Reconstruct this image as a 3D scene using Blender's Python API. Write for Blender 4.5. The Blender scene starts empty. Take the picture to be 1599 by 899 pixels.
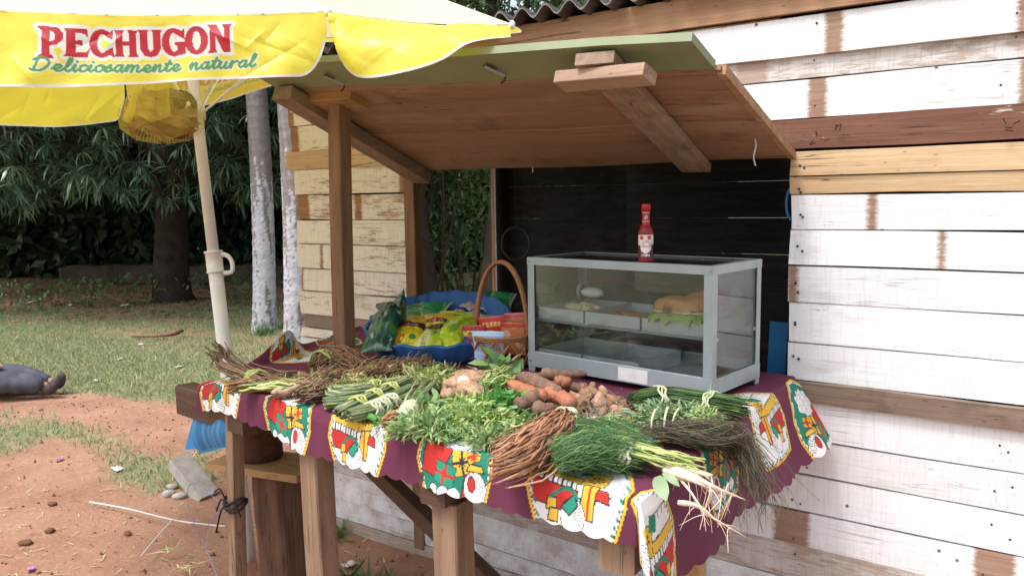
import bpy, math, random
import numpy as np
from mathutils import Vector, Matrix, Euler

random.seed(7)
rng = np.random.default_rng(7)
R = math.radians
PI = math.pi
scene = bpy.context.scene
COL = scene.collection

# ------------------------------------------------------------------ camera, sky, sun, exposure
cam_data = bpy.data.cameras.new('camera')
cam = bpy.data.objects.new('camera', cam_data)
COL.objects.link(cam)
scene.camera = cam
YAW, PITCH, ROLL = R(33.4), R(6.5), R(0.86)
fw = Vector((-math.sin(YAW) * math.cos(PITCH), math.cos(YAW) * math.cos(PITCH), -math.sin(PITCH)))
r0 = Vector((math.cos(YAW), math.sin(YAW), 0))
u0 = r0.cross(fw)
rt = r0 * math.cos(ROLL) - u0 * math.sin(ROLL)
up = u0 * math.cos(ROLL) + r0 * math.sin(ROLL)
m = Matrix((rt, up, -fw)).transposed().to_4x4()
m.translation = Vector((0, -2.42, 1.45))
cam.matrix_world = m
cam_data.sensor_width = 36
cam_data.lens = 36 * 1190 / 1599
cam_data.clip_end = 500
cam_data.clip_start = 0.05

SUN_EL, SUN_AZ = 64, 200      # azimuth clockwise from +Y: the light comes from behind the photographer
world = bpy.data.worlds.new('World')
scene.world = world
world.use_nodes = True
wn, wl = world.node_tree.nodes, world.node_tree.links
wn.clear()
sky = wn.new('ShaderNodeTexSky')
sky.sky_type = 'NISHITA'
sky.sun_disc = False
sky.sun_elevation = R(SUN_EL)
sky.sun_rotation = R(SUN_AZ)
sky.dust_density = 4.0
sky.air_density = 1.0
hs = wn.new('ShaderNodeHueSaturation')
hs.inputs['Saturation'].default_value = 0.5
bg = wn.new('ShaderNodeBackground')
bg.inputs['Strength'].default_value = 0.15
wo = wn.new('ShaderNodeOutputWorld')
wl.new(sky.outputs[0], hs.inputs['Color'])
wl.new(hs.outputs[0], bg.inputs['Color'])
wl.new(bg.outputs[0], wo.inputs['Surface'])

sun_d = bpy.data.lights.new('sun', 'SUN')
sun_d.energy = 1.1
sun_d.angle = R(14)
sun_d.color = (1, 0.985, 0.965)
sun = bpy.data.objects.new('sun', sun_d)
COL.objects.link(sun)
az = R(SUN_AZ)
tow = Vector((math.sin(az) * math.cos(R(SUN_EL)), math.cos(az) * math.cos(R(SUN_EL)), math.sin(R(SUN_EL))))
sun.rotation_euler = tow.to_track_quat('Z', 'Y').to_euler()
sun.location = tow * 30

vs = scene.view_settings
vs.view_transform = 'Standard'
vs.look = 'None'
vs.gamma = 1
vs.exposure = 1.15
vs.use_curve_mapping = False
scene.cycles.use_denoising = True
scene.cycles.max_bounces = 8
scene.cycles.transparent_max_bounces = 12
scene.cycles.caustics_reflective = False
scene.cycles.caustics_refractive = False

# ------------------------------------------------------------------ materials
MATS = {}

def srgb(r, g, b):
    return tuple((c / 255 / 12.92) if c / 255 <= 0.04045 else ((c / 255 + 0.055) / 1.055) ** 2.4 for c in (r, g, b))

class NT:
    def __init__(s, name):
        s.mat = bpy.data.materials.new(name)
        s.mat.use_nodes = True
        s.n, s.l = s.mat.node_tree.nodes, s.mat.node_tree.links
        s.b = s.n['Principled BSDF']
        s.out = s.n['Material Output']
    def new(s, t, **k):
        n = s.n.new('ShaderNode' + t)
        for a, v in k.items():
            setattr(n, a, v)
        return n
    def put(s, sock, v):
        if hasattr(v, 'links'):
            s.l.new(v, sock)
        elif isinstance(v, tuple) and len(v) == 3 and sock.type == 'RGBA':
            sock.default_value = (*v, 1)
        else:
            sock.default_value = v
    def noise(s, vec, scale, detail=4, rough=0.6, dist=0.0):
        n = s.new('TexNoise')
        if vec is not None:
            s.put(n.inputs['Vector'], vec)
        n.inputs['Scale'].default_value = scale
        n.inputs['Detail'].default_value = detail
        n.inputs['Roughness'].default_value = rough
        n.inputs['Distortion'].default_value = dist
        return n.outputs['Fac']
    def mathn(s, op, a, b=0.0, c=0.0):
        n = s.new('Math', operation=op)
        s.put(n.inputs[0], a); s.put(n.inputs[1], b); s.put(n.inputs[2], c)
        return n.outputs[0]
    def mix(s, f, a, b, blend='MIX'):
        n = s.new('Mix', data_type='RGBA', blend_type=blend)
        s.put(n.inputs[0], f); s.put(n.inputs[6], a); s.put(n.inputs[7], b)
        return n.outputs[2]
    def step(s, v, lo, hi):
        n = s.new('MapRange')
        s.put(n.inputs[0], v)
        n.inputs[1].default_value = lo; n.inputs[2].default_value = hi
        return n.outputs[0]
    def coords(s, scale=(1, 1, 1), rand=True):
        tc = s.new('TexCoord')
        mp = s.new('Mapping')
        s.l.new(tc.outputs['Object'], mp.inputs['Vector'])
        mp.inputs['Scale'].default_value = scale
        if rand:
            oi = s.new('ObjectInfo')
            cx = s.new('CombineXYZ')
            s.l.new(s.mathn('MULTIPLY', oi.outputs['Random'], 53.0), cx.inputs[0])
            s.l.new(s.mathn('MULTIPLY', oi.outputs['Random'], 31.0), cx.inputs[1])
            s.l.new(cx.outputs[0], mp.inputs['Location'])
        return mp.outputs[0]
    def bump(s, h, strength=0.3, dist=0.01):
        n = s.new('Bump')
        n.inputs['Strength'].default_value = strength
        n.inputs['Distance'].default_value = dist
        s.put(n.inputs['Height'], h)
        s.l.new(n.outputs[0], s.b.inputs['Normal'])
    def attr(s, name, typ='OBJECT', out='Fac'):
        n = s.new('Attribute', attribute_type=typ, attribute_name=name)
        return n.outputs[out]
    def base(s, c, rough=0.7, spec=0.3, metal=0.0):
        s.put(s.b.inputs['Base Color'], c)
        s.put(s.b.inputs['Roughness'], rough)
        s.b.inputs['Specular IOR Level'].default_value = spec
        s.b.inputs['Metallic'].default_value = metal
        return s
    def thin(s, f, c):
        """let a share f of the light through as through cloth or a leaf"""
        t = s.new('BsdfTranslucent')
        s.put(t.inputs[0], c)
        mx = s.new('MixShader')
        mx.inputs[0].default_value = f
        s.l.new(s.b.outputs[0], mx.inputs[1]); s.l.new(t.outputs[0], mx.inputs[2])
        s.l.new(mx.outputs[0], s.out.inputs['Surface'])
        return mx

def m_plain(name, c, rough=0.6, spec=0.3, metal=0.0, var=0.15, nscale=14.0, bump=0.15, c2=None):
    t = NT(name)
    v = t.coords()
    n = t.noise(v, nscale)
    c2 = c2 or tuple(x * (1 - 2 * var) for x in c)
    t.base(t.mix(t.step(n, 0.3, 0.7), c, c2), rough, spec, metal)
    if bump:
        t.bump(t.noise(v, nscale * 4), bump, 0.004)
    MATS[name] = t.mat
    return t

def m_wood(name, c1, c2, axis=0, rough=0.72, fine=1.0, bump=0.35, stain=0.5, splash=None):
    t = NT(name)
    sc = [26.0 * fine] * 3
    sc[axis] = 1.6 * fine
    v = t.coords(tuple(sc))
    g = t.noise(v, 1.0, 6, 0.65, 0.6)
    v2 = t.coords((1, 1, 1))
    blot = t.noise(v2, 5.0, 4)
    col = t.mix(t.step(g, 0.32, 0.68), c1, c2)
    col = t.mix(t.mathn('MULTIPLY', t.step(blot, 0.55, 0.78), stain), col, tuple(x * 0.45 for x in c2))
    sc3 = [150.0] * 3
    sc3[axis] = 5.0
    fi = t.noise(t.coords(tuple(sc3)), 1.0, 3)
    col = t.mix(0.22, col, t.mix(fi, (0.15,) * 3, (0.95,) * 3), 'OVERLAY')
    vo = t.new('TexVoronoi')
    t.put(vo.inputs['Vector'], t.coords((3.2, 9.0, 9.0) if axis == 0 else (9.0, 9.0, 3.2)))
    knot = t.step(vo.outputs['Distance'], 0.12, 0.05)
    col = t.mix(t.mathn('MULTIPLY', knot, 0.6), col, tuple(x * 0.25 for x in c2))
    ck = t.noise(t.coords(tuple(0.7 if i == axis else 34.0 for i in range(3))), 1.0, 3, 0.5, 0.4)
    ckm = t.noise(t.coords((2.3, 2.3, 2.3)), 1.0, 3)
    crack = t.mathn('MULTIPLY', t.step(t.mathn('ABSOLUTE', t.mathn('SUBTRACT', ck, 0.5)), 0.012, 0.004), t.step(ckm, 0.50, 0.58))
    col = t.mix(t.mathn('MULTIPLY', crack, 0.8), col, tuple(x * 0.15 for x in c2))
    pale = t.step(t.noise(t.coords(tuple(1.2 if i == axis else 7.0 for i in range(3))), 1.3, 5, 0.7), 0.52, 0.75)
    col = t.mix(t.mathn('MULTIPLY', pale, 0.35), col, tuple(min(0.8, x * 1.7 + 0.05) for x in c1))
    if splash:
        sn = t.noise(t.coords((3.0, 9, 14)), 2.2, 6, 0.72)
        col = t.mix(t.step(sn, 0.63, 0.69), col, splash)
    t.base(col, rough, 0.25)
    t.bump(t.mathn('ADD', fi, g), bump, 0.004)
    MATS[name] = t.mat
    return t

def m_paint(name, paint, wood1, wood2, wear=0.5, grime=0.25):
    """old paint on sawn boards; bare strips are placed by each board's own properties"""
    t = NT(name)
    obj = t.coords((1, 1, 1), rand=False)
    sx = t.new('SeparateXYZ')
    t.l.new(obj, sx.inputs[0])
    g = t.noise(t.coords((2.2, 40, 40)), 1.0, 6, 0.65, 0.5)
    fi = t.noise(t.coords((5, 190, 190)), 1.0, 3)
    vert = t.noise(t.coords((160, 160, 6)), 1.0, 3)
    wood = t.mix(t.step(g, 0.3, 0.7), wood1, wood2)
    wood = t.mix(0.25, wood, t.mix(fi, (0.1,) * 3, (0.95,) * 3), 'OVERLAY')
    ragged = t.mathn('MULTIPLY', t.mathn('SUBTRACT', t.noise(t.coords((60, 60, 150)), 1.0, 5, 0.75), 0.5), 0.022)
    x = t.mathn('ADD', sx.outputs[0], ragged)
    streak = t.noise(t.coords((14, 60, 130)), 1.0, 5, 0.8)
    bare = None
    for k in ('a', 'b'):
        d = t.mathn('ABSOLUTE', t.mathn('SUBTRACT', x, t.attr('bare_' + k)))
        w = t.mathn('SUBTRACT', t.attr('width_' + k), d)
        wn_ = t.mathn('ADD', w, t.mathn('MULTIPLY', t.mathn('SUBTRACT', streak, 0.5), 0.035))
        s_ = t.step(wn_, -0.006, 0.009)
        bare = s_ if bare is None else t.mathn('MAXIMUM', bare, s_)
    scr = t.noise(t.coords((14, 90, 90)), 1.0, 6, 0.75)
    big = t.noise(t.coords((1.4, 3, 3)), 1.6, 3)
    worn = t.step(t.mathn('ADD', scr, t.mathn('MULTIPLY', big, wear)), 0.74 + 0.22 * wear, 0.86 + 0.22 * wear)
    pc = t.mix(t.mathn('MULTIPLY', t.step(vert, 0.5, 0.75), grime), paint, tuple(c * q for c, q in zip(paint, (0.72, 0.68, 0.62))))
    dirt = t.step(t.noise(t.coords((1.2, 4, 4)), 2.5, 5, 0.7), 0.56, 0.75)
    pc = t.mix(t.mathn('MULTIPLY', dirt, grime * 1.3), pc, tuple(c * q for c, q in zip(paint, (0.60, 0.54, 0.47))))
    dot = t.new('TexVoronoi')
    t.put(dot.inputs['Vector'], t.coords((9, 9, 9)))
    dot.inputs['Scale'].default_value = 1.0
    pc = t.mix(t.step(dot.outputs['Distance'], 0.06, 0.03), pc, (0.12, 0.09, 0.07))
    ge = t.new('TexCoord')
    sg = t.new('SeparateXYZ'); t.l.new(ge.outputs['Generated'], sg.inputs[0])
    edge = t.mathn('ABSOLUTE', t.mathn('SUBTRACT', sg.outputs[2], 0.5))
    en = t.noise(t.coords((9, 9, 9)), 1.0, 5, 0.7)
    eg = t.step(t.mathn('ADD', edge, t.mathn('MULTIPLY', t.mathn('SUBTRACT', en, 0.5), 0.22)), 0.44, 0.56)
    pc = t.mix(t.mathn('MULTIPLY', eg, 0.55), pc, tuple(c * q for c, q in zip(paint, (0.50, 0.44, 0.38))))
    mud = t.mathn('MULTIPLY', t.step(sx.outputs[2], 0.55, -0.05), t.step(t.noise(t.coords((5, 5, 5)), 1.5, 7, 0.75), 0.42, 0.62))
    pc = t.mix(t.mathn('MULTIPLY', mud, 0.75), pc, (0.34, 0.22, 0.15))
    ck = t.noise(t.coords((0.9, 40, 40)), 1.0, 3, 0.5, 0.4)
    crack = t.mathn('MULTIPLY', t.step(t.mathn('ABSOLUTE', t.mathn('SUBTRACT', ck, 0.5)), 0.010, 0.003), t.step(t.noise(t.coords((2, 2, 2)), 1.0, 3), 0.52, 0.58))
    pc = t.mix(t.mathn('MULTIPLY', crack, 0.45), pc, (0.16, 0.14, 0.13))
    f = t.mathn('MAXIMUM', bare, t.mathn('MULTIPLY', worn, 0.8))
    t.base(t.mix(f, pc, wood), t.mathn('MULTIPLY_ADD', f, 0.25, 0.5), 0.3)
    t.bump(t.mathn('ADD', t.mathn('MULTIPLY', g, 0.7), t.mathn('SUBTRACT', t.mathn('MULTIPLY', fi, 0.6), t.mathn('MULTIPLY', f, 0.6))), 0.35, 0.004)
    MATS[name] = t.mat
    return t

def m_vcol(name, rough=0.6, spec=0.3, weave=0.0, thin=0.0, coat=0.0, crumple=0.0):
    t = NT(name)
    c = t.attr('Col', 'GEOMETRY', 'Color')
    t.base(c, rough, spec)
    if coat:
        t.b.inputs['Coat Weight'].default_value = coat
        t.b.inputs['Coat Roughness'].default_value = 0.25
    v = t.coords()
    h = None
    if weave:
        h = t.noise(v, 700, 2)
        t.bump(h, weave, 0.002)
    if crumple:
        h = t.noise(v, 4.5, 4, 0.5, 0.8)
        h2 = t.mathn('ABSOLUTE', t.mathn('SUBTRACT', t.noise(v, 3.2, 2, 0.5, 0.3), 0.5))
        h = t.mathn('ADD', h, t.mathn('MULTIPLY', h2, -1.6))
        t.bump(h, crumple, 0.03)
    if thin:
        t.thin(thin, c)
    MATS[name] = t.mat
    return t

def m_leaf(name, c1, c2, thin=0.25, rough=0.45, spec=0.4, c3=None):
    t = NT(name)
    g = t.new('NewGeometry')
    rnd = g.outputs['Random Per Island']
    col = t.mix(rnd, c1, c2)
    if c3:
        col = t.mix(t.step(t.mathn('FRACT', t.mathn('MULTIPLY', rnd, 17.3)), 0.85, 0.95), col, c3)
    t.base(col, rough, spec)
    if thin:
        t.thin(thin, t.mix(0.5, col, tuple(min(1, x * 1.6) for x in c2)))
    MATS[name] = t.mat
    return t

def m_strand(name, c1, c2, rough=0.7, c3=None, scale=60):
    t = NT(name)
    g = t.new('NewGeometry')
    rnd = g.outputs['Random Per Island']
    col = t.mix(rnd, c1, c2)
    if c3:
        col = t.mix(t.step(t.mathn('FRACT', t.mathn('MULTIPLY', rnd, 13.7)), 0.78, 0.9), col, c3)
    n = t.noise(t.coords(), scale, 4)
    col = t.mix(t.mathn('MULTIPLY', t.step(n, 0.45, 0.75), 0.55), col, tuple(x * 0.4 for x in c1))
    t.base(col, rough, 0.25)
    t.bump(n, 0.4, 0.003)
    MATS[name] = t.mat
    return t

def m_glass(name, tint=(1, 1, 1), refl=1.0, dust=0.04):
    t = NT(name)
    tr = t.new('BsdfTransparent'); t.put(tr.inputs[0], tint)
    gl = t.new('BsdfGlossy'); gl.inputs['Roughness'].default_value = 0.02
    fr = t.new('Fresnel'); fr.inputs[0].default_value = 1.5
    mx = t.new('MixShader')
    t.l.new(t.mathn('MULTIPLY', fr.outputs[0], refl), mx.inputs[0])
    t.l.new(tr.outputs[0], mx.inputs[1]); t.l.new(gl.outputs[0], mx.inputs[2])
    df = t.new('BsdfDiffuse'); t.put(df.inputs[0], (0.75, 0.78, 0.78))
    m2 = t.new('MixShader')
    n = t.noise(t.coords((1, 1, 1)), 7, 6, 0.7, 0.8)
    t.l.new(t.mathn('MULTIPLY', t.step(n, 0.42, 0.8), dust), m2.inputs[0])
    t.l.new(mx.outputs[0], m2.inputs[1]); t.l.new(df.outputs[0], m2.inputs[2])
    t.l.new(m2.outputs[0], t.out.inputs['Surface'])
    MATS[name] = t.mat
    return t

WHITE = (0.77, 0.785, 0.805)
m_paint('white_board', WHITE, (0.24, 0.14, 0.095), (0.38, 0.26, 0.19), 0.35, 0.5)
m_paint('grey_white_board', (0.60, 0.57, 0.55), (0.30, 0.22, 0.17), (0.42, 0.33, 0.27), 1.0, 0.9)
m_paint('cream_board', (0.74, 0.69, 0.59), (0.24, 0.12, 0.06), (0.36, 0.20, 0.10), 0.7, 0.75)
m_wood('bare_yellow_board', (0.56, 0.40, 0.24), (0.44, 0.29, 0.16))
m_wood('bare_red_board', (0.22, 0.105, 0.07), (0.14, 0.066, 0.045), splash=(0.62, 0.56, 0.52))
m_wood('bare_tan_board', (0.40, 0.24, 0.14), (0.27, 0.14, 0.075))
m_wood('weathered_board', (0.28, 0.205, 0.16), (0.17, 0.12, 0.09), stain=1.0)
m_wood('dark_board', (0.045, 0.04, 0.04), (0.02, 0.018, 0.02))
m_wood('post_wood', (0.25, 0.14, 0.08), (0.15, 0.08, 0.045), 2)
m_wood('leg_wood', (0.29, 0.19, 0.125), (0.18, 0.11, 0.07), 2)
m_wood('beam_wood', (0.125, 0.07, 0.045), (0.075, 0.043, 0.03))
m_wood('batten_wood', (0.32, 0.23, 0.17), (0.21, 0.14, 0.10), 1)
m_wood('block_wood', (0.42, 0.29, 0.21), (0.29, 0.19, 0.13), 0)
m_wood('stump_wood', (0.13, 0.065, 0.038), (0.05, 0.028, 0.019), 2, bump=0.8, stain=0.9, fine=0.5)
m_wood('plywood', (0.36, 0.22, 0.145), (0.25, 0.14, 0.088), 0, 0.6, 0.3, 0.1, 0.8)
m_wood('shelf_wood', (0.42, 0.26, 0.12), (0.30, 0.17, 0.075), 0)
m_wood('mortar_wood', (0.13, 0.055, 0.03), (0.07, 0.03, 0.018), 0)
m_plain('green_paint', (0.26, 0.30, 0.17), 0.5, 0.3, var=0.12, nscale=5)
m_plain('galvanised', (0.35, 0.405, 0.42), 0.40, 0.5, 0.15, 0.10, 14, 0.06)
m_plain('tray_metal', (0.52, 0.57, 0.58), 0.35, 0.5, 0.15, 0.10, 14, 0.06)
m_plain('dark_iron', (0.06, 0.05, 0.045), 0.55, 0.4, 0.6)
m_plain('rust_iron', (0.10, 0.065, 0.045), 0.7, 0.3, 0.4)
m_plain('grey_panel', (0.10, 0.095, 0.09), 0.6)
m_plain('white_strip', (0.32, 0.30, 0.29), 0.6)
m_plain('umbrella_pole_paint', (0.80, 0.80, 0.78), 0.4, 0.5, var=0.06, nscale=20, bump=0.06)
m_plain('white_plastic', (0.80, 0.80, 0.78), 0.4, 0.5, var=0.04, bump=0.02)
m_plain('blue_cloth', (0.035, 0.13, 0.36), 0.6, 0.35, var=0.2, nscale=20)
m_plain('blue_plastic', (0.03, 0.25, 0.60), 0.35, 0.5, var=0.06, bump=0.03)
m_plain('red_plastic', (0.45, 0.012, 0.015), 0.35, 0.5, var=0.05, bump=0.02)
m_plain('black_wire', (0.012, 0.012, 0.014), 0.5)
m_plain('pale_cord', (0.70, 0.68, 0.66), 0.6)
m_plain('blue_thread', (0.20, 0.22, 0.45), 0.6)
m_plain('concrete', (0.46, 0.43, 0.40), 0.85, 0.2, var=0.18, nscale=18, bump=0.5)
m_plain('earth_clod', (0.20, 0.095, 0.06), 0.95, 0.1, var=0.2, nscale=20, bump=0.8)
m_plain('paper', (0.72, 0.70, 0.66), 0.8, 0.2, var=0.08, nscale=30)
m_plain('roof_sheet', (0.17, 0.155, 0.145), 0.75, 0.3, var=0.25, nscale=9)
m_plain('bag_tie', (0.35, 0.33, 0.06), 0.5)
m_plain('bread_crust', (0.60, 0.33, 0.15), 0.5, 0.35, var=0.2, nscale=22, bump=0.15, c2=(0.42, 0.18, 0.06))
m_plain('bread_crumb', (0.80, 0.68, 0.48), 0.85, 0.1, var=0.08, nscale=60, bump=0.4)
m_leaf('lettuce', (0.30, 0.46, 0.10), (0.52, 0.62, 0.22), 0.3)
m_plain('pastry', (0.72, 0.60, 0.36), 0.7, 0.2, var=0.12, nscale=25, bump=0.4)
m_plain('fried_food', (0.42, 0.17, 0.06), 0.55, 0.35, var=0.3, nscale=30, bump=0.6)
m_plain('denim', (0.115, 0.12, 0.15), 0.9, 0.1, var=0.22, nscale=12, bump=0.5)
m_plain('blue_shirt', (0.02, 0.11, 0.40), 0.85, 0.1, var=0.15)
m_plain('skin', (0.36, 0.20, 0.13), 0.55, 0.3, var=0.05, bump=0.05)
m_plain('hair', (0.015, 0.012, 0.01), 0.6)
m_plain('shoe', (0.09, 0.075, 0.075), 0.7, 0.2, var=0.25, nscale=20)
m_plain('tile_red', (0.36, 0.13, 0.085), 0.8, 0.2, var=0.2)
m_plain('house_wall', (0.50, 0.42, 0.36), 0.85, 0.2)
m_plain('window_dark', (0.03, 0.03, 0.035), 0.2, 0.5, bump=0)
m_plain('bark_dark', (0.06, 0.045, 0.035), 0.9, 0.1, var=0.25, nscale=7, bump=0.8)
m_plain('twig_brown', (0.09, 0.06, 0.04), 0.85, 0.1, var=0.2)
m_plain('low_wall_stone', (0.12, 0.105, 0.075), 0.9, 0.1, var=0.25, nscale=6, bump=0.5)
m_plain('root_cut', (0.72, 0.58, 0.43), 0.7, 0.3, var=0.05)
m_plain('cassava_skin', (0.25, 0.15, 0.105), 0.8, 0.2, var=0.28, nscale=40, bump=1.0, c2=(0.12, 0.07, 0.05))
m_plain('carrot_skin', (0.46, 0.165, 0.075), 0.65, 0.3, var=0.18, nscale=34, bump=0.8, c2=(0.24, 0.115, 0.075))
m_plain('ginger_skin', (0.60, 0.40, 0.27), 0.75, 0.2, var=0.2, nscale=55, bump=1.0, c2=(0.28, 0.15, 0.09))
m_plain('knob_skin', (0.36, 0.21, 0.125), 0.85, 0.2, var=0.25, nscale=24, bump=0.7, c2=(0.20, 0.11, 0.07))
m_plain('tuber_skin', (0.13, 0.07, 0.045), 0.9, 0.1, var=0.25, nscale=22, bump=0.9)
m_plain('white_root', (0.78, 0.66, 0.54), 0.6, 0.3, var=0.1, nscale=30, bump=0.25, c2=(0.58, 0.40, 0.29))
m_strand('root_brown', (0.25, 0.115, 0.06), (0.38, 0.20, 0.115), 0.75, (0.46, 0.27, 0.16))
m_strand('root_dark', (0.17, 0.10, 0.065), (0.30, 0.19, 0.125), 0.8, (0.42, 0.30, 0.20))
m_strand('root_red', (0.24, 0.125, 0.075), (0.40, 0.23, 0.14), 0.8, (0.33, 0.33, 0.13))
m_strand('twig_grey', (0.06, 0.048, 0.038), (0.17, 0.135, 0.10), 0.85, (0.13, 0.17, 0.06))
m_strand('twig_tan', (0.16, 0.10, 0.06), (0.29, 0.20, 0.12), 0.8)
m_strand('grass_bundle', (0.105, 0.16, 0.075), (0.23, 0.28, 0.13), 0.6, (0.44, 0.42, 0.25), 25)
m_strand('rush_green', (0.028, 0.062, 0.022), (0.07, 0.125, 0.04), 0.55, (0.12, 0.19, 0.06), 25)
m_strand('fennel_green', (0.035, 0.105, 0.04), (0.12, 0.24, 0.09), 0.55, (0.26, 0.36, 0.13), 25)
m_strand('stem_lime', (0.36, 0.46, 0.13), (0.54, 0.60, 0.26), 0.5, (0.25, 0.36, 0.10), 25)
m_strand('root_hair', (0.32, 0.22, 0.15), (0.52, 0.42, 0.32), 0.8)
m_leaf('tie_leaf', (0.36, 0.42, 0.10), (0.55, 0.58, 0.24), 0.2)
m_leaf('pale_ribbon', (0.50, 0.55, 0.34), (0.68, 0.70, 0.50), 0.2)
m_leaf('herb_light', (0.19, 0.33, 0.085), (0.43, 0.54, 0.21), 0.25, c3=(0.52, 0.50, 0.22))
m_leaf('herb_mid', (0.12, 0.25, 0.085), (0.29, 0.42, 0.17), 0.25, c3=(0.42, 0.42, 0.20))
m_leaf('mint_green', (0.06, 0.24, 0.05), (0.14, 0.36, 0.085), 0.25)
m_leaf('herb_silver', (0.15, 0.24, 0.12), (0.28, 0.38, 0.21), 0.2)
m_leaf('herb_yellow', (0.22, 0.30, 0.08), (0.40, 0.44, 0.17), 0.25, c3=(0.5, 0.45, 0.25))
m_leaf('mango_leaf', (0.034, 0.082, 0.046), (0.12, 0.20, 0.11), 0.12, 0.32, 0.6)
m_leaf('tree_leaf', (0.030, 0.062, 0.022), (0.075, 0.12, 0.04), 0.2)
m_leaf('hedge_leaf', (0.026, 0.052, 0.022), (0.065, 0.11, 0.045), 0.1, 0.5, 0.3)
m_leaf('weed_leaf', (0.06, 0.12, 0.03), (0.13, 0.20, 0.06), 0.2)
m_leaf('grass_blade', (0.12, 0.19, 0.075), (0.27, 0.34, 0.16), 0.25, 0.6, 0.2, c3=(0.50, 0.46, 0.30))
m_leaf('straw', (0.40, 0.36, 0.14), (0.58, 0.55, 0.30), 0.1)
m_leaf('dry_leaf', (0.10, 0.06, 0.035), (0.22, 0.14, 0.08), 0.1)
m_vcol('printed_cloth', 0.75, 0.2, 0.12, 0.06)
m_vcol('umbrella_vinyl', 0.42, 0.45, 0, 0.38, 0.25, 0.45)
m_vcol('pack_film', 0.28, 0.5, 0, 0, 0.35, 0.35)
m_vcol('label_print', 0.35, 0.5)
m_vcol('palm_bark', 0.85, 0.2, 0, 0, 0, 0.5)
m_vcol('husk', 0.85, 0.15, 0, 0, 0, 0.6)
m_vcol('striped_pad', 0.7, 0.2, 0.1)
m_glass('case_glass', (0.96, 0.98, 0.98), 0.9, 0.035)
m_glass('green_bag', (0.13, 0.32, 0.20), 1.3, 0.25)
m_glass('sauce_glass', (0.9, 0.9, 0.9), 1.0, 0.0)

t = NT('wicker')
v = t.coords()
n = t.noise(v, 40, 4)
t.base(t.mix(n, (0.17, 0.062, 0.022), (0.42, 0.20, 0.085)), 0.45, 0.4)
t.bump(t.noise(v, 240, 2), 0.3, 0.002)
MATS['wicker'] = t.mat

for net_name, net_w in (('net_yellow', 0.15), ('net_double', 0.24)):      # a fine woven net: threads with open holes between them
  t = NT(net_name)
  t.base((0.80, 0.70, 0.14), 0.5, 0.3)
  uv = t.new('UVMap')
  sp = t.new('SeparateXYZ'); t.l.new(uv.outputs[0], sp.inputs[0])
  hole = None
  for k in (0, 1):
      s_ = t.mathn('FRACT', t.mathn('MULTIPLY', sp.outputs[k], 150.0))
      s_ = t.mathn('GREATER_THAN', s_, net_w)
      hole = s_ if hole is None else t.mathn('MULTIPLY', hole, s_)
  mx0 = t.thin(0.45, (0.9, 0.78, 0.12))
  tr = t.new('BsdfTransparent')
  mx = t.new('MixShader')
  t.l.new(hole, mx.inputs[0])
  t.l.new(mx0.outputs[0], mx.inputs[1]); t.l.new(tr.outputs[0], mx.inputs[2])
  t.l.new(mx.outputs[0], t.out.inputs['Surface'])
  MATS[net_name] = t.mat

t = NT('ground')
gm = t.attr('turf', 'GEOMETRY', 'Fac')
v = t.coords((1, 1, 1), rand=False)
n1 = t.noise(v, 2.2, 6, 0.65)
n2 = t.noise(v, 38, 5, 0.7)
n3 = t.noise(v, 11, 5, 0.7)
dirt = t.mix(t.step(n1, 0.35, 0.68), (0.365, 0.21, 0.14), (0.255, 0.132, 0.088))
dirt = t.mix(t.mathn('MULTIPLY', t.step(n2, 0.5, 0.75), 0.5), dirt, (0.45, 0.30, 0.22))
dirt = t.mix(t.mathn('MULTIPLY', t.step(n3, 0.58, 0.72), 0.55), dirt, (0.17, 0.075, 0.045))
turf = t.mix(t.step(n3, 0.35, 0.7), (0.23, 0.22, 0.12), (0.16, 0.145, 0.075))
turf = t.mix(t.mathn('MULTIPLY', t.step(n2, 0.5, 0.7), 0.6), turf, (0.42, 0.33, 0.22))
f = t.step(t.mathn('ADD', gm, t.mathn('MULTIPLY', t.mathn('SUBTRACT', n3, 0.5), 0.9)), 0.35, 0.65)
t.base(t.mix(f, dirt, turf), 0.95, 0.1)
t.bump(t.mathn('ADD', n2, n3), 0.5, 0.02)
MATS['ground'] = t.mat

# ------------------------------------------------------------------ helpers
def mesh_np(name, V, F, mat, smooth=False, col=None, uv=None):
    V = np.asarray(V, np.float32).reshape(-1, 3)
    me = bpy.data.meshes.new(name)
    if isinstance(F, np.ndarray):
        k = F.shape[1]
        me.vertices.add(len(V)); me.vertices.foreach_set('co', V.ravel())
        me.loops.add(F.size); me.loops.foreach_set('vertex_index', F.astype(np.int32).ravel())
        me.polygons.add(len(F))
        me.polygons.foreach_set('loop_start', np.arange(0, F.size, k, dtype=np.int32))
        me.polygons.foreach_set('loop_total', np.full(len(F), k, np.int32))
        me.update(calc_edges=True)
    else:
        me.from_pydata(V.tolist(), [], F)
        me.update()
    if smooth:
        me.polygons.foreach_set('use_smooth', np.ones(len(me.polygons), bool))
    if col is not None:
        a = me.color_attributes.new('Col', 'FLOAT_COLOR', 'POINT')
        c4 = np.ones((len(V), 4), np.float32); c4[:, :3] = col
        a.data.foreach_set('color', c4.ravel())
    if uv is not None:
        l = me.uv_layers.new(name='UVMap')
        vi = np.zeros(len(me.loops), np.int32); me.loops.foreach_get('vertex_index', vi)
        l.data.foreach_set('uv', np.asarray(uv, np.float32)[vi].ravel())
    for mm in (mat if isinstance(mat, (list, tuple)) else [mat]):
        me.materials.append(MATS[mm])
    return me

def wloc(o):
    p = Vector((0, 0, 0))
    while o is not None:
        p = p + o.location
        o = o.parent
    return p

def tag(o, label=None, cat=None, group=None, kind=None):
    if label: o['label'] = label
    if cat: o['category'] = cat
    if group: o['group'] = group
    if kind: o['kind'] = kind
    return o

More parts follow.
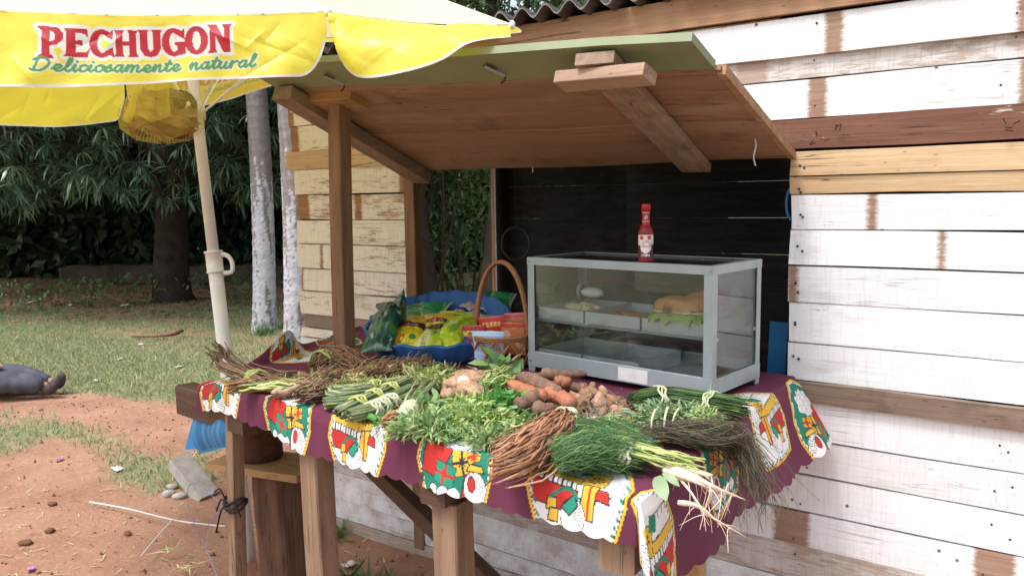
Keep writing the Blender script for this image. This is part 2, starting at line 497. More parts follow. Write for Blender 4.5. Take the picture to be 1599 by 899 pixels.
def put(name, V, F, mat, parent=None, smooth=False, col=None, uv=None, base=None):
    """link one mesh object; V is in world coordinates, the origin goes to the parent's or to the base"""
    V = np.asarray(V, float).reshape(-1, 3)
    if parent is not None:
        org = np.array(wloc(parent))
    elif base is not None:
        org = np.array(base)
    else:
        org = np.array([(V[:, 0].min() + V[:, 0].max()) / 2, (V[:, 1].min() + V[:, 1].max()) / 2, V[:, 2].min()])
    me = mesh_np(name, V - org, F, mat, smooth, col, uv)
    o = bpy.data.objects.new(name, me)
    COL.objects.link(o)
    o.parent = parent
    if parent is None:
        o.location = org
    return o

def thing(name, loc, label, cat, group=None):
    o = bpy.data.objects.new(name, None)
    COL.objects.link(o)
    o.location = loc
    o.empty_display_size = 0.05
    return tag(o, label, cat, group)

class MB:
    def __init__(s):
        s.v, s.f, s.n = [], [], 0
    def add(s, V, F):
        V = np.asarray(V, float).reshape(-1, 3)
        s.f += [tuple(int(i) + s.n for i in f) for f in F]
        s.v.append(V); s.n += len(V)
        return s
    def box(s, lo, hi):
        x0, y0, z0 = lo; x1, y1, z1 = hi
        return s.add([(x0,y0,z0),(x1,y0,z0),(x1,y1,z0),(x0,y1,z0),(x0,y0,z1),(x1,y0,z1),(x1,y1,z1),(x0,y1,z1)],
                     [(0,3,2,1),(4,5,6,7),(0,1,5,4),(1,2,6,5),(2,3,7,6),(3,0,4,7)])
    def bar(s, a, b, w, h, upv=(0, 0, 1), jit=0.0):
        """a beam from a to b, w wide and h high, edges slightly chamfered"""
        a, b = np.array(a, float), np.array(b, float)
        d = b - a; L = np.linalg.norm(d); d /= L
        u = np.array(upv, float); sd = np.cross(d, u); sd /= np.linalg.norm(sd); u = np.cross(sd, d)
        c = min(w, h) * 0.06
        prof = [(-w/2+c,-h/2),(w/2-c,-h/2),(w/2,-h/2+c),(w/2,h/2-c),(w/2-c,h/2),(-w/2+c,h/2),(-w/2,h/2-c),(-w/2,-h/2+c)]
        seg = max(1, int(L / 0.25))
        V = []
        for i in range(seg + 1):
            o = a + d * L * i / seg + (rng.normal(0, jit, 3) if jit else 0)
            V += [o + sd * p + u * q for p, q in prof]
        F = [(i*8+k, i*8+(k+1)%8, i*8+8+(k+1)%8, i*8+8+k) for i in range(seg) for k in range(8)]
        F += [tuple(range(7, -1, -1)), tuple(range(seg*8, seg*8+8))]
        return s.add(V, F)
    def tube(s, pts, r, n=8, cap=True):
        P = np.array(pts, float); m_ = len(P)
        r = np.full(m_, r) if np.isscalar(r) else np.array(r, float)
        T = np.gradient(P, axis=0); T /= np.linalg.norm(T, axis=1)[:, None] + 1e-12
        ref = np.array([0, 0, 1.0]) if abs(T[0][2]) < 0.9 else np.array([1.0, 0, 0])
        N = np.cross(T[0], ref); N /= np.linalg.norm(N)
        V = []
        for i in range(m_):
            N = N - T[i] * (N @ T[i]); N /= np.linalg.norm(N) + 1e-12
            B = np.cross(T[i], N)
            for k in range(n):
                a = 2 * PI * k / n
                V.append(P[i] + r[i] * (N * math.cos(a) + B * math.sin(a)))
        F = [(i*n+k, i*n+(k+1)%n, i*n+n+(k+1)%n, i*n+n+k) for i in range(m_-1) for k in range(n)]
        if cap:
            F += [tuple(range(n-1, -1, -1)), tuple(range((m_-1)*n, m_*n))]
        return s.add(V, F)
    def lathe(s, prof, n=24, c=(0, 0, 0)):
        V = []; m_ = len(prof)
        for r, z in prof:
            for k in range(n):
                a = 2 * PI * k / n
                V.append((c[0] + r*math.cos(a), c[1] + r*math.sin(a), c[2] + z))
        F = [(i*n+k, i*n+(k+1)%n, i*n+n+(k+1)%n, i*n+n+k) for i in range(m_-1) for k in range(n)]
        F += [tuple(range(n-1, -1, -1)), tuple(range((m_-1)*n, m_*n))]
        return s.add(V, F)
    def put(s, name, mat, parent=None, smooth=False, **k):
        return put(name, np.concatenate(s.v), s.f, mat, parent, smooth, **k)

def grid_faces(nu, nv):
    i, j = np.meshgrid(np.arange(nu - 1), np.arange(nv - 1), indexing='ij')
    a = (i * nv + j).ravel()
    return np.stack([a, a + nv, a + nv + 1, a + 1], 1)

def catmull(P, n):
    P = np.array(P, float)
    Q = np.vstack([2*P[0]-P[1], P, 2*P[-1]-P[-2]])
    t = np.linspace(0, len(P) - 1 - 1e-6, n)
    i = t.astype(int); u = (t - i)[:, None]
    a, b, c, d = Q[i], Q[i+1], Q[i+2], Q[i+3]
    return 0.5 * ((2*b) + (c-a)*u + (2*a-5*b+4*c-d)*u**2 + (3*b-a-3*c+d)*u**3)

def strands(P, r, k=4):
    """tubes for many strands at once: P (n,m,3), r (n,m)"""
    n, m_, _ = P.shape
    T = np.gradient(P, axis=1); T /= np.linalg.norm(T, axis=2, keepdims=True) + 1e-9
    ref = np.where(np.abs(T[..., 2:3]) < 0.9, np.array([0, 0, 1.0]), np.array([1.0, 0, 0]))
    N = np.cross(T, ref); N /= np.linalg.norm(N, axis=2, keepdims=True) + 1e-9
    B = np.cross(T, N)
    a = 2 * PI * np.arange(k) / k
    V = P[:, :, None] + r[:, :, None, None] * (N[:, :, None] * np.cos(a)[:, None] + B[:, :, None] * np.sin(a)[:, None])
    si, mi, ki = np.meshgrid(np.arange(n), np.arange(m_ - 1), np.arange(k), indexing='ij')
    b0 = (si * m_ + mi) * k
    F = np.stack([b0 + ki, b0 + (ki + 1) % k, b0 + k + (ki + 1) % k, b0 + k + ki], -1).reshape(-1, 4)
    return V.reshape(-1, 3), F

def unit(v):
    v = np.asarray(v, float)
    return v / (np.linalg.norm(v, axis=-1, keepdims=True) + 1e-9)

def leaf_template(shape='lance', seg=3):
    """a leaf of unit length along x, unit width along y, drooping along -z"""
    t = np.linspace(0, 1, seg + 1)
    w = {'lance': np.sin(PI * np.clip(t * 0.93 + 0.07, 0, 1)) ** 0.8, 'oval': np.sin(PI * np.clip(t * 0.9 + 0.08, 0, 1)) ** 0.6,
         'blade': 1 - t ** 1.6}[shape]
    w[-1] = 0.04
    z = -0.28 * t ** 2
    V = np.concatenate([np.stack([t, w / 2, z + 0.05 * w], 1), np.stack([t, -w / 2, z + 0.05 * w], 1)])
    k = seg + 1
    F = np.array([(i, i + 1, k + i + 1, k + i) for i in range(seg)])
    return V, F

def leaves(pos, d, nrm, length, width, shape='lance', seg=3, droop=1.0):
    """one leaf at each pos, pointing along d, its face along nrm"""
    TV, TF = leaf_template(shape, seg)
    d = unit(d); s_ = unit(np.cross(nrm, d)); u = np.cross(d, s_)
    n = len(pos)
    length = np.broadcast_to(length, n)[:, None, None]; width = np.broadcast_to(width, n)[:, None, None]
    V = (pos[:, None] + TV[None, :, 0:1] * length * d[:, None] + TV[None, :, 1:2] * width * s_[:, None]
         + TV[None, :, 2:3] * length * droop * u[:, None])
    F = TF[None] + (np.arange(n) * len(TV))[:, None, None]
    return V.reshape(-1, 3), F.reshape(-1, 4)

def lump(c, size, bumps=5, amp=0.45, nu=14, nv=10, rot=None, seed=None, sharp=5):
    """a knobbly root-like body: a stretched ball with rounded knobs"""
    rg = np.random.default_rng(seed if seed is not None else rng.integers(1e9))
    th, ph = np.meshgrid(np.linspace(0, 2*PI, nu, endpoint=False), np.linspace(0.03, PI - 0.03, nv), indexing='ij')
    D = np.stack([np.cos(th)*np.sin(ph), np.sin(th)*np.sin(ph), np.cos(ph)], -1)
    r = np.full(D.shape[:2], 1 - amp * 0.5)
    for _ in range(bumps):
        b = unit(rg.normal(size=3) * np.array([1, 1, 0.5]))
        r += amp * rg.uniform(0.5, 1.1) * np.exp(sharp * ((D @ b) - 1))
    V = D * r[..., None] * np.array(size)
    if rot is not None:
        V = V @ np.array(Euler(rot).to_matrix()).T
    V = V.reshape(-1, 3) + np.array(c)
    F = [(i*nv+j, i*nv+j+1, ((i+1) % nu)*nv+j+1, ((i+1) % nu)*nv+j) for i in range(nu) for j in range(nv-1)]
    F += [tuple(i*nv for i in range(nu))[::1], tuple(i*nv+nv-1 for i in range(nu))[::-1]]
    return V, F

# flat print: colours worked out per vertex on a fine mesh from drawn shapes
def seg_dist(P, A, B):
    d = B - A
    t_ = np.clip(((P - A) @ d) / (d @ d + 1e-12), 0, 1)
    return np.linalg.norm(P - A - t_[:, None] * d, axis=1)

def poly_in(P, Q):
    Q = np.asarray(Q, float); x, y = P[:, 0], P[:, 1]
    ins = np.zeros(len(P), bool)
    for i in range(len(Q)):
        (x0, y0), (x1, y1) = Q[i - 1], Q[i]
        if y0 == y1: continue
        c = ((y0 > y) != (y1 > y)) & (x < (x1 - x0) * (y - y0) / (y1 - y0) + x0)
        ins ^= c
    return ins

def line_dist(P, pts, closed=False):
    pts = np.asarray(pts, float)
    d = np.full(len(P), 1e9)
    for i in range(len(pts) - (0 if closed else 1)):
        d = np.minimum(d, seg_dist(P, pts[i], pts[(i + 1) % len(pts)]))
    return d

def ring(cx, cy, rx, ry, a0, a1, n=24):
    a = np.radians(np.linspace(a0, a1, n))
    return np.stack([cx + rx*np.cos(a), cy + ry*np.sin(a)], 1)

SLAB = {   # heavy flared display capitals: outlines in a unit box, holes by even-odd
    'P': [[(0,0),(.62,0),(.54,.1),(.46,.13),(.46,.38),(.75,.42),(.95,.6),(.95,.82),(.75,.97),(.4,1),(-.05,1),(.08,.9),(.14,.86),(.14,.13),(.05,.1)],
          [(.46,.52),(.62,.56),(.66,.7),(.6,.82),(.46,.86)]],
    'E': [[(0,0),(.9,0),(1,.34),(.85,.2),(.46,.16),(.46,.44),(.7,.42),(.7,.6),(.46,.58),(.46,.84),(.8,.82),(.92,.68),(.9,1),(0,1),(.12,.86),(.12,.13)]],
    'H': [[(0,0),(.44,0),(.37,.13),(.37,.42),(.63,.42),(.63,.13),(.56,0),(1,0),(.92,.13),(.92,.87),(1,1),(.56,1),(.63,.87),(.63,.58),(.37,.58),(.37,.87),(.44,1),(0,1),(.08,.87),(.08,.13)]],
    'U': [[(0,1),(.47,1),(.4,.87),(.4,.3),(.5,.18),(.62,.3),(.62,.87),(.55,1),(1,1),(.93,.87),(.93,.3),(.75,.03),(.5,-.02),(.25,.03),(.08,.3),(.08,.87)]],
    'N': [[(0,0),(.42,0),(.33,.13),(.33,.6),(.66,0),(.95,0),(.93,.87),(1.05,1),(.6,1),(.69,.87),(.69,.5),(.38,1),(-.03,1),(.09,.87),(.09,.13)]],
    'O': [ring(.5,.5,.5,.52,0,350), ring(.5,.5,.17,.34,0,350)],
    'C': [np.vstack([ring(.5,.5,.5,.52,52,308), [(.98,.0),(.95,.36),(.8,.3)], ring(.52,.5,.2,.34,300,60), [(.8,.68),(.95,.62),(.95,1.0)]])],
    'G': [np.vstack([ring(.5,.5,.5,.52,52,290), [(.98,.06),(.98,.5),(.52,.5),(.52,.4),(.66,.38),(.66,.2)], ring(.5,.5,.17,.34,300,60), [(.8,.68),(.95,.62),(.95,1.0)]])],
}
CURSIVE = {   # joined handwriting: strokes in units of the x-height
    'D': (1.6, [[(.35,1.9),(.3,1.0),(.25,.1)], [(0,1.6),(.5,1.95),(1.1,1.6),(1.25,.9),(.9,.15),(.3,.0),(.0,.2)]]),
    'e': (.85, [[(.0,.35),(.4,.45),(.62,.75),(.4,1.0),(.15,.7),(.2,.2),(.5,.0),(.85,.3)]]),
    'l': (.6, [[(.0,.3),(.35,1.1),(.42,1.8),(.25,1.9),(.15,1.2),(.15,.3),(.35,.0),(.6,.3)]]),
    'i': (.5, [[(.0,.4),(.2,1.0),(.15,.3),(.3,.0),(.5,.3)], [(.24,1.42),(.27,1.46)]]),
    'c': (.75, [[(.6,.85),(.4,1.0),(.12,.65),(.2,.15),(.45,.0),(.75,.3)]]),
    'o': (.85, [[(.45,1.0),(.12,.7),(.2,.1),(.5,.0),(.7,.5),(.45,1.0),(.6,.85),(.85,.75)]]),
    's': (.7, [[(.0,.2),(.4,1.0),(.35,.7),(.55,.3),(.3,.0),(.05,.12)], [(.3,.0),(.7,.3)]]),
    'a': (.9, [[(.6,.9),(.3,1.0),(.08,.5),(.25,.02),(.5,.3),(.62,1.0),(.6,.25),(.72,.0),(.9,.3)]]),
    'm': (1.35, [[(.0,.5),(.15,1.0),(.15,.0),(.25,.7),(.45,1.0),(.55,.8),(.52,.0),(.65,.7),(.85,1.0),(.98,.8),(.95,.2),(1.1,.0),(1.35,.3)]]),
    'n': (.95, [[(.0,.5),(.15,1.0),(.15,.0),(.28,.7),(.48,1.0),(.58,.8),(.55,.2),(.7,.0),(.95,.3)]]),
    't': (.6, [[(.0,.3),(.3,1.2),(.3,1.6),(.2,.3),(.35,.0),(.6,.3)], [(.0,1.1),(.55,1.15)]]),
    'u': (.95, [[(.0,.5),(.15,1.0),(.12,.3),(.3,.0),(.5,.3),(.6,1.0),(.58,.2),(.72,.0),(.95,.3)]]),
    'r': (.75, [[(.0,.5),(.15,1.0),(.15,.0),(.25,.7),(.5,1.0),(.7,.85)]]),
    ' ': (.75, []),
}
CAPS = {
    'N': [[(0,0),(0,1),(.7,0),(.7,1)]], 'E': [[(.6,0),(0,0),(0,1),(.6,1)],[(0,.5),(.5,.5)]], 'R': [[(0,0),(0,1),(.6,.95),(.6,.55),(0,.5),(.65,0)]],
    'V': [[(0,1),(.35,0),(.7,1)]], 'I': [[(.3,0),(.3,1)]], 'O': [[(.35,0),(0,.3),(0,.7),(.35,1),(.7,.7),(.7,.3),(.35,0)]],
    'P': [[(0,0),(0,1),(.6,.95),(.6,.55),(0,.5)]], 'C': [[(.65,.9),(.3,1),(0,.7),(0,.3),(.3,0),(.65,.1)]], 'A': [[(0,0),(.35,1),(.7,0)],[(.15,.4),(.55,.4)]],
    'T': [[(.35,0),(.35,1)],[(0,1),(.7,1)]], 'F': [[(0,0),(0,1),(.6,1)],[(0,.5),(.5,.5)]], ' ': [],
}
def caps_dist(P, text, x0, y0, h, w=None, slant=0.0):
    w = w or h * 0.95
    d = np.full(len(P), 1e9)
    for i, ch in enumerate(text):
        for st in CAPS[ch]:
            q = [(x0 + i*w + (a + slant*b)*w*0.85, y0 + b*h) for a, b in st]
            d = np.minimum(d, line_dist(P, q))
    return d

# ------------------------------------------------------------------ ground and grass
def noise2(x, y, seed=0):
    rg = np.random.default_rng(100 + seed)
    o = 0
    for k in range(7):
        a, f, p = rg.uniform(0, 2*PI), rg.uniform(0.6, 1.5), rg.uniform(0, 6.28, 2)
        o = o + np.sin((x*math.cos(a) + y*math.sin(a))*f*1.7**(k % 4) + p[0]) * 0.5**(k % 4) / 3.2
    return o

def ground_z(x, y):
    x, y = np.asarray(x, float), np.asarray(y, float)
    z = 0.02 * noise2(x, y, 1) + 0.012 * noise2(x*4, y*4, 2)
    near = 1 / (1 + np.exp((np.abs(x + 1.0) - 2.4) * 4))
    z = z - 0.07 * np.exp(-((y + 0.05) / 0.7) ** 2) * near
    return z

DIRT_BACK = np.array([(-6.716,-0.331,0.000),(-6.727,0.040,0.000),(-6.504,0.213,0.000),(-6.095,0.586,0.000),(-5.290,0.785,0.000),(-4.769,0.803,0.000),(-3.969,0.289,0.000),(-4.039,0.165,0.000),(-4.251,0.094,-0.000),(-4.585,0.066,0.000),(-4.955,0.126,0.000),(-5.618,0.081,0.000),(-5.989,-0.005,0.000)])[:, :2]
DIRT_FRONT = np.array([(-5.611,-1.143,0.000),(-4.810,-0.503,0.000),(-4.753,-0.340,0.000),(-4.920,-0.132,0.000),(-4.520,-0.107,0.000),(-3.991,-0.252,-0.000),(-3.564,-0.252,0.000),(-3.481,-0.056,-0.000),(-4.026,0.397,0.000),(-4.106,0.826,0.000),(-5.348,2.193,0.000),(-5.089,2.661,0.000),(-2.839,2.791,0.000),(2,-0.3,0),(2,-6,0),(-4,-6,0),(-9,-4,0)])[:, :2]
def soft_poly(P, Q, w):
    d = line_dist(P, Q, True)
    return 1 / (1 + np.exp(-np.where(poly_in(P, Q), d, -d) / w))

def turf_at(x, y):
    P = np.stack([np.ravel(x), np.ravel(y)], 1)
    P0 = P
    P = P + 0.16*np.stack([noise2(P[:, 0]*4, P[:, 1]*4, 6), noise2(P[:, 0]*4, P[:, 1]*4, 7)], 1)
    dirt = np.maximum(soft_poly(P, DIRT_BACK, 0.07), soft_poly(P, DIRT_FRONT, 0.05))
    t_ = 1 - dirt
    t_ *= 0.74 + 0.34 * noise2(P[:, 0]*2.2, P[:, 1]*2.2, 3) + 0.2*noise2(P[:, 0]*7, P[:, 1]*7, 8)
    depth = -math.sin(YAW)*P[:, 0] + math.cos(YAW)*(P[:, 1] + 2.42)
    lat_ = math.cos(YAW)*P[:, 0] + math.sin(YAW)*(P[:, 1] + 2.42)
    t_ *= 1 - 0.75 / (1 + np.exp(-(depth - 10.6) * 2.2)) / (1 + np.exp((lat_ + 2.2)*4))
    return np.clip(t_, 0, 1)

def spread_axis(lo, hi, step, far):
    core = np.arange(lo, hi + 1e-6, step)
    g = step * 1.35 ** np.arange(1, 40); g = np.cumsum(g); g = g[g < far]
    return np.concatenate([(lo - g)[::-1], core, hi + g])
gx, gy = spread_axis(-13, 1.5, 0.075, 150), spread_axis(-3.2, 7, 0.075, 150)
GX, GY = np.meshgrid(gx, gy, indexing='ij')
GZ = ground_z(GX, GY)
ground = put('ground', np.stack([GX, GY, GZ], -1), grid_faces(len(gx), len(gy)), 'ground', smooth=True, base=(0, 0, 0))
tag(ground, kind='structure')
ga = ground.data.attributes.new('turf', 'FLOAT', 'POINT')
ga.data.foreach_set('value', turf_at(GX, GY).astype(np.float32))

def in_view(x, y, margin=1.12):
    dx, dy = x, y + 2.42
    dep_ = -math.sin(YAW)*dx + math.cos(YAW)*dy
    lat = math.cos(YAW)*dx + math.sin(YAW)*dy
    return (dep_ > 1.5) & (np.abs(lat) < dep_ * 0.672 * margin + 0.3)

def blades(n, xr, yr, hmin, hmax, wmin, wmax, keep):
    x, y = rng.uniform(*xr, n), rng.uniform(*yr, n)
    k = keep(x, y)
    x, y = x[k], y[k]; n = len(x)
    a = rng.uniform(0, 2*PI, n); h = rng.uniform(hmin, hmax, n) * rng.uniform(0.5, 1.1, n); w = rng.uniform(wmin, wmax, n)
    lean = rng.uniform(0.3, 1.6, n) * h
    z = ground_z(x, y) - 0.004
    b = rng.uniform(0, 2*PI, n)
    p0 = np.stack([x - w*np.cos(a), y - w*np.sin(a), z], 1); p1 = np.stack([x + w*np.cos(a), y + w*np.sin(a), z], 1)
    md = np.stack([x + lean*.35*np.cos(b), y + lean*.35*np.sin(b), z + h*.65], 1)
    wv = np.stack([w*np.cos(a), w*np.sin(a), 0*w], 1) * 0.75
    tp = np.stack([x + lean*np.cos(b), y + lean*np.sin(b), z + h], 1)
    V = np.stack([p0, p1, md + wv, md - wv, tp], 1).reshape(-1, 3)
    i = np.arange(n)[:, None] * 5
    F = np.concatenate([i + [0, 1, 2], i + [0, 2, 3], i + [3, 2, 4]])
    return V, F

def turf_keep(x, y):
    tf = turf_at(x, y)
    dist = np.hypot(x, y + 2.42)
    return in_view(x, y, 1.3) & (rng.random(len(x)) < np.clip((tf - 0.22) * 1.5, 0, 1))
V, F = blades(270000, (-13.5, -1.6), (-2.2, 8.5), 0.025, 0.06, 0.0022, 0.0045, turf_keep)
g1 = put('grass', V, F, 'grass_blade', base=(-5, 1, 0))
tag(g1, 'short trampled green grass over the yard', 'grass', kind='stuff')
# straw and cut stems lying on the earth
n = 2400
x, y = rng.uniform(-8, -1.2, n), rng.uniform(-2.0, 2.5, n)
k = in_view(x, y)
x, y = x[k], y[k]; n = len(x)
a = rng.uniform(0, 2*PI, n)
d = np.stack([np.cos(a), np.sin(a), rng.uniform(-.1, .25, n)], 1)
V, F = leaves(np.stack([x, y, ground_z(x, y) + 0.006], 1), d, np.tile([0, 0, 1.0], (n, 1)), rng.uniform(.02, .07, n), rng.uniform(.003, .006, n), 'blade', 2, 0.3)
tag(put('straw', V, F, 'straw', base=(-4, 0, 0)), 'dry straw bits scattered over the bare red earth', 'straw', kind='stuff')
# grit and crumbs of earth
n = 2600
x, y = rng.uniform(-7.5, -1.0, n), rng.uniform(-2.0, 1.5, n)
k = in_view(x, y) & (turf_at(x, y) < 0.45)
x, y = x[k], y[k]; n = len(x)
s_ = rng.uniform(.0025, .008, n)*rng.choice([1, 1, 1, 1.8], n)
T6 = np.array([(1, 0, 0), (-.8, .5, 0), (-.6, -.9, 0), (.1, .1, .8), (0, 0, -.6)])
V = np.stack([x, y, ground_z(x, y) + s_*.25], 1)[:, None] + T6[None]*(s_[:, None, None])*rng.uniform(.6, 1.3, (n, 5, 3))
F = (np.array([(0, 1, 3), (1, 2, 3), (2, 0, 3), (1, 0, 4), (2, 1, 4), (0, 2, 4)])[None] + (np.arange(n)*5)[:, None, None]).reshape(-1, 3)
tag(put('grit', V.reshape(-1, 3), F, 'earth_clod', base=(-4, 0, 0)), 'fine grit and crumbs of earth on the bare ground', 'grit', kind='stuff')
# fallen leaves in the shade under the trees
n = 5000
x, y = rng.uniform(-17, -3, n), rng.uniform(2.5, 12, n)
dep_ = -math.sin(YAW)*x + math.cos(YAW)*(y + 2.42)
k = in_view(x, y) & (dep_ > 9.6)
x, y = x[k], y[k]; n = len(x)
a = rng.uniform(0, 2*PI, n)
d = np.stack([np.cos(a), np.sin(a), rng.uniform(-.1, .5, n)], 1)
V, F = leaves(np.stack([x, y, ground_z(x, y) + 0.01], 1), d, unit(rng.normal(size=(n, 3)) + [0, 0, 2]), rng.uniform(.06, .15, n), rng.uniform(.02, .04, n), 'lance', 2)
tag(put('fallen_leaves', V, F, 'dry_leaf', base=(-9, 5, 0)), 'brown fallen leaves on the shaded ground under the trees', 'leaves', kind='stuff')

# ------------------------------------------------------------------ the wooden shack
shack = thing('wooden_shack', (0, 0, 0), 'white plank shack with a wide window hatch and corrugated roof', 'shack')
def plank(x0, x1, zt, zb, mat, y=0.0, th=0.024, bare=(), parent=shack, label=None, wob=0.003, skew=0.0, name='plank', gap=0.0022):
    """one board of a wall, front face at y; zt/zb may be (left, right) pairs"""
    zt = zt if isinstance(zt, tuple) else (zt, zt); zb = zb if isinstance(zb, tuple) else (zb, zb)
    n_ = max(2, int((x1 - x0) / 0.3) + 1)
    xs = np.linspace(x0, x1, n_)
    u = (xs - x0) / (x1 - x0)
    tz = zt[0] + (zt[1]-zt[0])*u - gap*rng.uniform(0.3, 1.2) + rng.normal(0, wob*0.5, n_)
    bz = zb[0] + (zb[1]-zb[0])*u + gap*rng.uniform(0.3, 1.2) + rng.normal(0, wob*0.5, n_)
    yf = y + rng.uniform(-0.004, 0.003) + np.cumsum(rng.normal(0, 0.0008, n_))
    yb = yf + th
    tip = rng.uniform(-0.004, 0.004)
    V = np.stack([np.stack([xs, yf + tip, tz], 1), np.stack([xs, yf - tip, bz], 1), np.stack([xs, yb, bz], 1), np.stack([xs, yb, tz], 1)], 1).reshape(-1, 3)
    V[0:4, 0] += rng.normal(0, 0.002, 4)
    F = [(i*4+k, i*4+(k+1) % 4, i*4+4+(k+1) % 4, i*4+4+k) for i in range(n_-1) for k in range(4)]
    F += [(3, 2, 1, 0), tuple((n_-1)*4 + k for k in range(4))]
    o = put(name, V, F, mat, parent)
    for key, b in zip('ab', list(bare) + [(99, 0)] * (2 - len(bare))):
        o['bare_' + key] = float(b[0]); o['width_' + key] = float(b[1] / 2)
    if label: o['label'] = label
    return o

XR = 1.6       # boards run on past the right edge of the picture
# right of the hatch and above it, top to bottom
plank(-2.83, XR, 2.082, 1.985, 'bare_tan_board', -0.028, label='bare tan top board under the roof edge')
plank(-2.81, -0.62, 1.985, 1.91, 'cream_board', 0)
plank(-2.78, XR, 1.978, 1.862, 'white_board', -0.014, bare=[(-0.463, 0.052), (0.0, 0.045)])
plank(-1.9, XR, 1.872, 1.797, 'grey_white_board', 0.004, bare=[(-0.70, 0.10)])
plank(-2.03, XR, 1.795, 1.681, 'white_board', -0.002, bare=[(-0.505, 0.055), (0.02, 0.06)])
plank(-2.05, XR, 1.681, 1.591, 'bare_red_board', -0.010, label='bare dark reddish board above the hatch')
plank(-0.575, XR, 1.585, 1.511, 'bare_yellow_board', -0.004, label='bare yellowish board beside the hatch')
plank(-0.578, XR, 1.510, 1.456, 'bare_yellow_board', 0.0)
plank(-0.572, XR, 1.455, 1.350, 'white_board', 0.0, bare=[(-0.345, 0.028)])
plank(-0.573, XR, 1.350, 1.241, 'white_board', 0.0, bare=[(-0.165, 0.022)])
plank(-0.575, XR, 1.241, 1.127, 'white_board', -0.002, bare=[(-0.562, 0.035)])
plank(-0.571, XR, 1.127, 1.004, 'white_board', 0.0)
plank(-0.568, XR, 1.004, 0.882, 'white_board', 0.002)
plank(-1.35, XR, (0.886, 0.882), (0.828, 0.806), 'weathered_board', -0.022, label='weathered brown rail running level with the table')
plank(-1.1, XR, 0.826, (0.703, 0.690), 'white_board', 0.0)
plank(-1.1, XR, (0.700, 0.690), (0.592, 0.566), 'white_board', 0.0)
plank(-1.1, XR, (0.590, 0.566), (0.475, 0.44), 'white_board', 0.0)
plank(-1.1, XR, (0.474, 0.44), (0.362, 0.32), 'white_board', -0.006, bare=[(-0.545, 0.11), (0.0, 0.10)])
plank(-1.1, XR, (0.368, 0.325), (0.245, 0.21), 'grey_white_board', 0.004)
plank(-1.1, XR, (0.243, 0.21), (0.13, 0.09), 'white_board', 0.0)
plank(-1.1, XR, (0.128, 0.09), (0.01, -0.02), 'white_board', 0.0)
plank(-1.1, XR, (0.008, -0.02), (-0.16, -0.17), 'grey_white_board', 0.0)
# below the hatch on the left
lz = [(0.83, 0.80), (0.715, 0.68), (0.60, 0.56), (0.48, 0.44), (0.345, 0.30), (0.212, 0.155), (0.090, 0.03), (-0.02, -0.04), (-0.16, -0.16)]
for q in range(len(lz) - 1):
    plank(-2.80, -1.12, lz[q], lz[q+1], 'white_board' if q not in (4, 7) else 'grey_white_board', 0.0 if q % 2 else 0.003)
# between the corner and the hatch
lw = [(-2.815, 1.913, 1.802, 'cream_board', [(-2.80, 0.05)]), (-2.80, 1.802, 1.690, 'cream_board', [(-2.775, 0.06), (-2.33, 0.05)]),
      (-2.835, 1.690, 1.604, 'bare_yellow_board', []), (-2.79, 1.604, 1.492, 'cream_board', [(-2.125, 0.05)]),
      (-2.785, 1.490, 1.379, 'cream_board', [(-2.745, 0.085), (-2.395, 0.045)]), (-2.79, 1.378, 1.268, 'cream_board', []),
      (-2.79, 1.267, 1.155, 'cream_board', [(-2.63, 0.02)]), (-2.775, 1.154, 1.050, 'cream_board', [(-2.79, 0.06)]),
      (-2.79, 1.049, 0.939, 'cream_board', []), (-2.765, 0.938, 0.880, 'weathered_board', []), (-2.79, 0.879, 0.832, 'cream_board', [])]
for x0, zt, zb, mt, br in lw:
    plank(x0, -2.125 + rng.uniform(-.006, .006), zt, zb, mt, -0.008 if mt == 'bare_yellow_board' else 0.0, bare=br)
# jambs and framing posts
MB().bar((-2.098, 0.02, -0.05), (-2.098, 0.02, 1.62), 0.055, 0.05, (0, 1, 0), 0.001).put('jamb', 'post_wood', shack)
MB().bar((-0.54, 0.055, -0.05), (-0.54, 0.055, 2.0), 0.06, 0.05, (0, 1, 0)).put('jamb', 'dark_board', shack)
MB().bar((-2.76, 0.06, -0.05), (-2.76, 0.06, 2.05), 0.07, 0.06, (0, 1, 0)).put('corner_post', 'post_wood', shack)
MB().bar((1.5, 0.06, -0.05), (1.5, 0.06, 2.05), 0.07, 0.06, (0, 1, 0)).put('corner_post', 'post_wood', shack)
MB().bar((-2.1, 0.03, 0.862), (-0.6, 0.03, 0.862), 0.08, 0.035).put('window_sill', 'weathered_board', shack)
# inside: left side wall with a door opening, back wall, partition: dark unpainted boards with thin gaps
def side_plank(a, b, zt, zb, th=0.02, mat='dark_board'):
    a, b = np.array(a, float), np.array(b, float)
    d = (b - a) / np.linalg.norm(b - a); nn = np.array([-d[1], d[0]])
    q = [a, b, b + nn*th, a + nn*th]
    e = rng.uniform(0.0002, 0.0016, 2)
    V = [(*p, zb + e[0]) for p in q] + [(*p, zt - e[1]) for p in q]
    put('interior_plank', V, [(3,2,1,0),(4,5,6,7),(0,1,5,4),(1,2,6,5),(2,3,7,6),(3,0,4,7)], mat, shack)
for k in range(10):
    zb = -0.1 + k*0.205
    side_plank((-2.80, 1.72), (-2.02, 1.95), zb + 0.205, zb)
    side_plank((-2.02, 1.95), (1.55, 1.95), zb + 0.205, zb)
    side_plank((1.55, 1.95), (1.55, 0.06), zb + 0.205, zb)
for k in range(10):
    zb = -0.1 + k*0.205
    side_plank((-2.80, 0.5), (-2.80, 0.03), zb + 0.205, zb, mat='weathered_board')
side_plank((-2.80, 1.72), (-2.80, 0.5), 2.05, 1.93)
V = MB().box((-2.83, 1.64, -0.05), (-2.77, 1.71, 1.93)).put('door_post', 'post_wood', shack)
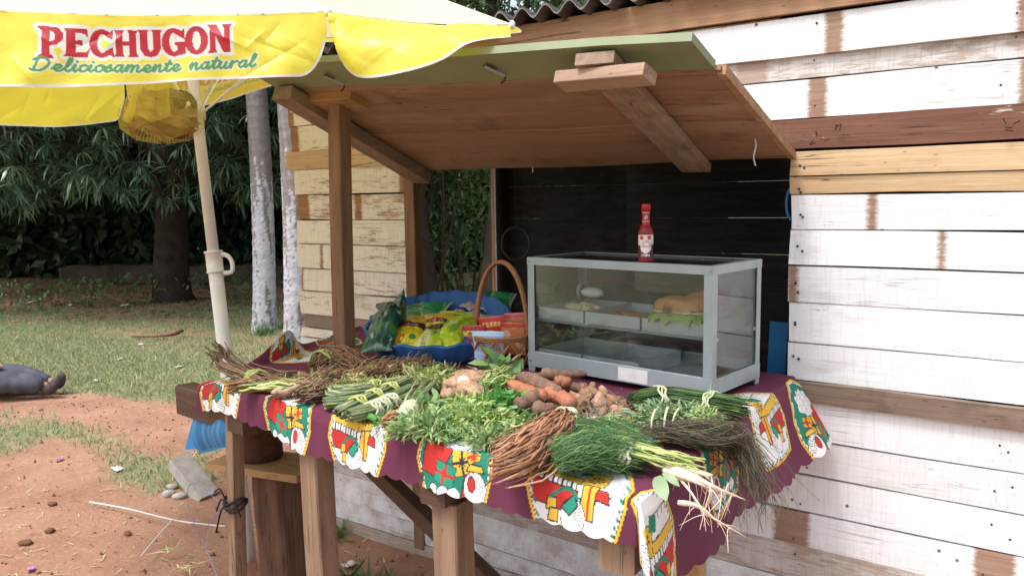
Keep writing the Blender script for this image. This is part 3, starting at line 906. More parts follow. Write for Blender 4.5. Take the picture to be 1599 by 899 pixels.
st = MB().box((-2.775, 1.60, 0.0), (-2.765, 1.638, 1.93)).put('door_edge_strip', 'white_strip', shack)
mbs = MB()
for k in range(26):
    mbs.lathe([(0.0045, 0), (0.0045, 0.004)], 6, (-2.757, 1.605, 0.05 + k*0.07))
mbs.put('rivet', 'dark_iron', st)['kind'] = 'stuff'
MB().box((-2.77, 1.645, 0.0), (-2.755, 1.93, 1.92)).put('door_leaf', 'grey_panel', shack)
# roof: corrugated sheets
def roof_sheet(x0, x1, dy):
    xs = np.arange(x0, x1 + 1e-6, 0.0095); ys = np.array([-0.075 + dy, 0.6, 1.3, 2.1])
    X_, Y_ = np.meshgrid(xs, ys, indexing='ij')
    Z_ = 2.108 + 0.0185*np.sin(X_ * 2*PI/0.094) - 0.1*(Y_ + 0.075)
    top = np.stack([X_, Y_, Z_], -1).reshape(-1, 3)
    n1_, n2_ = len(xs), len(ys)
    F = grid_faces(n1_, n2_).tolist()
    low = top - [0, 0, 0.010]
    N_ = len(top)
    F = F + [[b + N_ for b in f[::-1]] for f in F] + [[i*n2_, (i+1)*n2_, (i+1)*n2_ + N_, i*n2_ + N_] for i in range(n1_-1)]
    put('roof_sheet', np.vstack([top, low]), F, 'roof_sheet', shack, True)
for k in range(5):
    roof_sheet(-2.98 + k*0.94, -2.98 + (k+1)*0.94 - 0.004, rng.uniform(-0.012, 0.012))
# nails and bent staples on the boards
nb = MB()
for z in (1.54, 1.48, 1.40, 1.30, 1.18, 1.06, 0.94):
    for dx in (0, rng.uniform(.0, .01)):
        nb.lathe([(0.004, 0), (0.004, 0.003)], 6, (0, 0, 0))
        nb.v[-1] = nb.v[-1][:, [0, 2, 1]] * [1, -1, 1] + [-0.545 + rng.uniform(-.008, .012), -0.006, z + rng.uniform(-.02, .02)]
for cx, cz in ((-0.44, 1.643), (-0.02, 1.63), (-0.50, 1.615)):
    for k in range(4):
        p = np.array([cx + rng.uniform(-.02, .03), -0.022, cz + rng.uniform(-.02, .02)]); a = rng.uniform(0, PI)
        nb.tube([p, p + [0.016*math.cos(a), -0.006, 0.016*math.sin(a)]], 0.0016, 4)
nb.put('nail', 'dark_iron', shack)['kind'] = 'stuff'
gr = MB()                # nail heads and rust dots over the right wall and the awning boards
for z in (2.03, 1.93, 1.83, 1.74, 0.77, 0.64, 0.52, 0.40, 0.30, 0.18):
    for x_ in (-0.52, -0.02, 0.03):
        gr.lathe([(0.0035, 0), (0.0035, 0.003)], 6, (0, 0, 0))
        gr.v[-1] = gr.v[-1][:, [0, 2, 1]] * [1, -1, 1] + [x_ + rng.uniform(-.03, .03), -0.012, z + rng.uniform(-.03, .03)]
gr.put('nail_head', 'rust_iron', shack)['kind'] = 'stuff'

# the hatch, swung up on its hinges as an awning
AW = [np.array(p) for p in ((-2.06, -0.01, 1.575), (-0.57, -0.012, 1.565), (-0.57, -0.85, 1.770), (-2.06, -0.83, 1.878))]
def aw(u, v, h=0.0):
    """u along the wall 0..1, v outward 0..1, h above the underside"""
    p = (1-u)*(1-v)*AW[0] + u*(1-v)*AW[1] + u*v*AW[2] + (1-u)*v*AW[3]
    return p + np.array([0, 0.3, 0.95]) * h
def aw_panel(name, u0, u1, v0, v1, h0, h1, mat, parent, nu=8):
    us = np.linspace(u0, u1, nu)
    V = []
    for u in us:
        s_ = 0.004*math.sin(u*9)
        V += [aw(u, v0, h0 + s_), aw(u, v1, h0 + s_), aw(u, v1, h1 + s_), aw(u, v0, h1 + s_)]
    F = [(i*4+k, i*4+(k+1) % 4, i*4+4+(k+1) % 4, i*4+4+k) for i in range(nu-1) for k in range(4)]
    F += [(3,2,1,0), tuple((nu-1)*4+k for k in range(4))]
    return put(name, V, F, mat, parent)
awning = aw_panel('awning', 0.0, 1.0, 0.0, 0.405, 0.0, 0.012, 'plywood', shack)
awning['label'] = 'raised plywood hatch serving as an awning'
aw_panel('plywood_sheet', 0.0, 1.0, 0.409, 0.813, 0.003, 0.014, 'plywood', awning)
aw_panel('green_board', 0.0, 0.992, 0.815, 0.995, 0.004, 0.024, 'green_paint', awning)
aw_panel('edge_strip', 0.993, 1.006, 0.0, 0.80, -0.004, 0.02, 'bare_tan_board', awning, 2)
aw_panel('back_rail', 0.02, 0.99, 0.02, 0.10, 0.016, 0.05, 'weathered_board', awning)
def batten(u0, v0, u1, v1, w, h, mat):
    a, b = aw(u0, v0, -h/2 - 0.003), aw(u1, v1, -h/2 - 0.003)
    return MB().bar(a, b, w, h, (0, 0.3, 0.95), 0.0008).put('batten', mat, awning)
batten(0.03, -0.01, 0.045, 0.86, 0.085, 0.045, 'batten_wood')
batten(0.797, -0.02, 0.838, 0.985, 0.095, 0.028, 'batten_wood')
a, b = aw(0.765, 0.925, -0.050), aw(0.925, 0.955, -0.050)
MB().bar(a, b, 0.058, 0.03, (0, 0.3, 0.95)).put('cross_block', 'block_wood', awning)
for u, v in ((0.615, 0.94), (0.215, 0.93), (0.02, 0.36)):
    p, q = aw(u, v, -0.008), aw(u + 0.02, v - 0.09, -0.008)
    q = p + (q - p)*.75
    bo = MB().tube([p, q], 0.0042, 8).put('bolt_latch', 'galvanised', awning)
    mq = (p + q) / 2
    MB().tube(catmull([q, q + [0.0, 0, -0.010], q + [-.012, 0, -.018]], 8), 0.003, 6).put('latch_hook', 'rust_iron', bo)
    MB().bar(p + [0, 0, .004], mq + [0, 0, .004], 0.018, 0.003, (0, .3, .95)).put('latch_plate', 'rust_iron', bo)
p = aw(0.965, 0.25, -0.004)
MB().tube(catmull([p, p + [.004, -.004, -.02], p + [-.003, 0, -.05], p + [.003, 0, -.075]], 14), 0.0022, 5).put('wire_hook', 'pale_cord', awning)
p = aw(0.39, 0.02, -0.004)
MB().tube([p, p + [0.0, 0, -0.02]], 0.002, 5).put('wire_hook', 'pale_cord', awning)

post = thing('awning_post', (-1.85, -0.627, 0.905), 'tall brown wooden post propping the left end of the awning', 'post')
MB().bar((-1.85, -0.627, 0.905), (-1.862, -0.60, 1.768), 0.056, 0.054, (0, 1, 0), 0.004).put('shaft', 'post_wood', post)
MB().bar((-2.045, -0.60, 1.795), (-1.76, -0.605, 1.785), 0.095, 0.048, (0, 0.3, 0.95)).put('cap_block', 'shelf_wood', post)

# things inside the shack
o = MB().tube([(-2.16 + 0.060*math.cos(a), 0.9 + 0.04*math.cos(a), 1.23 + 0.085*math.sin(a)) for a in np.linspace(0, 2*PI, 33)], 0.007, 6, False)
o.tube([(-2.16, 0.9, 1.315), (-2.16, 0.9, 2.0)], 0.0015, 4)
tag(o.put('hanging_hoop', 'grey_panel', smooth=True), 'thin metal hoop hanging inside the dark shack', 'hoop')
o = MB().bar((-0.655, 0.20, 0.80), (-0.65, 0.21, 1.03), 0.06, 0.01, (0, 1, 0))
tag(o.put('blue_board', 'blue_plastic'), 'bright blue plastic panel just inside the hatch beside the case', 'panel')
o = MB().tube([(-0.588 + 0.022*math.cos(a), 0.10, 1.43 + 0.055*math.sin(a)) for a in np.linspace(0, 2*PI, 17)], 0.005, 6, False)
tag(o.put('blue_ring', 'blue_plastic', smooth=True), 'pale blue plastic ring hanging behind the right window jamb', 'ring')

# ------------------------------------------------------------------ trees and background
def rosette_crown(centers, n_leaf=(10, 16), length=(0.16, 0.28), width=0.034):
    pos, dirs, nr, ln = [], [], [], []
    for c in centers:
        k = rng.integers(*n_leaf)
        ax = unit(rng.normal(size=3)*0.5 + [0, 0, 0.25])
        sz = rng.uniform(*length)
        az_ = rng.uniform(0, 2*PI, k); el = rng.uniform(-0.9, 0.5, k)
        d_ = np.stack([np.cos(az_)*np.cos(el), np.sin(az_)*np.cos(el), np.sin(el)], 1) + ax*0.3
        pos.append(np.tile(c, (k, 1)) + d_*0.015); dirs.append(d_); nr.append(np.tile([0, 0, 1.0], (k, 1)) + rng.normal(0, .2, (k, 3)))
        ln.append(sz*rng.uniform(.65, 1.15, k))
    pos, dirs, nr, ln = map(np.concatenate, (pos, dirs, nr, ln))
    return leaves(pos, dirs, nr, ln, width*ln/0.27, 'lance', 3, 1.3)

def blob_points(blobs, n, shell=0.55):
    """points in a set of ellipsoids, more of them near the surface"""
    w = np.array([b[1][0]*b[1][1]*b[1][2] for b in blobs]) ** 0.75; w /= w.sum()
    i = rng.choice(len(blobs), n, p=w)
    c = np.array([b[0] for b in blobs])[i]; r = np.array([b[1] for b in blobs])[i]
    d = unit(rng.normal(size=(n, 3)))
    return c + d * r * (rng.random(n) ** (1/3) * (1 - shell) + shell*rng.uniform(0.8, 1.05, n))[:, None]

def limb(mb, a, b, r0_, r1_, bend=0.2, n=9, k=8):
    a, b = np.array(a, float), np.array(b, float)
    mid = (a + b)/2 + rng.normal(0, bend, 3)*np.array([1, 1, .4])
    P = catmull([a, mid, b], n)
    mb.tube(P, np.linspace(r0_, r1_, n), k)
    return P

def P_at(lat, dep_, z):
    """a spot by metres to the right and metres ahead of the photographer"""
    return np.array([lat*math.cos(YAW) - dep_*math.sin(YAW), -2.42 + lat*math.sin(YAW) + dep_*math.cos(YAW), z])

# mango tree filling the left background
mango = thing('mango_tree', tuple(P_at(-5.2, 11.6, 0.0)), 'dense dark green mango tree with long drooping leaves behind the yard', 'tree')
tb = MB()
base = P_at(-5.2, 11.6, -0.05)
tb.tube(catmull([base, base + [0, 0, .5], base + [.05, .05, 1.5], base + [.1, 0, 2.6]], 10), [.36, .29, .27, .26, .25, .24, .24, .23, .22, .2], 12)
tips = []
for k in range(9):
    a = 2*PI*k/9
    e = base + np.array([2.2*math.cos(a), 2.2*math.sin(a), rng.uniform(2.4, 4.2)])
    tips.append(limb(tb, base + [0.08, 0, rng.uniform(1.5, 2.6)], e, 0.13, 0.03))
tb.put('trunk', 'bark_dark', mango, True)
blobs = [(P_at(l, d_, z), r_) for l, d_, z, r_ in [(-7.6, 10.2, 3.3, (1.5, 1.5, 1.6)), (-6.0, 9.9, 2.7, (1.4, 1.2, 1.35)), (-4.6, 9.7, 2.6, (1.3, 1.2, 1.3)),
         (-3.3, 10.2, 2.9, (1.1, 1.1, 1.5)), (-5.4, 11.5, 4.4, (2.4, 2.4, 1.9)), (-7.8, 11.5, 4.0, (1.8, 1.8, 1.8)), (-3.2, 11.5, 4.2, (1.6, 1.6, 1.6)), (-5.5, 9.3, 3.8, (2.2, 1.2, 1.3))]]
C_ = blob_points(blobs, 3000)
C_ = C_[C_[:, 2] > 1.05 + 0.35*noise2(C_[:, 0]*1.3, C_[:, 1]*1.3, 5)]
V, F = rosette_crown(C_)
put('crown', V, F, 'mango_leaf', mango)
mb = MB()
for c in C_[rng.choice(len(C_), 160, replace=False)]:
    c0 = np.array(blobs[int(np.argmin([np.linalg.norm(c - b[0]) for b in blobs]))][0])
    mb.tube([c0 + (c - c0)*0.35, c0 + (c - c0)*0.7 + rng.normal(0, .05, 3), c], [0.02, 0.012, 0.006], 4, False)
mb.put('twig', 'bark_dark', mango)['kind'] = 'stuff'

def leaf_tree(name, label, lat, dep_, h, blobs_rel, n_leaf, mat, lsize=(0.08, 0.16), tr=0.16, shape='lance', group='trees around the yard', wr=0.3):
    b = P_at(lat, dep_, 0.0)
    t_ = thing(name, tuple(b), label, 'tree', group)
    tb = MB()
    top = b + np.array([rng.uniform(-.2, .2), rng.uniform(-.2, .2), h*0.75])
    P = limb(tb, b - [0, 0, .1], top, tr, tr*0.35, 0.15, 10)
    cs = []
    for l, d_, z, r_ in blobs_rel:
        c = P_at(lat + l, dep_ + d_, z)
        cs.append((c, r_))
        limb(tb, P[min(9, max(3, int(9*z/h*0.6)))], c, tr*0.45, tr*0.08, 0.2)
    tb.put('trunk', 'bark_dark', t_, True)
    C_ = blob_points(cs, n_leaf, 0.4)
    d_ = rng.normal(size=(n_leaf, 3)) + [0, 0, -0.4]
    V, F = leaves(C_, d_, rng.normal(size=(n_leaf, 3)) + [0, 0, 1], rng.uniform(*lsize, n_leaf), rng.uniform(*lsize, n_leaf)*wr, shape, 2)
    put('crown', V, F, mat, t_)
    return t_
leaf_tree('broadleaf_tree', 'tall leafy tree rising behind the shack roof', -0.3, 9.0, 5.6, [(-1, 0, 4.6, (1.8, 1.6, 1.6)), (0.6, 0.3, 4.9, (1.7, 1.5, 1.6)), (2.0, 0.8, 4.7, (1.6, 1.5, 1.4)), (0.2, -.5, 3.9, (1.5, 1.2, .9))], 15000, 'tree_leaf')
leaf_tree('broadleaf_tree', 'dark tree seen through the hatch with a slim trunk', -1.1, 10.6, 4.5, [(-.6, 0, 3.0, (1.0, .9, 1.3)), (.3, .2, 3.4, (.9, .9, 1.2)), (-.2, .4, 2.2, (.8, .7, .6))], 6500, 'tree_leaf', tr=0.13)
leaf_tree('broadleaf_tree', 'bushy tree behind the two whitewashed palm trunks', -3.2, 13.5, 5.5, [(-1.2, 0, 3.4, (1.9, 1.6, 2.0)), (.9, .2, 3.2, (1.6, 1.5, 2.1)), (0, .2, 4.6, (1.8, 1.5, 1.4))], 13000, 'hedge_leaf', (0.1, 0.2))
leaf_tree('broadleaf_tree', 'dark leafy tree at the far left behind the mango branches', -9.4, 12.6, 5.5, [(-.8, 0, 3.0, (1.7, 1.5, 2.3)), (1.0, .3, 3.4, (1.7, 1.5, 2.2)), (0.2, -.6, 1.6, (1.3, .9, 1.2))], 12000, 'hedge_leaf', (0.1, 0.2))
leaf_tree('broadleaf_tree', 'slender forked tree beyond the doorway of the shack', -0.35, 12.6, 4.8, [(-.3, 0, 3.8, (.9, .9, 1.0)), (.6, .2, 3.5, (.8, .8, 1.0))], 4000, 'tree_leaf', tr=0.10)
# a thick belt of shrubs behind everything
n = 85000
lat = rng.uniform(-17, 4.5, n); dd = rng.uniform(15.5, 19, n)
zz = rng.uniform(0, 1, n) ** 0.8 * (4.2 + 1.2*np.sin(lat*0.9) + 0.7*np.sin(lat*2.3))
gap_ = (lat > -2.6) & (lat < 1.0) & (zz > 0.9) & (rng.random(n) < 0.72)
k = ~gap_
pts = np.stack([lat*math.cos(YAW) - dd*math.sin(YAW), -2.42 + lat*math.sin(YAW) + dd*math.cos(YAW), zz], 1)[k]
V, F = leaves(pts, rng.normal(size=(len(pts), 3)), rng.normal(size=(len(pts), 3)) + [0, 0, .6], rng.uniform(.18, .4, len(pts)), rng.uniform(.09, .2, len(pts)), 'oval', 2)
tag(put('hedge', V, F, 'hedge_leaf', base=tuple(P_at(-6, 17, 0))), 'thick dark belt of shrubs and undergrowth behind the trees', 'hedge', kind='stuff')
n = 26000  # trunkless leaf layer added overhead to keep sky light off the background
lat = rng.uniform(-17, -1.4, n); dd = rng.uniform(12.6, 15.5, n)
zz = rng.uniform(0, 1, n) * 1.0 + 3.9
pts = np.stack([lat*math.cos(YAW) - dd*math.sin(YAW), -2.42 + lat*math.sin(YAW) + dd*math.cos(YAW), zz], 1)
V, F = leaves(pts, rng.normal(size=(n, 3)), rng.normal(size=(n, 3)) + [0, 0, 1.5], rng.uniform(.2, .42, n), rng.uniform(.1, .2, n), 'oval', 2)
tag(put('shading_leaf_roof', V, F, 'hedge_leaf', base=tuple(P_at(-8, 14, 0))), 'closed roof of dark leaves added to darken the ground below', 'foliage', kind='stuff')

# low wall in the shade
a, b = P_at(-8.6, 14.6, 0.0), P_at(-1.9, 13.6, 0.0)
lw_ = MB().bar(a + [0, 0, .17], b + [0, 0, .17], 0.22, 0.36, (0, 0, 1), 0.02).put('low_wall', 'low_wall_stone')
tag(lw_, 'low stained wall in the deep shade under the trees', 'wall')

# two palm trunks with whitewashed feet
def palm(lat_dep_base, h, r, lean, label, wash=1.5):
    b = np.array(lat_dep_base, float); b[2] = -0.05
    t_ = thing('palm_tree', tuple(b), label, 'palm tree', 'palms beside the shack')
    nz, na = 420, 36
    z = np.linspace(0, h, nz); a = np.linspace(0, 2*PI, na, endpoint=False)
    Z_, A_ = np.meshgrid(z, a, indexing='ij')
    rr = r*(1.0 + 0.22*np.exp(-Z_/0.25) - 0.12*Z_/h) * (1 + 0.012*np.sin(Z_*2*PI/0.13) + 0.012*rng.normal(size=Z_.shape))
    X_ = b[0] + lean[0]*Z_/h + 0.05*np.sin(Z_) + rr*np.cos(A_); Y_ = b[1] + lean[1]*Z_/h + rr*np.sin(A_)
    V = np.stack([X_, Y_, b[2] + Z_], -1).reshape(-1, 3)
    F = [(i*na+k, i*na+(k+1) % na, i*na+na+(k+1) % na, i*na+na+k) for i in range(nz-1) for k in range(na)]
    n_ = rng.random(Z_.shape)
    xx_, yy_ = np.cos(A_)*9, np.sin(A_)*9
    mot = 0.8*noise2(xx_ + Z_*3, yy_ + Z_*9, 9) + 0.7*noise2(xx_*3, yy_*3 + Z_*14, 10) + 0.5*(n_ - 0.5)
    bark = np.stack([0.20 + 0.05*mot, 0.175 + 0.05*mot, 0.165 + 0.05*mot], -1)
    ringd = (np.sin(Z_*2*PI/0.13) > 0.93)[..., None]
    bark = np.where(ringd & (mot > -.1)[..., None], bark*0.75, bark)
    white = (mot + np.clip((wash - Z_)*1.2, -1.5, 0.34) > 0.0)[..., None]
    col = np.where(white, np.array([0.40, 0.395, 0.42]) * (0.8 + 0.4*n_[..., None]), bark)
    put('trunk', V, F, 'palm_bark', t_, True, col=np.clip(col, 0.03, 1).reshape(-1, 3))
    top = np.array([b[0] + lean[0], b[1] + lean[1], b[2] + h])
    pos, dr, nr, ln = [], [], [], []
    for k in range(14):
        az_ = 2*PI*k/14 + rng.uniform(-.2, .2); el = rng.uniform(-.1, .9)
        for s_ in np.linspace(0.2, 1, 22):
            L_ = 2.1*s_
            p = top + np.array([math.cos(az_)*L_*math.cos(el), math.sin(az_)*L_*math.cos(el), L_*math.sin(el) - 0.45*L_*L_*0.5])
            for sg in (-1, 1):
                pos.append(p); dr.append((math.cos(az_ + sg*1.0), math.sin(az_ + sg*1.0), -.5)); nr.append((0, 0, 1)); ln.append(0.5*(1.1 - s_*.6))
    V, F = leaves(np.array(pos), np.array(dr), np.array(nr, float), np.array(ln), 0.035, 'blade', 2)
    put('crown', V, F, 'tree_leaf', t_)
palm((-7.291,3.351,0.000), 6.5, 0.128, (-0.52, .52), 'grey palm trunk with whitewashed foot standing free in the grass')
palm((-5.706,2.453,0.000), 6.5, 0.115, (-0.50, .50), 'grey palm trunk half hidden behind the corner of the shack', 1.3)
# tufts at the foot of the palms, weeds under the table
def weed(name, c, n_, r_, h, mat, label, cat='plant', group='weeds', lw=0.012, up_=1.0):
    pos = np.array([c[0], c[1], float(ground_z(c[0], c[1]))]) + rng.normal(0, r_, (n_, 3))*[1, 1, 0]
    d_ = rng.normal(size=(n_, 3))*[.8, .8, .25] + [0, 0, up_]
    V, F = leaves(pos, d_, rng.normal(size=(n_, 3)), rng.uniform(.5, 1, n_)*h, lw*rng.uniform(.6, 1.3, n_), 'blade', 3)
    return tag(put(name, V, F, mat), label, cat, group)
weed('grass_tuft', (-7.071,3.174,0.000), 110, 0.05, 0.2, 'weed_leaf', 'green grass tuft at the foot of the free-standing palm', group='tufts by the palms')
weed('weed', (-2.153,-0.315,0.000), 26, 0.04, 0.16, 'weed_leaf', 'small green weed on the dark earth under the table', group='weeds under the table')
weed('weed', (-1.987,-0.307,0.000), 22, 0.05, 0.10, 'weed_leaf', 'low weed nearest the middle table leg on dark earth', group='weeds under the table')
weed('weed', (-2.527,-0.071,0.000), 24, 0.03, 0.10, 'weed_leaf', 'weed sprouting against the foot of the plank wall', group='weeds under the table')
for px_, lb in ((P_at(-6.2, 10.9, 0), 'low bushy weed at the edge of the shade, far left'), (P_at(-5.6, 11.2, 0), 'low bushy weed at the edge of the shade near the mango trunk'), (P_at(-7.0, 10.6, 0), 'low weed at the left margin of the shaded ground'), (P_at(-4.2, 11.3, 0), 'small weed right of the mango trunk in the shade')):
    n_ = 240
    pos = np.array([px_[0], px_[1], 0]) + np.abs(rng.normal(0, 1, (n_, 3)))*rng.choice([-1, 1], (n_, 3))*[.28, .28, 0] + np.array([0, 0, 1])*rng.uniform(.02, .45, (n_, 1))
    V, F = leaves(pos, rng.normal(size=(n_, 3)), rng.normal(size=(n_, 3)) + [0, 0, 1], rng.uniform(.05, .12, n_), rng.uniform(.02, .04, n_), 'lance', 2)
    wt = thing('low_weed', (px_[0], px_[1], 0), lb, 'plant', 'weeds at the edge of the shade')
    put('leaves', V, F, 'weed_leaf', wt)['kind'] = 'stuff'

# tangled climbers and the far house seen through the hatch and doorway
c = P_at(-0.95, 11.4, 0.0)
t_ = thing('climber_thicket', tuple(c), 'tangled green climbers seen through the left of the hatch', 'shrub')
n_ = 5200
pos = np.stack([P_at(l_, d_, z_) for l_, d_, z_ in zip(rng.normal(-.75, .75, n_), rng.uniform(10.9, 12.2, n_), rng.uniform(0, 1, n_)**.7*3.4)])
V, F = leaves(pos, rng.normal(size=(n_, 3)) + [0, 0, -.5], rng.normal(size=(n_, 3)) + [0, 0, .8], rng.uniform(.06, .16, n_), rng.uniform(.02, .06, n_), 'lance', 2)
put('leaves', V, F, 'weed_leaf', t_)['kind'] = 'stuff'
tb = MB()
for k in range(26):
    a = P_at(rng.normal(-.8, .7), rng.uniform(10.8, 12), 0); b = a + np.array([rng.normal(0, .6), rng.normal(0, .4), rng.uniform(1.5, 3.4)])
    tb.tube(catmull([a, (a + b)/2 + rng.normal(0, .15, 3), b], 8), np.linspace(.022, .006, 8), 5)
tb.put('stems', 'twig_brown', t_)['kind'] = 'stuff'
hc = P_at(-0.6, 21, 0)
house = thing('far_house', tuple(hc), 'pale house with a red tiled roof glimpsed through trees behind the shack', 'house')
def hbox(l0, l1, d0, d1, z0, z1):
    q = [P_at(l0, d0, 0), P_at(l1, d0, 0), P_at(l1, d1, 0), P_at(l0, d1, 0)]
    V = [(p[0], p[1], z0) for p in q] + [(p[0], p[1], z1) for p in q]
    return V, [(3,2,1,0),(4,5,6,7),(0,1,5,4),(1,2,6,5),(2,3,7,6),(3,0,4,7)]
put('wall', *hbox(-4, 3, 20, 24, 0, 2.1), 'house_wall', house)
for l0 in (-2.6, -0.9, 0.8):
    w_ = put('window', *hbox(l0, l0 + .7, 19.96, 20.05, .8, 1.7), 'window_dark', house)
rf = MB()
for k in range(24):
    l0 = -4.3 + k*0.32
    for r_ in range(7):
        d0, z0 = 19.5 + r_*0.36, 2.05 + r_*0.17
        q = [P_at(l0, d0, z0), P_at(l0 + .29, d0, z0), P_at(l0 + .29, d0 + .38, z0 + .19), P_at(l0, d0 + .38, z0 + .19)]
        rf.add(q + [p - np.array([0, 0, .03]) for p in q] + [(q[0] + q[1])/2 + [0, 0, .05], (q[2] + q[3])/2 + [0, 0, .05]], [(0, 8, 9, 3), (8, 1, 2, 9), (0, 4, 5, 1), (0, 1, 8)])
rf.put('roof_tile', 'tile_red', house)['kind'] = 'stuff'

# ------------------------------------------------------------------ the yellow umbrella
PB = np.array((-2.590,-0.504,0.000)); PB[2] = -0.03
PM = np.array((-2.797,-0.481,1.790))
pd = unit(PM - PB)
HUB = PB + pd * 2.42
APEX = PB + pd * 2.56
RIM = [np.array(p) for p in ((-2.230,-1.532,1.946), (-1.588,-0.900,1.967), (-1.284,-0.450,1.971), (-2.25, 0.50, 2.26), (-3.26, 0.50, 2.335), (-3.900,-0.130,2.095), (-3.82, -1.02, 2.0), (-3.13, -1.6, 1.96))]
umb = thing('sun_umbrella', tuple(PB), 'large yellow printed sun umbrella on a leaning cream pole', 'umbrella')
YEL = np.array([0.84, 0.74, 0.075])
SUNLIT_TOP = np.array([0.86, 0.83, 0.58])  # paler than the valance yellow: glaring sunlight is painted into the canopy colour
RED, GREEN_T = np.array([0.50, 0.012, 0.025]), np.array([0.10, 0.32, 0.10])

def valance_print(P, W, H, vmax, text):
    """P: (u to the right, v downward) in metres on the cloth"""
    col = np.tile(YEL, (len(P), 1))
    if text:
        x0, x1 = 0.205*W, 0.72*W
        words_ = 'PECHUGON'; w = (x1 - x0) / 8
        Q = P * [1, -1]
        hit = np.zeros(len(P), bool); outl = np.full(len(P), 1e9)
        for i, ch in enumerate(words_):
            a = i / 7
            top = 0.034 - 0.010*a + (0.008*math.sin(a*PI)); bot = 0.113 - 0.012*a
            if ch in 'P': bot += 0.004
            ins = np.zeros(len(P), bool)
            for poly in SLAB[ch]:
                q = np.asarray(poly, float)
                q = np.stack([x0 + (i - 0.02 + q[:, 0]*1.04)*w, -bot + q[:, 1]*(bot - top)], 1)
                ins ^= poly_in(Q, q)
                outl = np.minimum(outl, line_dist(Q, q, True))
            hit |= ins
        col[(outl < 0.0085) & ~hit] = (0.80, 0.80, 0.76)
        col[hit] = RED
        xu = (0.785 - 0.185)*W / 18.25; yu = 0.0175
        cx, dmin = 0.185*W, np.full(len(P), 1e9)
        for ch in 'Deliciosamente natural':
            wd, sts = CURSIVE[ch]
            for st in sts:
                pts = np.array(st, float)
                if len(pts) > 2: pts = catmull(pts, len(pts)*3)
                base_ = 0.153 - 0.016*(cx/W)
                pts = np.stack([cx + (pts[:, 0] + 0.18*pts[:, 1])*xu, -(base_ - pts[:, 1]*yu)], 1)
                sel = (np.abs(Q[:, 0] - pts[:, 0].mean()) < 0.06)
                dmin[sel] = np.minimum(dmin[sel], line_dist(Q[sel], pts))
            cx += wd*xu
        col[(dmin < 0.0058) & (col[:, 0] > 0.6) & ~hit] = (0.80, 0.80, 0.72)
        col[dmin < 0.0033] = GREEN_T
    return col

def valance(i, H=0.192, text=False, fade=0.0, bottom=None, flare=0.16, short=1.0, seed=0):
    A, B = RIM[i], RIM[(i + 1) % 8]
    W = np.linalg.norm(B - A); e = (B - A) / W
    out = unit(np.cross(e, [0, 0, 1.0]))
    if out @ ((A + B)/2 - HUB)[:3] < 0: out = -out
    nu = 420 if text else 220; nv = 96 if text else 50
    u = np.linspace(0.004, W - 0.004, nu)
    r_ = 0.085
    k_ = np.minimum(u, W - u)
    vmax = H*short*np.where(k_ < r_, np.sqrt(np.clip(1 - ((r_ - k_)/r_)**2.2, 0.003, 1)), 1.0)
    vmax = vmax * (1 + 0.03*np.sin(u*9 + i)) * (1 - 0.13*(u/W)*(i == 0))
    U, T = np.meshgrid(u, np.linspace(0, 1, nv), indexing='ij')
    Vv = T * vmax[:, None]
    wav = 0.012*np.sin(U*11 + i*2) * (Vv/H) + 0.006*np.sin(U*31 + i + Vv*20)*(Vv/H) + 0.004*noise2(U*30, Vv*42, 20 + i)
    rg = np.random.default_rng(900 + i)
    for _ in range(16):                     # sharp little creases left from folding
        c0 = np.array([rg.uniform(0, W), rg.uniform(0.2, 0.9)*H]); an = rg.choice([-1, 1])*rg.uniform(.4, 1.2); ln2 = rg.uniform(.03, .10)
        al_ = (U - c0[0])*math.cos(an) + (Vv - c0[1])*math.sin(an); ac = -(U - c0[0])*math.sin(an) + (Vv - c0[1])*math.cos(an)
        wav = wav + rg.choice([-1, 1])*rg.uniform(.003, .006)*np.exp(-np.abs(ac)/.012)*np.exp(-(al_/ln2)**4)*np.clip(Vv/H*3, 0, 1)
    sag = -0.014*np.sin(PI*U/W)
    P = A + e*U[..., None] + np.array([0, 0, 1.0])*(sag - Vv*math.cos(flare))[..., None] + out*(Vv*math.sin(flare) + wav)[..., None]
    if bottom is not None:
        Bc = catmull(bottom, nu)
        top_ = A + e*U[..., None] + np.array([0, 0, 1.0])*sag[..., None]
        P = top_*(1 - T[..., None]) + Bc[:, None]*T[..., None]
        bul = np.sin(PI*T)*0.035 + 0.004*noise2(U*30, T*8, 31)*np.sin(PI*T) + 0.010*np.sin(U*30 + T*3)*T*(1 - T)*2
        P = P + out*(wav*np.sin(PI*T))[..., None]
        P = P + np.array([0.1, -0.95, 0.15])*(bul*2.4*np.clip(np.sin(PI*U/W), 0, 1)**0.6)[..., None]
        vmax = np.full(nu, H); Vv = T*H
    P2 = np.stack([U.ravel(), Vv.ravel()], 1)
    col = valance_print(P2, W, H, vmax, text)
    if fade:
        col = col*(1 - fade) + YEL*fade*np.array([1, .85, 1])
    edge = np.stack([u, vmax], 1)
    d = line_dist(P2, edge[::3])
    col[d < 0.0065] = (0.78, 0.76, 0.74)
    o = put('valance', P, grid_faces(nu, nv), 'umbrella_vinyl', umb, True, col=col)
    return o
valance(0, text=True)
valance(1, bottom=[(-1.567,-0.905,1.945), (-1.554,-0.910,1.867), (-1.502,-0.915,1.799), (-1.429,-0.920,1.774), (-1.299,-0.905,1.781), (-1.199,-0.900,1.797), (-1.129,-0.895,1.826), (-1.098,-0.850,1.842), (-1.060,-0.800,1.851)])
valance(2, short=0.25, flare=1.2)
valance(3, short=0.25, flare=1.3)
valance(4, H=0.20, text=True, fade=0.6)
valance(5, H=0.20, flare=0.05)
valance(6, H=0.20)
valance(7, H=0.20)
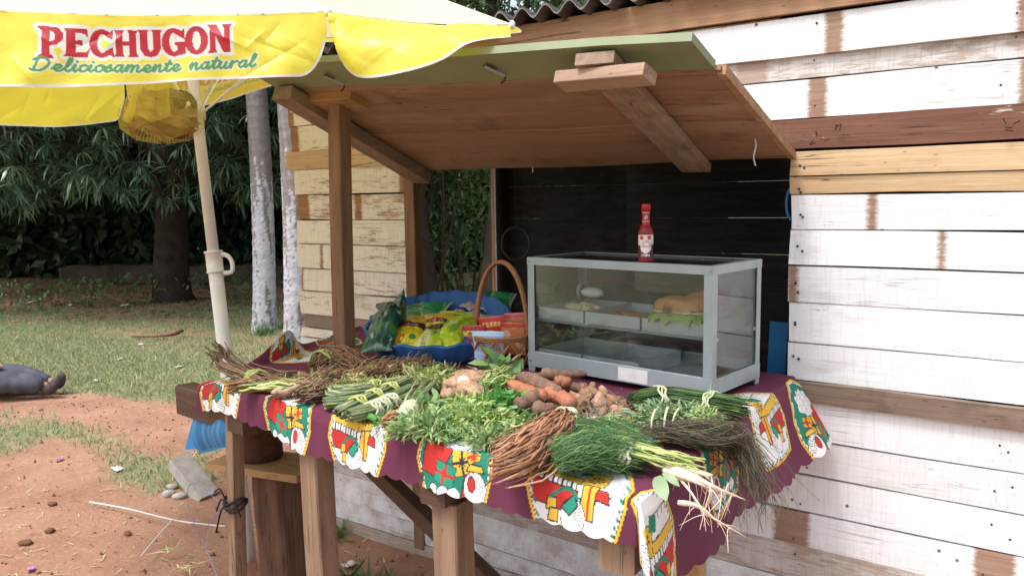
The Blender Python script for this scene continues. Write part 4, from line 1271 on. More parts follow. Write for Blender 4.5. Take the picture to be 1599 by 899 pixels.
for i in range(8):
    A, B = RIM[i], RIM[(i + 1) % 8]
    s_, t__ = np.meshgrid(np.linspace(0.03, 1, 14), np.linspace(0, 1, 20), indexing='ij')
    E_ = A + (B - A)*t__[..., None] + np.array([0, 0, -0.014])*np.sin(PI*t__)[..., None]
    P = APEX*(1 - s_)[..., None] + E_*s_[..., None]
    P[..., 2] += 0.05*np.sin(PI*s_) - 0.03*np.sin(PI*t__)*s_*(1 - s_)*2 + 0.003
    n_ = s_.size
    put('canopy_panel', P, grid_faces(14, 20), 'umbrella_vinyl', umb, True, col=np.tile(SUNLIT_TOP, (n_, 1)))
    rb = MB().tube([HUB - pd*0.02, (HUB + A)/2 + np.array([0, 0, 0.03]), A*0.995 + HUB*0.005 - [0, 0, .004]], [0.006, 0.005, 0.004], 6)
    rib = rb.put('rib', 'white_plastic', umb, True)
    MB().lathe([(0.002, -0.012), (0.009, -0.006), (0.009, 0.008), (0.003, 0.014)], 8, tuple(A)).put('rib_tip', 'white_plastic', rib, True)
    MB().tube([PB + pd*1.85, (HUB*0.45 + A*0.55)], 0.004, 5).put('strut', 'white_plastic', umb)
COLLAR = PB + pd * 1.30
lower = MB().tube([PB, PB + pd*0.7, COLLAR], 0.0285, 20).put('lower_pole', 'umbrella_pole_paint', umb, True)
MB().tube([COLLAR - pd*0.02, PB + pd*2.0, APEX + pd*0.03], 0.0225, 20).put('upper_pole', 'umbrella_pole_paint', umb, True)
cl = MB().tube([COLLAR - pd*0.085, COLLAR - pd*0.08, COLLAR - pd*0.079, COLLAR - pd*0.005, COLLAR - pd*0.004, COLLAR + pd*0.004], [0.036, 0.036, 0.0325, 0.0325, 0.0365, 0.0365], 20).put('clamp', 'umbrella_pole_paint', umb, True)
hx = np.array([rt.x, rt.y, 0]); hx /= np.linalg.norm(hx)
hp = [COLLAR + hx*0.028 - pd*0.008, COLLAR + hx*0.058 - pd*0.018, COLLAR + hx*0.072 - pd*0.045, COLLAR + hx*0.066 - pd*0.082, COLLAR + hx*0.03 - pd*0.088]
MB().tube(catmull(hp, 14), 0.0095, 8).put('clamp_handle', 'umbrella_pole_paint', cl, True)
MB().tube([PB + pd*1.84, PB + pd*1.90], 0.034, 16).put('runner', 'white_plastic', umb, True)

# net bag of dried husks hanging under the umbrella
BC = np.array((-2.566,-0.784,1.807))
bag = thing('net_bag', tuple(BC - [0, 0, 0.14]), 'yellow net bag of dried brown husks hanging under the umbrella', 'bag')
nu, nv = 64, 40
A_, T_ = np.meshgrid(np.linspace(0, 2*PI, nu), np.linspace(0, 1, nv), indexing='ij')
zt_ = 0.20 - 0.325*T_
rad = np.interp(T_, [0, .12, .3, .5, .68, .85, .95, 1], [.018, .03, .07, .115, .160, .158, .11, .01])
rad = rad*(1 + 0.06*np.sin(A_*9 + T_*3)*(1 - T_*.6) + 0.05*np.sin(A_*4 + 1))
P = BC + np.stack([rad*np.cos(A_)*1.04, rad*np.sin(A_)*0.85, zt_ + 0.012*np.sin(A_*3)*T_], -1)
put('net', P, grid_faces(nu, nv), 'net_yellow', bag, True, uv=np.stack([A_.ravel()/(2*PI)*1.6, T_.ravel()], 1))
A_, T_ = np.meshgrid(np.linspace(0, 2*PI, nu), np.linspace(0, 1, nv), indexing='ij')   # the loose mouth of the net falling over the front
rad = np.interp(T_, [0, .3, 1], [.02, .045, .075])*(1 + 0.25*np.sin(A_*7) + .1*np.sin(A_*3))
P = BC + np.stack([rad*np.cos(A_) + .83*(.03 + .09*T_) - .035*T_, rad*np.sin(A_)*0.9 - .57*(.03 + .09*T_) - .025*T_, 0.17 - 0.235*T_ + 0.012*np.sin(A_*4)*T_], -1)
put('loose_net_mouth', P, grid_faces(nu, nv), 'net_double', bag, True, uv=np.stack([A_.ravel()/(2*PI)*1.4, T_.ravel()], 1))
MB().tube([BC + [0, 0, .195], BC + [.01, .0, .40]], 0.0022, 5).put('string', 'bag_tie', bag)
for k in range(44):
    a = 2*PI*k/44*4.7; lev = k / 44
    rr_ = 0.138*math.sqrt(max(.1, 1 - (lev - 0.4)**2*2.2)) * (1.0 if k % 4 else .5)
    c = BC + np.array([rr_*math.cos(a)*1.02, rr_*math.sin(a)*.82, -0.102 + 0.155*lev])
    d_ = unit(np.array([-math.sin(a), math.cos(a)*.8, rng.uniform(-.6, .6)]))
    L_ = rng.uniform(.05, .085); w_ = rng.uniform(.010, .018)
    s2, t2 = np.meshgrid(np.linspace(-1, 1, 9), np.linspace(0, 2*PI, 9)[:-1], indexing='ij')
    outw = unit(c - BC + [0, 0, .01]); sdv = unit(np.cross(d_, outw))
    pr = np.sqrt(np.clip(1 - np.abs(s2)**2.5, .02, 1))
    V = c + d_*(s2*L_)[..., None] + sdv*(pr*w_*np.cos(t2))[..., None] + outw*(pr*w_*.32*np.sin(t2) - 0.03*s2**2 + .006*np.cos(2*t2)*pr)[..., None]
    F = [(i*8+k2, i*8+(k2+1) % 8, i*8+8+(k2+1) % 8, i*8+8+k2) for i in range(8) for k2 in range(8)]
    base_c = np.array([0.33, 0.235, 0.145]) * rng.uniform(.5, 1.5)
    if k in (1, 4): base_c = np.array([0.42, 0.20, 0.10])
    hk = put('dried_husk', V, F, 'husk', None, True, col=np.tile(base_c, (len(V.reshape(-1, 3)), 1))*rng.uniform(.7, 1.2, (72, 1)))
    tag(hk, 'curled brown dried husk inside the hanging yellow net bag', 'husk', 'dried husks in the net bag')

# ------------------------------------------------------------------ table
ZT = 0.900
FL, FR = np.array([-2.06, -0.985]), np.array([-0.545, -1.185])
BL, BR = np.array([-2.34, -0.035]), np.array([-0.545, -0.035])
table = thing('market_table', (-1.35, -0.55, 0), 'rough wooden table under the printed cloth with thick post legs', 'table')
for k in range(6):
    v0, v1 = k/6 + .004, (k+1)/6 - .002
    q = [FL*(1-v0) + BL*v0, FR*(1-v0) + BR*v0, FR*(1-v1) + BR*v1, FL*(1-v1) + BL*v1]
    V = [(*p, ZT - 0.03) for p in q] + [(*p, ZT - 0.003) for p in q]
    put('tabletop_plank', V, [(3,2,1,0),(4,5,6,7),(0,1,5,4),(1,2,6,5),(2,3,7,6),(3,0,4,7)], 'weathered_board', table)
MB().bar((-2.36, -0.895, 0.795), (-1.93, -0.951, 0.795), 0.07, 0.10, (0, 0, 1), 0.001).put('beam_end', 'beam_wood', table)
MB().bar((-1.93, -0.951, 0.832), (-0.56, -1.133, 0.832), 0.06, 0.06, (0, 0, 1), 0.001).put('front_beam', 'beam_wood', table)
MB().bar((-2.32, -0.10, 0.825), (-0.60, -0.10, 0.825), 0.07, 0.08).put('back_beam', 'beam_wood', table)
MB().bar((-1.95, -0.90, 0.845), (-2.13, -0.12, 0.845), 0.07, 0.045).put('cross_beam', 'beam_wood', table)
MB().bar((-1.085, -1.12, 0.795), (-1.06, -0.08, 0.80), 0.075, 0.075).put('cross_beam', 'beam_wood', table)
MB().bar((-0.60, -1.165, 0.795), (-0.60, -0.08, 0.80), 0.075, 0.10).put('cross_beam', 'leg_wood', table)
def leg(px_top, px_bot, w, mat='leg_wood', d=None):
    a, b = np.array(px_top, float), np.array(px_bot, float)
    MB().bar(b, a, w, d or w, (0, 1, 0), 0.001).put('leg', mat, table)
leg((-2.015, -0.955, 0.87), (-2.09, -0.935, -0.06), 0.036, 'leg_wood', 0.045)
leg((-1.585, -1.015, 0.86), (-1.58, -1.005, -0.08), 0.068)
leg((-1.07, -1.065, 0.76), (-1.065, -1.065, -0.06), 0.072)
leg((-0.59, -0.80, 0.80), (-0.585, -0.80, -0.05), 0.06, 'shelf_wood')
MB().bar((-1.846,-0.550,0.550), (-1.273,-0.550,0.223), 0.05, 0.055, (0, 1, 0)).put('brace', 'beam_wood', table)

# ------------------------------------------------------------------ printed cloth
W_, D_ = 1.52, 1.04
aL, aR, aF = 0.09, 0.225, 0.13
MAROON = np.array(srgb(100, 48, 70)); ORANGE = np.array([0.80, 0.42, 0.03]); TEAL = np.array([0.02, 0.20, 0.13]); INK = np.array([0.03, 0.03, 0.04])
CW = np.array([0.74, 0.73, 0.72]); CR = np.array([0.50, 0.035, 0.03]); CY = np.array([0.68, 0.42, 0.05])
MED = np.array([(-.095, -.03), (-.125, .07), (-.115, .13), (-.075, .20), (-.02, .235), (.03, .235), (.08, .20), (.12, .13), (.125, .07), (.10, -.03)])
def rot_box(P, c, w, h, a):
    q = (P - c) @ np.array([[math.cos(a), -math.sin(a)], [math.sin(a), math.cos(a)]])
    return q, (np.abs(q[:, 0]) < w) & (np.abs(q[:, 1]) < h)
def medallion(P, green):
    ins = poly_in(P, MED); d = line_dist(P, MED, True)
    col = np.full((len(P), 3), np.nan)
    fill = TEAL if green else CW
    def paint(mask, c): col[mask & ins] = c
    paint(ins, fill)
    def outline(q, mask_fill, c, w=0.0016):
        paint(mask_fill, c); paint(line_dist(P, q, True) < w, INK)
    if green:
        q = [(-.105, .045), (-.03, .035), (.0, .12), (-.045, .165), (-.095, .11)]; outline(q, poly_in(P, q), CR)
        e = np.hypot((P[:, 0] - .0)/.062, (P[:, 1] - .155)/.042) + 0.10*np.sin(np.arctan2(P[:, 1]-.155, P[:, 0])*9)
        paint(e < 1.05, INK); paint(e < 1.0, CW); paint((e < .9) & (np.sin(P[:, 0]*420 + np.sin(P[:, 1]*300)*2) > .93), INK)
        for c, w, h, a, c1, c2 in (((.03, .085), .028, .03, .25, CY, INK), ((-.02, .05), .03, .025, -.2, TEAL*1.3, CR), ((.062, .105), .018, .014, .4, CY, CR)):
            qq, m_ = rot_box(P, c, w, h, a); paint(rot_box(P, c, w+.002, h+.002, a)[1], INK); paint(m_, c1)
            paint(m_ & ((np.abs(qq[:, 0]) < .0035) | (np.abs(qq[:, 1]) < .0035)), c2)
            rr_ = np.hypot(qq[:, 0], qq[:, 1]); paint((rr_ < .014) & (np.cos(np.arctan2(qq[:, 1], qq[:, 0])*8) > .2), c2)
        q = [(.03, .0), (.085, .02), (.08, .06), (.04, .06)]; outline(q, poly_in(P, q), CR)
        e = np.hypot((P[:, 0] - .072)/.033, (P[:, 1] - .03)/.04); paint(e < 1.06, INK); paint(e < 1, CW)
        paint((e < .93) & (P[:, 0] + P[:, 1] > .108) & (np.sin((P[:, 0] - P[:, 1])*900 + np.sin(P[:, 0]*500)) > .75), INK)
        e = np.hypot((P[:, 0] - .062)/.012, (P[:, 1] - .040)/.018); paint(e < 1.1, INK); paint(e < .9, CR)
        q = [(.045, .068), (.10, .072), (.09, .086), (.055, .086)]; outline(q, poly_in(P, q), CY)
        for x_ in (-.055, -.02, .01):
            e = np.hypot((P[:, 0] - x_)/.016, (P[:, 1] - .006)/.016); paint(e < 1.1, INK); paint(e < 1, CW)
    else:
        q = [(-.12, .115), (.01, .10), (.012, .125), (-.12, .142)]; outline(q, poly_in(P, q), CY)
        band = poly_in(P, [(-.12, .095), (.008, .083), (.01, .1), (-.12, .115)]); paint(band, CW); paint(band & (np.sin(P[:, 0]*520) > .6), INK)
        q = [(-.12, .045), (.0, .035), (.008, .083), (-.12, .095)]; outline(q, poly_in(P, q), CR)
        paint((P[:, 0] > -.1) & (P[:, 0] < .0) & (np.abs(P[:, 1] - .172 + .15*P[:, 0]) < .0014), INK)
        paint((P[:, 0] > -.1) & (P[:, 0] < .0) & (np.abs(P[:, 1] - .165 + .15*P[:, 0]) < .009) & (np.sin(P[:, 0]*330) > .92), INK)
        qq, m_ = rot_box(P, (.03, .135), .026, .03, .15); paint(rot_box(P, (.03, .135), .028, .032, .15)[1], INK); paint(m_, CY)
        rr_ = np.hypot(qq[:, 0], qq[:, 1]); paint((rr_ < .018) & (np.cos(np.arctan2(qq[:, 1], qq[:, 0])*8) > .1), INK)
        qq, m_ = rot_box(P, (-.005, .16), .014, .016, .3); paint(m_, TEAL)
        q = [(.015, .03), (.05, .03), (.055, .11), (.02, .105)]; outline(q, poly_in(P, q), CY); paint(poly_in(P, q) & (np.abs(P[:, 0] - .036) < .003), CR)
        e = np.hypot((P[:, 0] - .085)/.045, (P[:, 1] - .12)/.035) + 0.1*np.sin(np.arctan2(P[:, 1]-.12, P[:, 0]-.085)*9)
        paint((e < 1.0) & (np.sin(P[:, 0]*430 + np.sin(P[:, 1]*390)*2.2) > .82), INK)
        q = [(.05, .075), (.085, .07), (.08, .095), (.055, .1)]; outline(q, poly_in(P, q), CR)
        e = np.hypot((P[:, 0] + .0)/.030, (P[:, 1] - .03)/.036); paint(e < 1.07, INK); paint(e < 1, CW)
        paint((e < .93) & (P[:, 0] + P[:, 1] > .030) & (np.sin((P[:, 0] - P[:, 1])*900 + np.sin(P[:, 0]*500)) > .75), INK)
        q = [(-.03, .045), (.0, .075), (.012, .055), (-.008, .03)]; outline(q, poly_in(P, q), TEAL*1.4)
        for c in ((-.055, .045), (-.05, .022)):
            q = [(c[0]-.018, c[1]-.014), (c[0]+.012, c[1]-.012), (c[0]+.012, c[1]+.016), (c[0]-.012, c[1]+.014)]; outline(q, poly_in(P, q), CY)
        paint(line_dist(P, catmull([(-.06, .06), (-.02, .085), (.01, .07)], 12)) < .004, TEAL)
    al = P[:, 0] + P[:, 1]
    if green:
        zig = 0.0120 + 0.0022*np.sin(al*330); paint(d < zig, CW)
    else:
        paint(d < .014, CW); paint((d > .010) & (d < .0165) & (np.sin(al*300) > .15), TEAL*1.1)
    paint(d < 0.0075, ORANGE); paint((d < .0088) & (d > .0072), INK)
    col[ins & (d < 0.001)] = INK
    return col
def hang(S): return np.interp(S, [0, .28, .5, 1.0, 1.52], [.70, .78, 1.0, .84, .68])
def cloth_print(S, T):
    """S, T: metres on the flat cloth from the table's front-left corner"""
    col = np.tile(MAROON, (len(S), 1)) * (1 + 0.04*noise2(S*6, T*6, 40))[:, None]
    ef, er, el, eb = T + aF*hang(S), W_ + aR - S, S + aL, D_ - T
    def lay(along, dist, centers, greens):
        for c, g in zip(centers, greens):
            P = np.stack([along - c, dist], 1)/0.95
            sel = (np.abs(P[:, 0]) < .135) & (P[:, 1] < .25)
            if sel.any():
                mc = medallion(P[sel], g); ok = ~np.isnan(mc[:, 0])
                idx = np.where(sel)[0][ok]; col[idx] = mc[ok]
    lay(S, ef, [.04, .40, .71, 1.05, 1.38, 1.70], [False, True, False, True, False, True])
    lay(-T, er - .02, [-.02], [False]); lay(-T, er - .09, [-.40, -.72], [True, False]); lay(-T, er, [-.98], [True])
    lay(T, el, [.42, .75], [False, True])
    P = np.stack([S - 1.335, T - .36], 1) ; mc = medallion(P[:, ::-1]*[1, 1] + [0, .12], True); ok = ~np.isnan(mc[:, 0]); col[ok] = mc[ok]
    return col
ns, nt = 720, 480
su = np.linspace(0, 1, ns); tu = np.linspace(0, 1, nt)
SU, TU = np.meshgrid(su, tu, indexing='ij')
def edge_len(a, x): return a - 0.010 + 0.010*np.abs(np.sin(PI*x/0.052))
S = -aL + SU*(W_ + aL + aR)
Tt = -aF + TU*(D_ + aF)
S = np.where(S > W_, W_ + (S - W_)*edge_len(aR, Tt)/aR, S)
Tt = np.where(Tt < 0, Tt*hang(S)*edge_len(aF, S)/aF, Tt)
us, vt = np.clip(S/W_, 0, 1), np.clip(Tt/D_, 0, 1)
XY = (FL*((1-us)*(1-vt))[..., None] + FR*(us*(1-vt))[..., None] + BR*(us*vt)[..., None] + BL*((1-us)*vt)[..., None])
a_, b_, l_ = np.clip(S - W_, 0, None), np.clip(-Tt, 0, None), np.clip(-S, 0, None)
side = a_
r_ = np.hypot(side, b_)
fdir = unit(np.array([FR[1]-FL[1], -(FR[0]-FL[0])]))
dirx = np.where(a_ > 0, 1.0, -1.0)
ang = np.arctan2(b_, side)
dv = np.stack([dirx*np.cos(ang), 0*ang], -1) + fdir*np.sin(ang)[..., None]
dv /= np.linalg.norm(dv, axis=-1, keepdims=True) + 1e-9
fold = 0.6*np.sin(Tt*2*PI/0.30 + 0.6 + np.sin(Tt*7))*(a_ > 0)*(b_ == 0) + (0.6*np.sin(S*2*PI/0.24 + 1 + 1.5*np.sin(S*5)) + .35*np.sin(S*2*PI/.11))*(b_ > 0)*(side == 0) + np.sin(ang*4)*((b_ > 0) & (side > 0))
soft = np.clip(r_/0.03, 0, 1)
backflare = np.clip((Tt - 0.45)/0.6, 0, 1)*(a_ > 0)
off = 0.006*soft + r_*(0.10 + 0.10*fold + 0.48*backflare)
sinA = np.sqrt(np.clip(1 - (0.10 + 0.10*fold + 0.48*backflare)**2, .3, 1))
XY[..., 0] -= l_*0.97
X = XY + dv*off[..., None]
Z = ZT + 0.004 - np.maximum(0, r_*sinA - 0.004) + (0.0012*noise2(S*16, Tt*16, 41) + .0012 + .0015*noise2(S*45, Tt*38, 42))*(r_ == 0) - 0.3*l_
# the left edge at the back is tucked up into a peak
pk = np.exp(-((Tt - 0.40)/0.10)**2)
up_ = (l_ > 0) & (Tt > 0.12)
tl = np.clip((Tt - 0.12)/0.1, 0, 1)
Z = np.where(up_, ZT + 0.004 + l_*(0.15 + 0.95*pk)*tl - l_*0.3*(1 - tl), Z)
X[..., 0] = np.where(up_, XY[..., 0] + l_*0.62*tl + 0.05*pk*l_/aL*tl, X[..., 0])
X[..., 1] = np.where(up_, XY[..., 1], X[..., 1])
P = np.concatenate([X, Z[..., None]], -1)
cloth = put('tablecloth', P, grid_faces(ns, nt), 'printed_cloth', None, True, col=cloth_print(S.ravel(), Tt.ravel()), base=(-1.3, -0.6, ZT))
tag(cloth, 'maroon tablecloth with scalloped edge and printed Christmas gift panels', 'tablecloth')

# ------------------------------------------------------------------ display case
CO = np.array([-1.283, -0.383]); E1 = unit(np.array([0.631, -0.096])); E2 = np.array([-E1[1], E1[0]])
CL, CD, CZ0, CZ1 = 0.64, 0.295, 0.925, 1.272
ZC = ZT + 0.008
def CP(l, d, z):
    p = CO + E1*l + E2*d
    return np.array([p[0], p[1], z])
def cbox(l0, l1, d0, d1, z0, z1):
    V = [CP(l0,d0,z0), CP(l1,d0,z0), CP(l1,d1,z0), CP(l0,d1,z0), CP(l0,d0,z1), CP(l1,d0,z1), CP(l1,d1,z1), CP(l0,d1,z1)]
    return V, [(3,2,1,0),(4,5,6,7),(0,1,5,4),(1,2,6,5),(2,3,7,6),(3,0,4,7)]
case = thing('display_case', tuple(CP(CL/2, CD/2, ZC)), 'grey metal and glass food display case on the table', 'display case')
w_ = 0.026
for l0, sg in ((0, 1), (CL, -1)):
    for d0, sd in ((0, 1), (CD, -1)):
        mb = MB()
        x = sorted((l0, l0 + sg*w_)); y = sorted((d0, d0 + sd*0.002))
        mb.add(*cbox(x[0], x[1], y[0], y[1], ZC, CZ1))
        x = sorted((l0, l0 + sg*0.002)); y = sorted((d0 + sd*0.002, d0 + sd*w_))
        mb.add(*cbox(x[0], x[1], y[0], y[1], ZC, CZ1))
        mb.put('corner_post', 'galvanised', case)
for d0, d1 in ((-.0015, 0.0), (CD, CD + .0015)):
    mb = MB(); mb.add(*cbox(-.001, CL + .001, d0, d1, CZ1 - .022, CZ1)).add(*cbox(0.0, CL, d0 if d0 < 0 else CD - .02, (.02 if d0 < 0 else d1), CZ1, CZ1 + .0015)); mb.put('top_rail', 'galvanised', case)
    MB().add(*cbox(-.001, CL + .001, d0, d1, CZ0, CZ0 + .045)).put('base_panel', 'galvanised', case)
for l0, l1 in ((-.0015, 0.0), (CL, CL + .0015)):
    mb = MB(); mb.add(*cbox(l0, l1, 0, CD, CZ1 - .022, CZ1)).add(*cbox(l0 if l0 < 0 else CL - .02, .02 if l0 < 0 else l1, .02, CD - .02, CZ1, CZ1 + .0015)); mb.put('top_rail', 'galvanised', case)
    MB().add(*cbox(l0, l1, 0, CD, CZ0, CZ0 + .045)).put('base_panel', 'galvanised', case)
MB().add(*cbox(.003, CL - .003, .003, CD - .003, CZ0 + .010, CZ0 + .013)).put('floor_sheet', 'tray_metal', case)
ZS = 1.078
for d0 in (.03, CD - .035):
    MB().add(*cbox(.003, CL - .003, d0, d0 + .012, ZS - .010, ZS)).put('shelf_rail', 'galvanised', case)
MB().add(*cbox(.022, CL - .022, .0035, .006, CZ0 + .047, CZ1 - .02)).put('front_pane', 'case_glass', case)
MB().add(*cbox(.022, CL - .022, CD - .006, CD - .0035, CZ0 + .047, CZ1 - .02)).put('back_pane', 'case_glass', case)
for l0 in (.0035, CL - .006):
    MB().add(*cbox(l0, l0 + .0025, .022, CD - .022, CZ0 + .047, CZ1 - .02)).put('side_pane', 'case_glass', case)
MB().add(*cbox(.01, CL - .01, .01, CD - .01, CZ1 - .006, CZ1 - .003)).put('top_pane', 'case_glass', case)
for d0 in (.004, CD - .008):
    MB().add(*cbox(.027, CL - .027, d0 - .0025, d0 + .006, CZ0 + .045, CZ0 + .049)).put('pane_channel', 'tray_metal', case)
MB().add(*cbox(.345, .445, -.0035, -.0018, CZ0 + .004, CZ0 + .043)).put('paper_sticker', 'paper', case)
mb = MB()
for l0 in (.008, CL - .008):
    for z in (CZ1 - .011, CZ0 + .02):
        c = CP(l0, -.004, z); mb.add(*lump(c, (.0035, .0035, .0035), 0, 0, 8, 6))
mb.put('rivet', 'galvanised', case)['kind'] = 'stuff'
def tray(l0, l1, d0, d1, z, h, label, group):
    mb = MB(); t_ = .0012
    mb.add(*cbox(l0, l1, d0, d1, z, z + t_)).add(*cbox(l0, l1, d0, d0 + t_, z + t_, z + h)).add(*cbox(l0, l1, d1 - t_, d1, z + t_, z + h))
    mb.add(*cbox(l0, l0 + t_, d0 + t_, d1 - t_, z + t_, z + h)).add(*cbox(l1 - t_, l1, d0 + t_, d1 - t_, z + t_, z + h))
    tag(mb.put('metal_tray', 'tray_metal'), label, 'tray', group)
ZS += .001
tray(.028, .205, .018, .27, ZS, .036, 'metal tray on the upper shelf of the case, left one under pale dough', 'trays in the display case')
tray(.212, .405, .018, .27, ZS, .036, 'metal tray on the upper shelf of the case, middle one with fried food', 'trays in the display case')
tray(.412, .612, .018, .27, ZS, .036, 'metal tray on the upper shelf of the case, right one under sandwiches', 'trays in the display case')
ZF = CZ0 + .0145
tray(.026, .195, .02, .26, ZF, .042, 'empty metal tray on the floor of the case at the left', 'trays in the display case')
tray(.202, .40, .02, .26, ZF, .042, 'empty metal tray on the floor of the case near the middle', 'trays in the display case')
for k, (l, d, s_) in enumerate(((.085, .12, .020), (.115, .10, .022), (.15, .115, .021), (.175, .13, .018), (.13, .155, .020), (.095, .17, .018))):
    V, F = lump(CP(l, d, ZS + .03), (s_*1.3, s_*.8, s_*.62), 3, .3, 12, 9, (0, 0, rng.uniform(-.5, .5)))
    tag(put('dough_piece', V, F, 'pastry', None, True), ('leftmost pale dough piece', 'front pale dough piece', 'largest pale dough piece', 'rightmost pale dough piece', 'back middle pale dough piece', 'rear left pale dough piece')[k] + ' in the left upper tray', 'dough', 'dough pieces in the case')
for k, (l, d, s_) in enumerate(((.30, .075, .026), (.345, .07, .030), (.385, .085, .022))):
    V, F = lump(CP(l, d, ZS + .032), (s_*1.25, s_*.8, s_*.42), 6, .35, 14, 9, (0, 0, .1))
    tag(put('fried_piece', V, F, 'fried_food', None, True), ('left', 'middle', 'right')[k] + ' brown fried piece in the middle upper tray', 'fried food', 'fried pieces in the case')
V = [CP(.30, .20, ZS + .004), CP(.40, .16, ZS + .004), CP(.36, .24, ZS + .055), CP(.30, .202, ZS + .003), CP(.40, .162, ZS + .003), CP(.36, .242, ZS + .054)]
tag(put('paper_napkin', V, [(0, 1, 2), (5, 4, 3), (0, 3, 4, 1), (1, 4, 5, 2), (2, 5, 3, 0)], 'white_plastic'), 'folded white paper napkin standing in the middle upper tray', 'napkin')
def sandwich(l, d, z, L_, wd, rotz, label):
    c = CP(l, d, z); t_ = thing('sandwich', tuple(c), label, 'sandwich', 'sandwiches in the case')
    ax = E1*math.cos(rotz) + E2*math.sin(rotz); ay = -E1*math.sin(rotz) + E2*math.cos(rotz)
    def half(z0, hh, name, mat, top):
        A2, B2 = np.meshgrid(np.linspace(-1, 1, 22), np.linspace(-1, 1, 16), indexing='ij')
        rr_ = (np.abs(A2)**3.2 + np.abs(B2)**3.0)
        hz = np.clip(1 - rr_, 0, 1)**0.38
        sc_ = np.where(rr_ > 1, rr_**(-1/3.1), 1)
        pl = A2*sc_*L_/2; pw = B2*sc_*wd/2
        zt2 = z0 + (hh*hz if top else 0*hz + .012)
        zb2 = z0 + (0*hz if top else (.012 - hh*hz))
        tp = np.stack([c[0] + ax[0]*pl + ay[0]*pw, c[1] + ax[1]*pl + ay[1]*pw, zt2 + 0.0015*noise2(pl*80, pw*80, 50)], -1).reshape(-1, 3)
        bt = tp.copy(); bt[:, 2] = zb2.ravel()
        G = grid_faces(22, 16); n_ = len(tp)
        border = [i*16 for i in range(22)] + [21*16 + j for j in range(1, 16)] + [i*16 + 15 for i in range(20, -1, -1)] + [j for j in range(14, 0, -1)]
        F = G.tolist() + [[q + n_ for q in f[::-1]] for f in G.tolist()] + [[border[i], border[(i+1) % len(border)], border[(i+1) % len(border)] + n_, border[i] + n_] for i in range(len(border))]
        return put(name, np.vstack([tp, bt]), F, mat, t_, True)
    half(z + .004, .016, 'bottom_bun', 'bread_crumb', False)
    half(z + .030, .036, 'top_bun', 'bread_crust', True)
    half(z + .024, .010, 'crumb_layer', 'bread_crumb', True)
    nu2, nv2 = 60, 7
    A2, T2 = np.meshgrid(np.linspace(0, 2*PI, nu2), np.linspace(0, 1, nv2), indexing='ij')
    rl = 0.86 + T2*(.30 + .06*np.sin(A2*5)); ca, sa = np.cos(A2), np.sin(A2)
    pl = np.sign(ca)*np.abs(ca)**.6*L_/2*rl; pw = np.sign(sa)*np.abs(sa)**.6*wd/2*rl
    zz_ = z + .022 + T2*(.009*np.sin(A2*17 + T2*2) - .022*T2 + .006*np.sin(A2*31))
    put('lettuce', np.stack([c[0] + ax[0]*pl + ay[0]*pw, c[1] + ax[1]*pl + ay[1]*pw, zz_], -1), grid_faces(nu2, nv2), 'lettuce', t_, True)
sandwich(.515, .066, ZS + .034, .165, .105, .05, 'sandwich with shiny brown bun nearest the front glass')
sandwich(.535, .195, ZS + .036, .155, .10, -.08, 'pale bun sandwich behind the other by the side glass')
V, F = lump(CP(.607, .205, ZS + .092), (.018, .022, .035), 6, .5, 14, 10)
tag(put('lettuce_leaf', V, F, 'lettuce', None, True), 'curled lettuce leaf standing against the right side glass', 'lettuce')
# spoon with a metal band, behind the left glass
c = CP(.05, .21, ZS + .0395)
t_ = thing('serving_scoop', tuple(c), 'white oval scoop with a metal band at the upper left of the case', 'scoop')
V, F = lump(c + [.055, -.02, .03], (.045, .024, .018), 0, 0, 16, 10, (0, 0, -.2)); put('bowl', V, F, 'white_plastic', t_, True)
MB().tube([c + np.array([.005, 0.0, .03]) + .024*np.array([0, math.cos(a), math.sin(a)]) for a in np.linspace(0, 2*PI, 25)], .006, 6, False).put('band', 'tray_metal', t_, True)
MB().tube([c + [.0, 0, .03], c + [.03, -.01, .03]], .02, 12).put('neck', 'dark_iron', t_, True)
MB().bar(c + [.0, 0, .0], c + [.0, 0, .012], .03, .03, (0, 1, 0)).put('foot', 'dark_iron', t_)

# bottle of chilli sauce on top of the case
bc = CP(.415, .032, CZ1 + .0016)
bot = thing('sauce_bottle', tuple(bc), 'red chilli sauce bottle with red cap standing on the case', 'bottle')
def lathe_np(prof, na, c):
    pr = np.array(prof, float)
    a = np.linspace(0, 2*PI, na)
    Z_ = np.repeat(pr[:, 1][:, None], na, 1); Rr = np.repeat(pr[:, 0][:, None], na, 1); A2 = np.repeat(a[None], len(pr), 0)
    V = np.stack([c[0] + Rr*np.cos(A2), c[1] + Rr*np.sin(A2), c[2] + Z_], -1)
    return V.reshape(-1, 3), grid_faces(len(pr), na), A2.ravel(), Z_.ravel()
prof = [(0.001, 0), (.0195, .0005), (.0212, .004), (.0212, .080), (.0205, .088), (.0165, .098), (.0118, .106), (.0108, .112), (.0106, .138), (.0106, .142), (.001, .142)]
pp = []
for (r1, z1), (r2, z2) in zip(prof[:-1], prof[1:]):
    k_ = max(1, int(np.hypot(r2 - r1, z2 - z1)/.0022))
    pp += [(r1 + (r2 - r1)*i/k_, z1 + (z2 - z1)*i/k_) for i in range(k_)]
pp.append(prof[-1])
V, F, A2, Z2 = lathe_np(pp, 100, bc)
front = math.atan2(-2.42 - bc[1], 0 - bc[0]) % (2*PI)
da = (A2 - front + PI) % (2*PI) - PI
Pl = np.stack([da*.0212, Z2], 1)
col = np.tile(np.array([.22, .008, .006]), (len(V), 1))
col[Z2 > .1] = (.34, .012, .01)
lab = (Z2 > .012) & (Z2 < .077) & (np.abs(da) < 2.2)
col[lab] = (.72, .66, .62)
col[lab & (Z2 < .047)] = (.10, .006, .012)
col[lab & (da > 0.75) & (Z2 < .05)] = (.03, .03, .035)
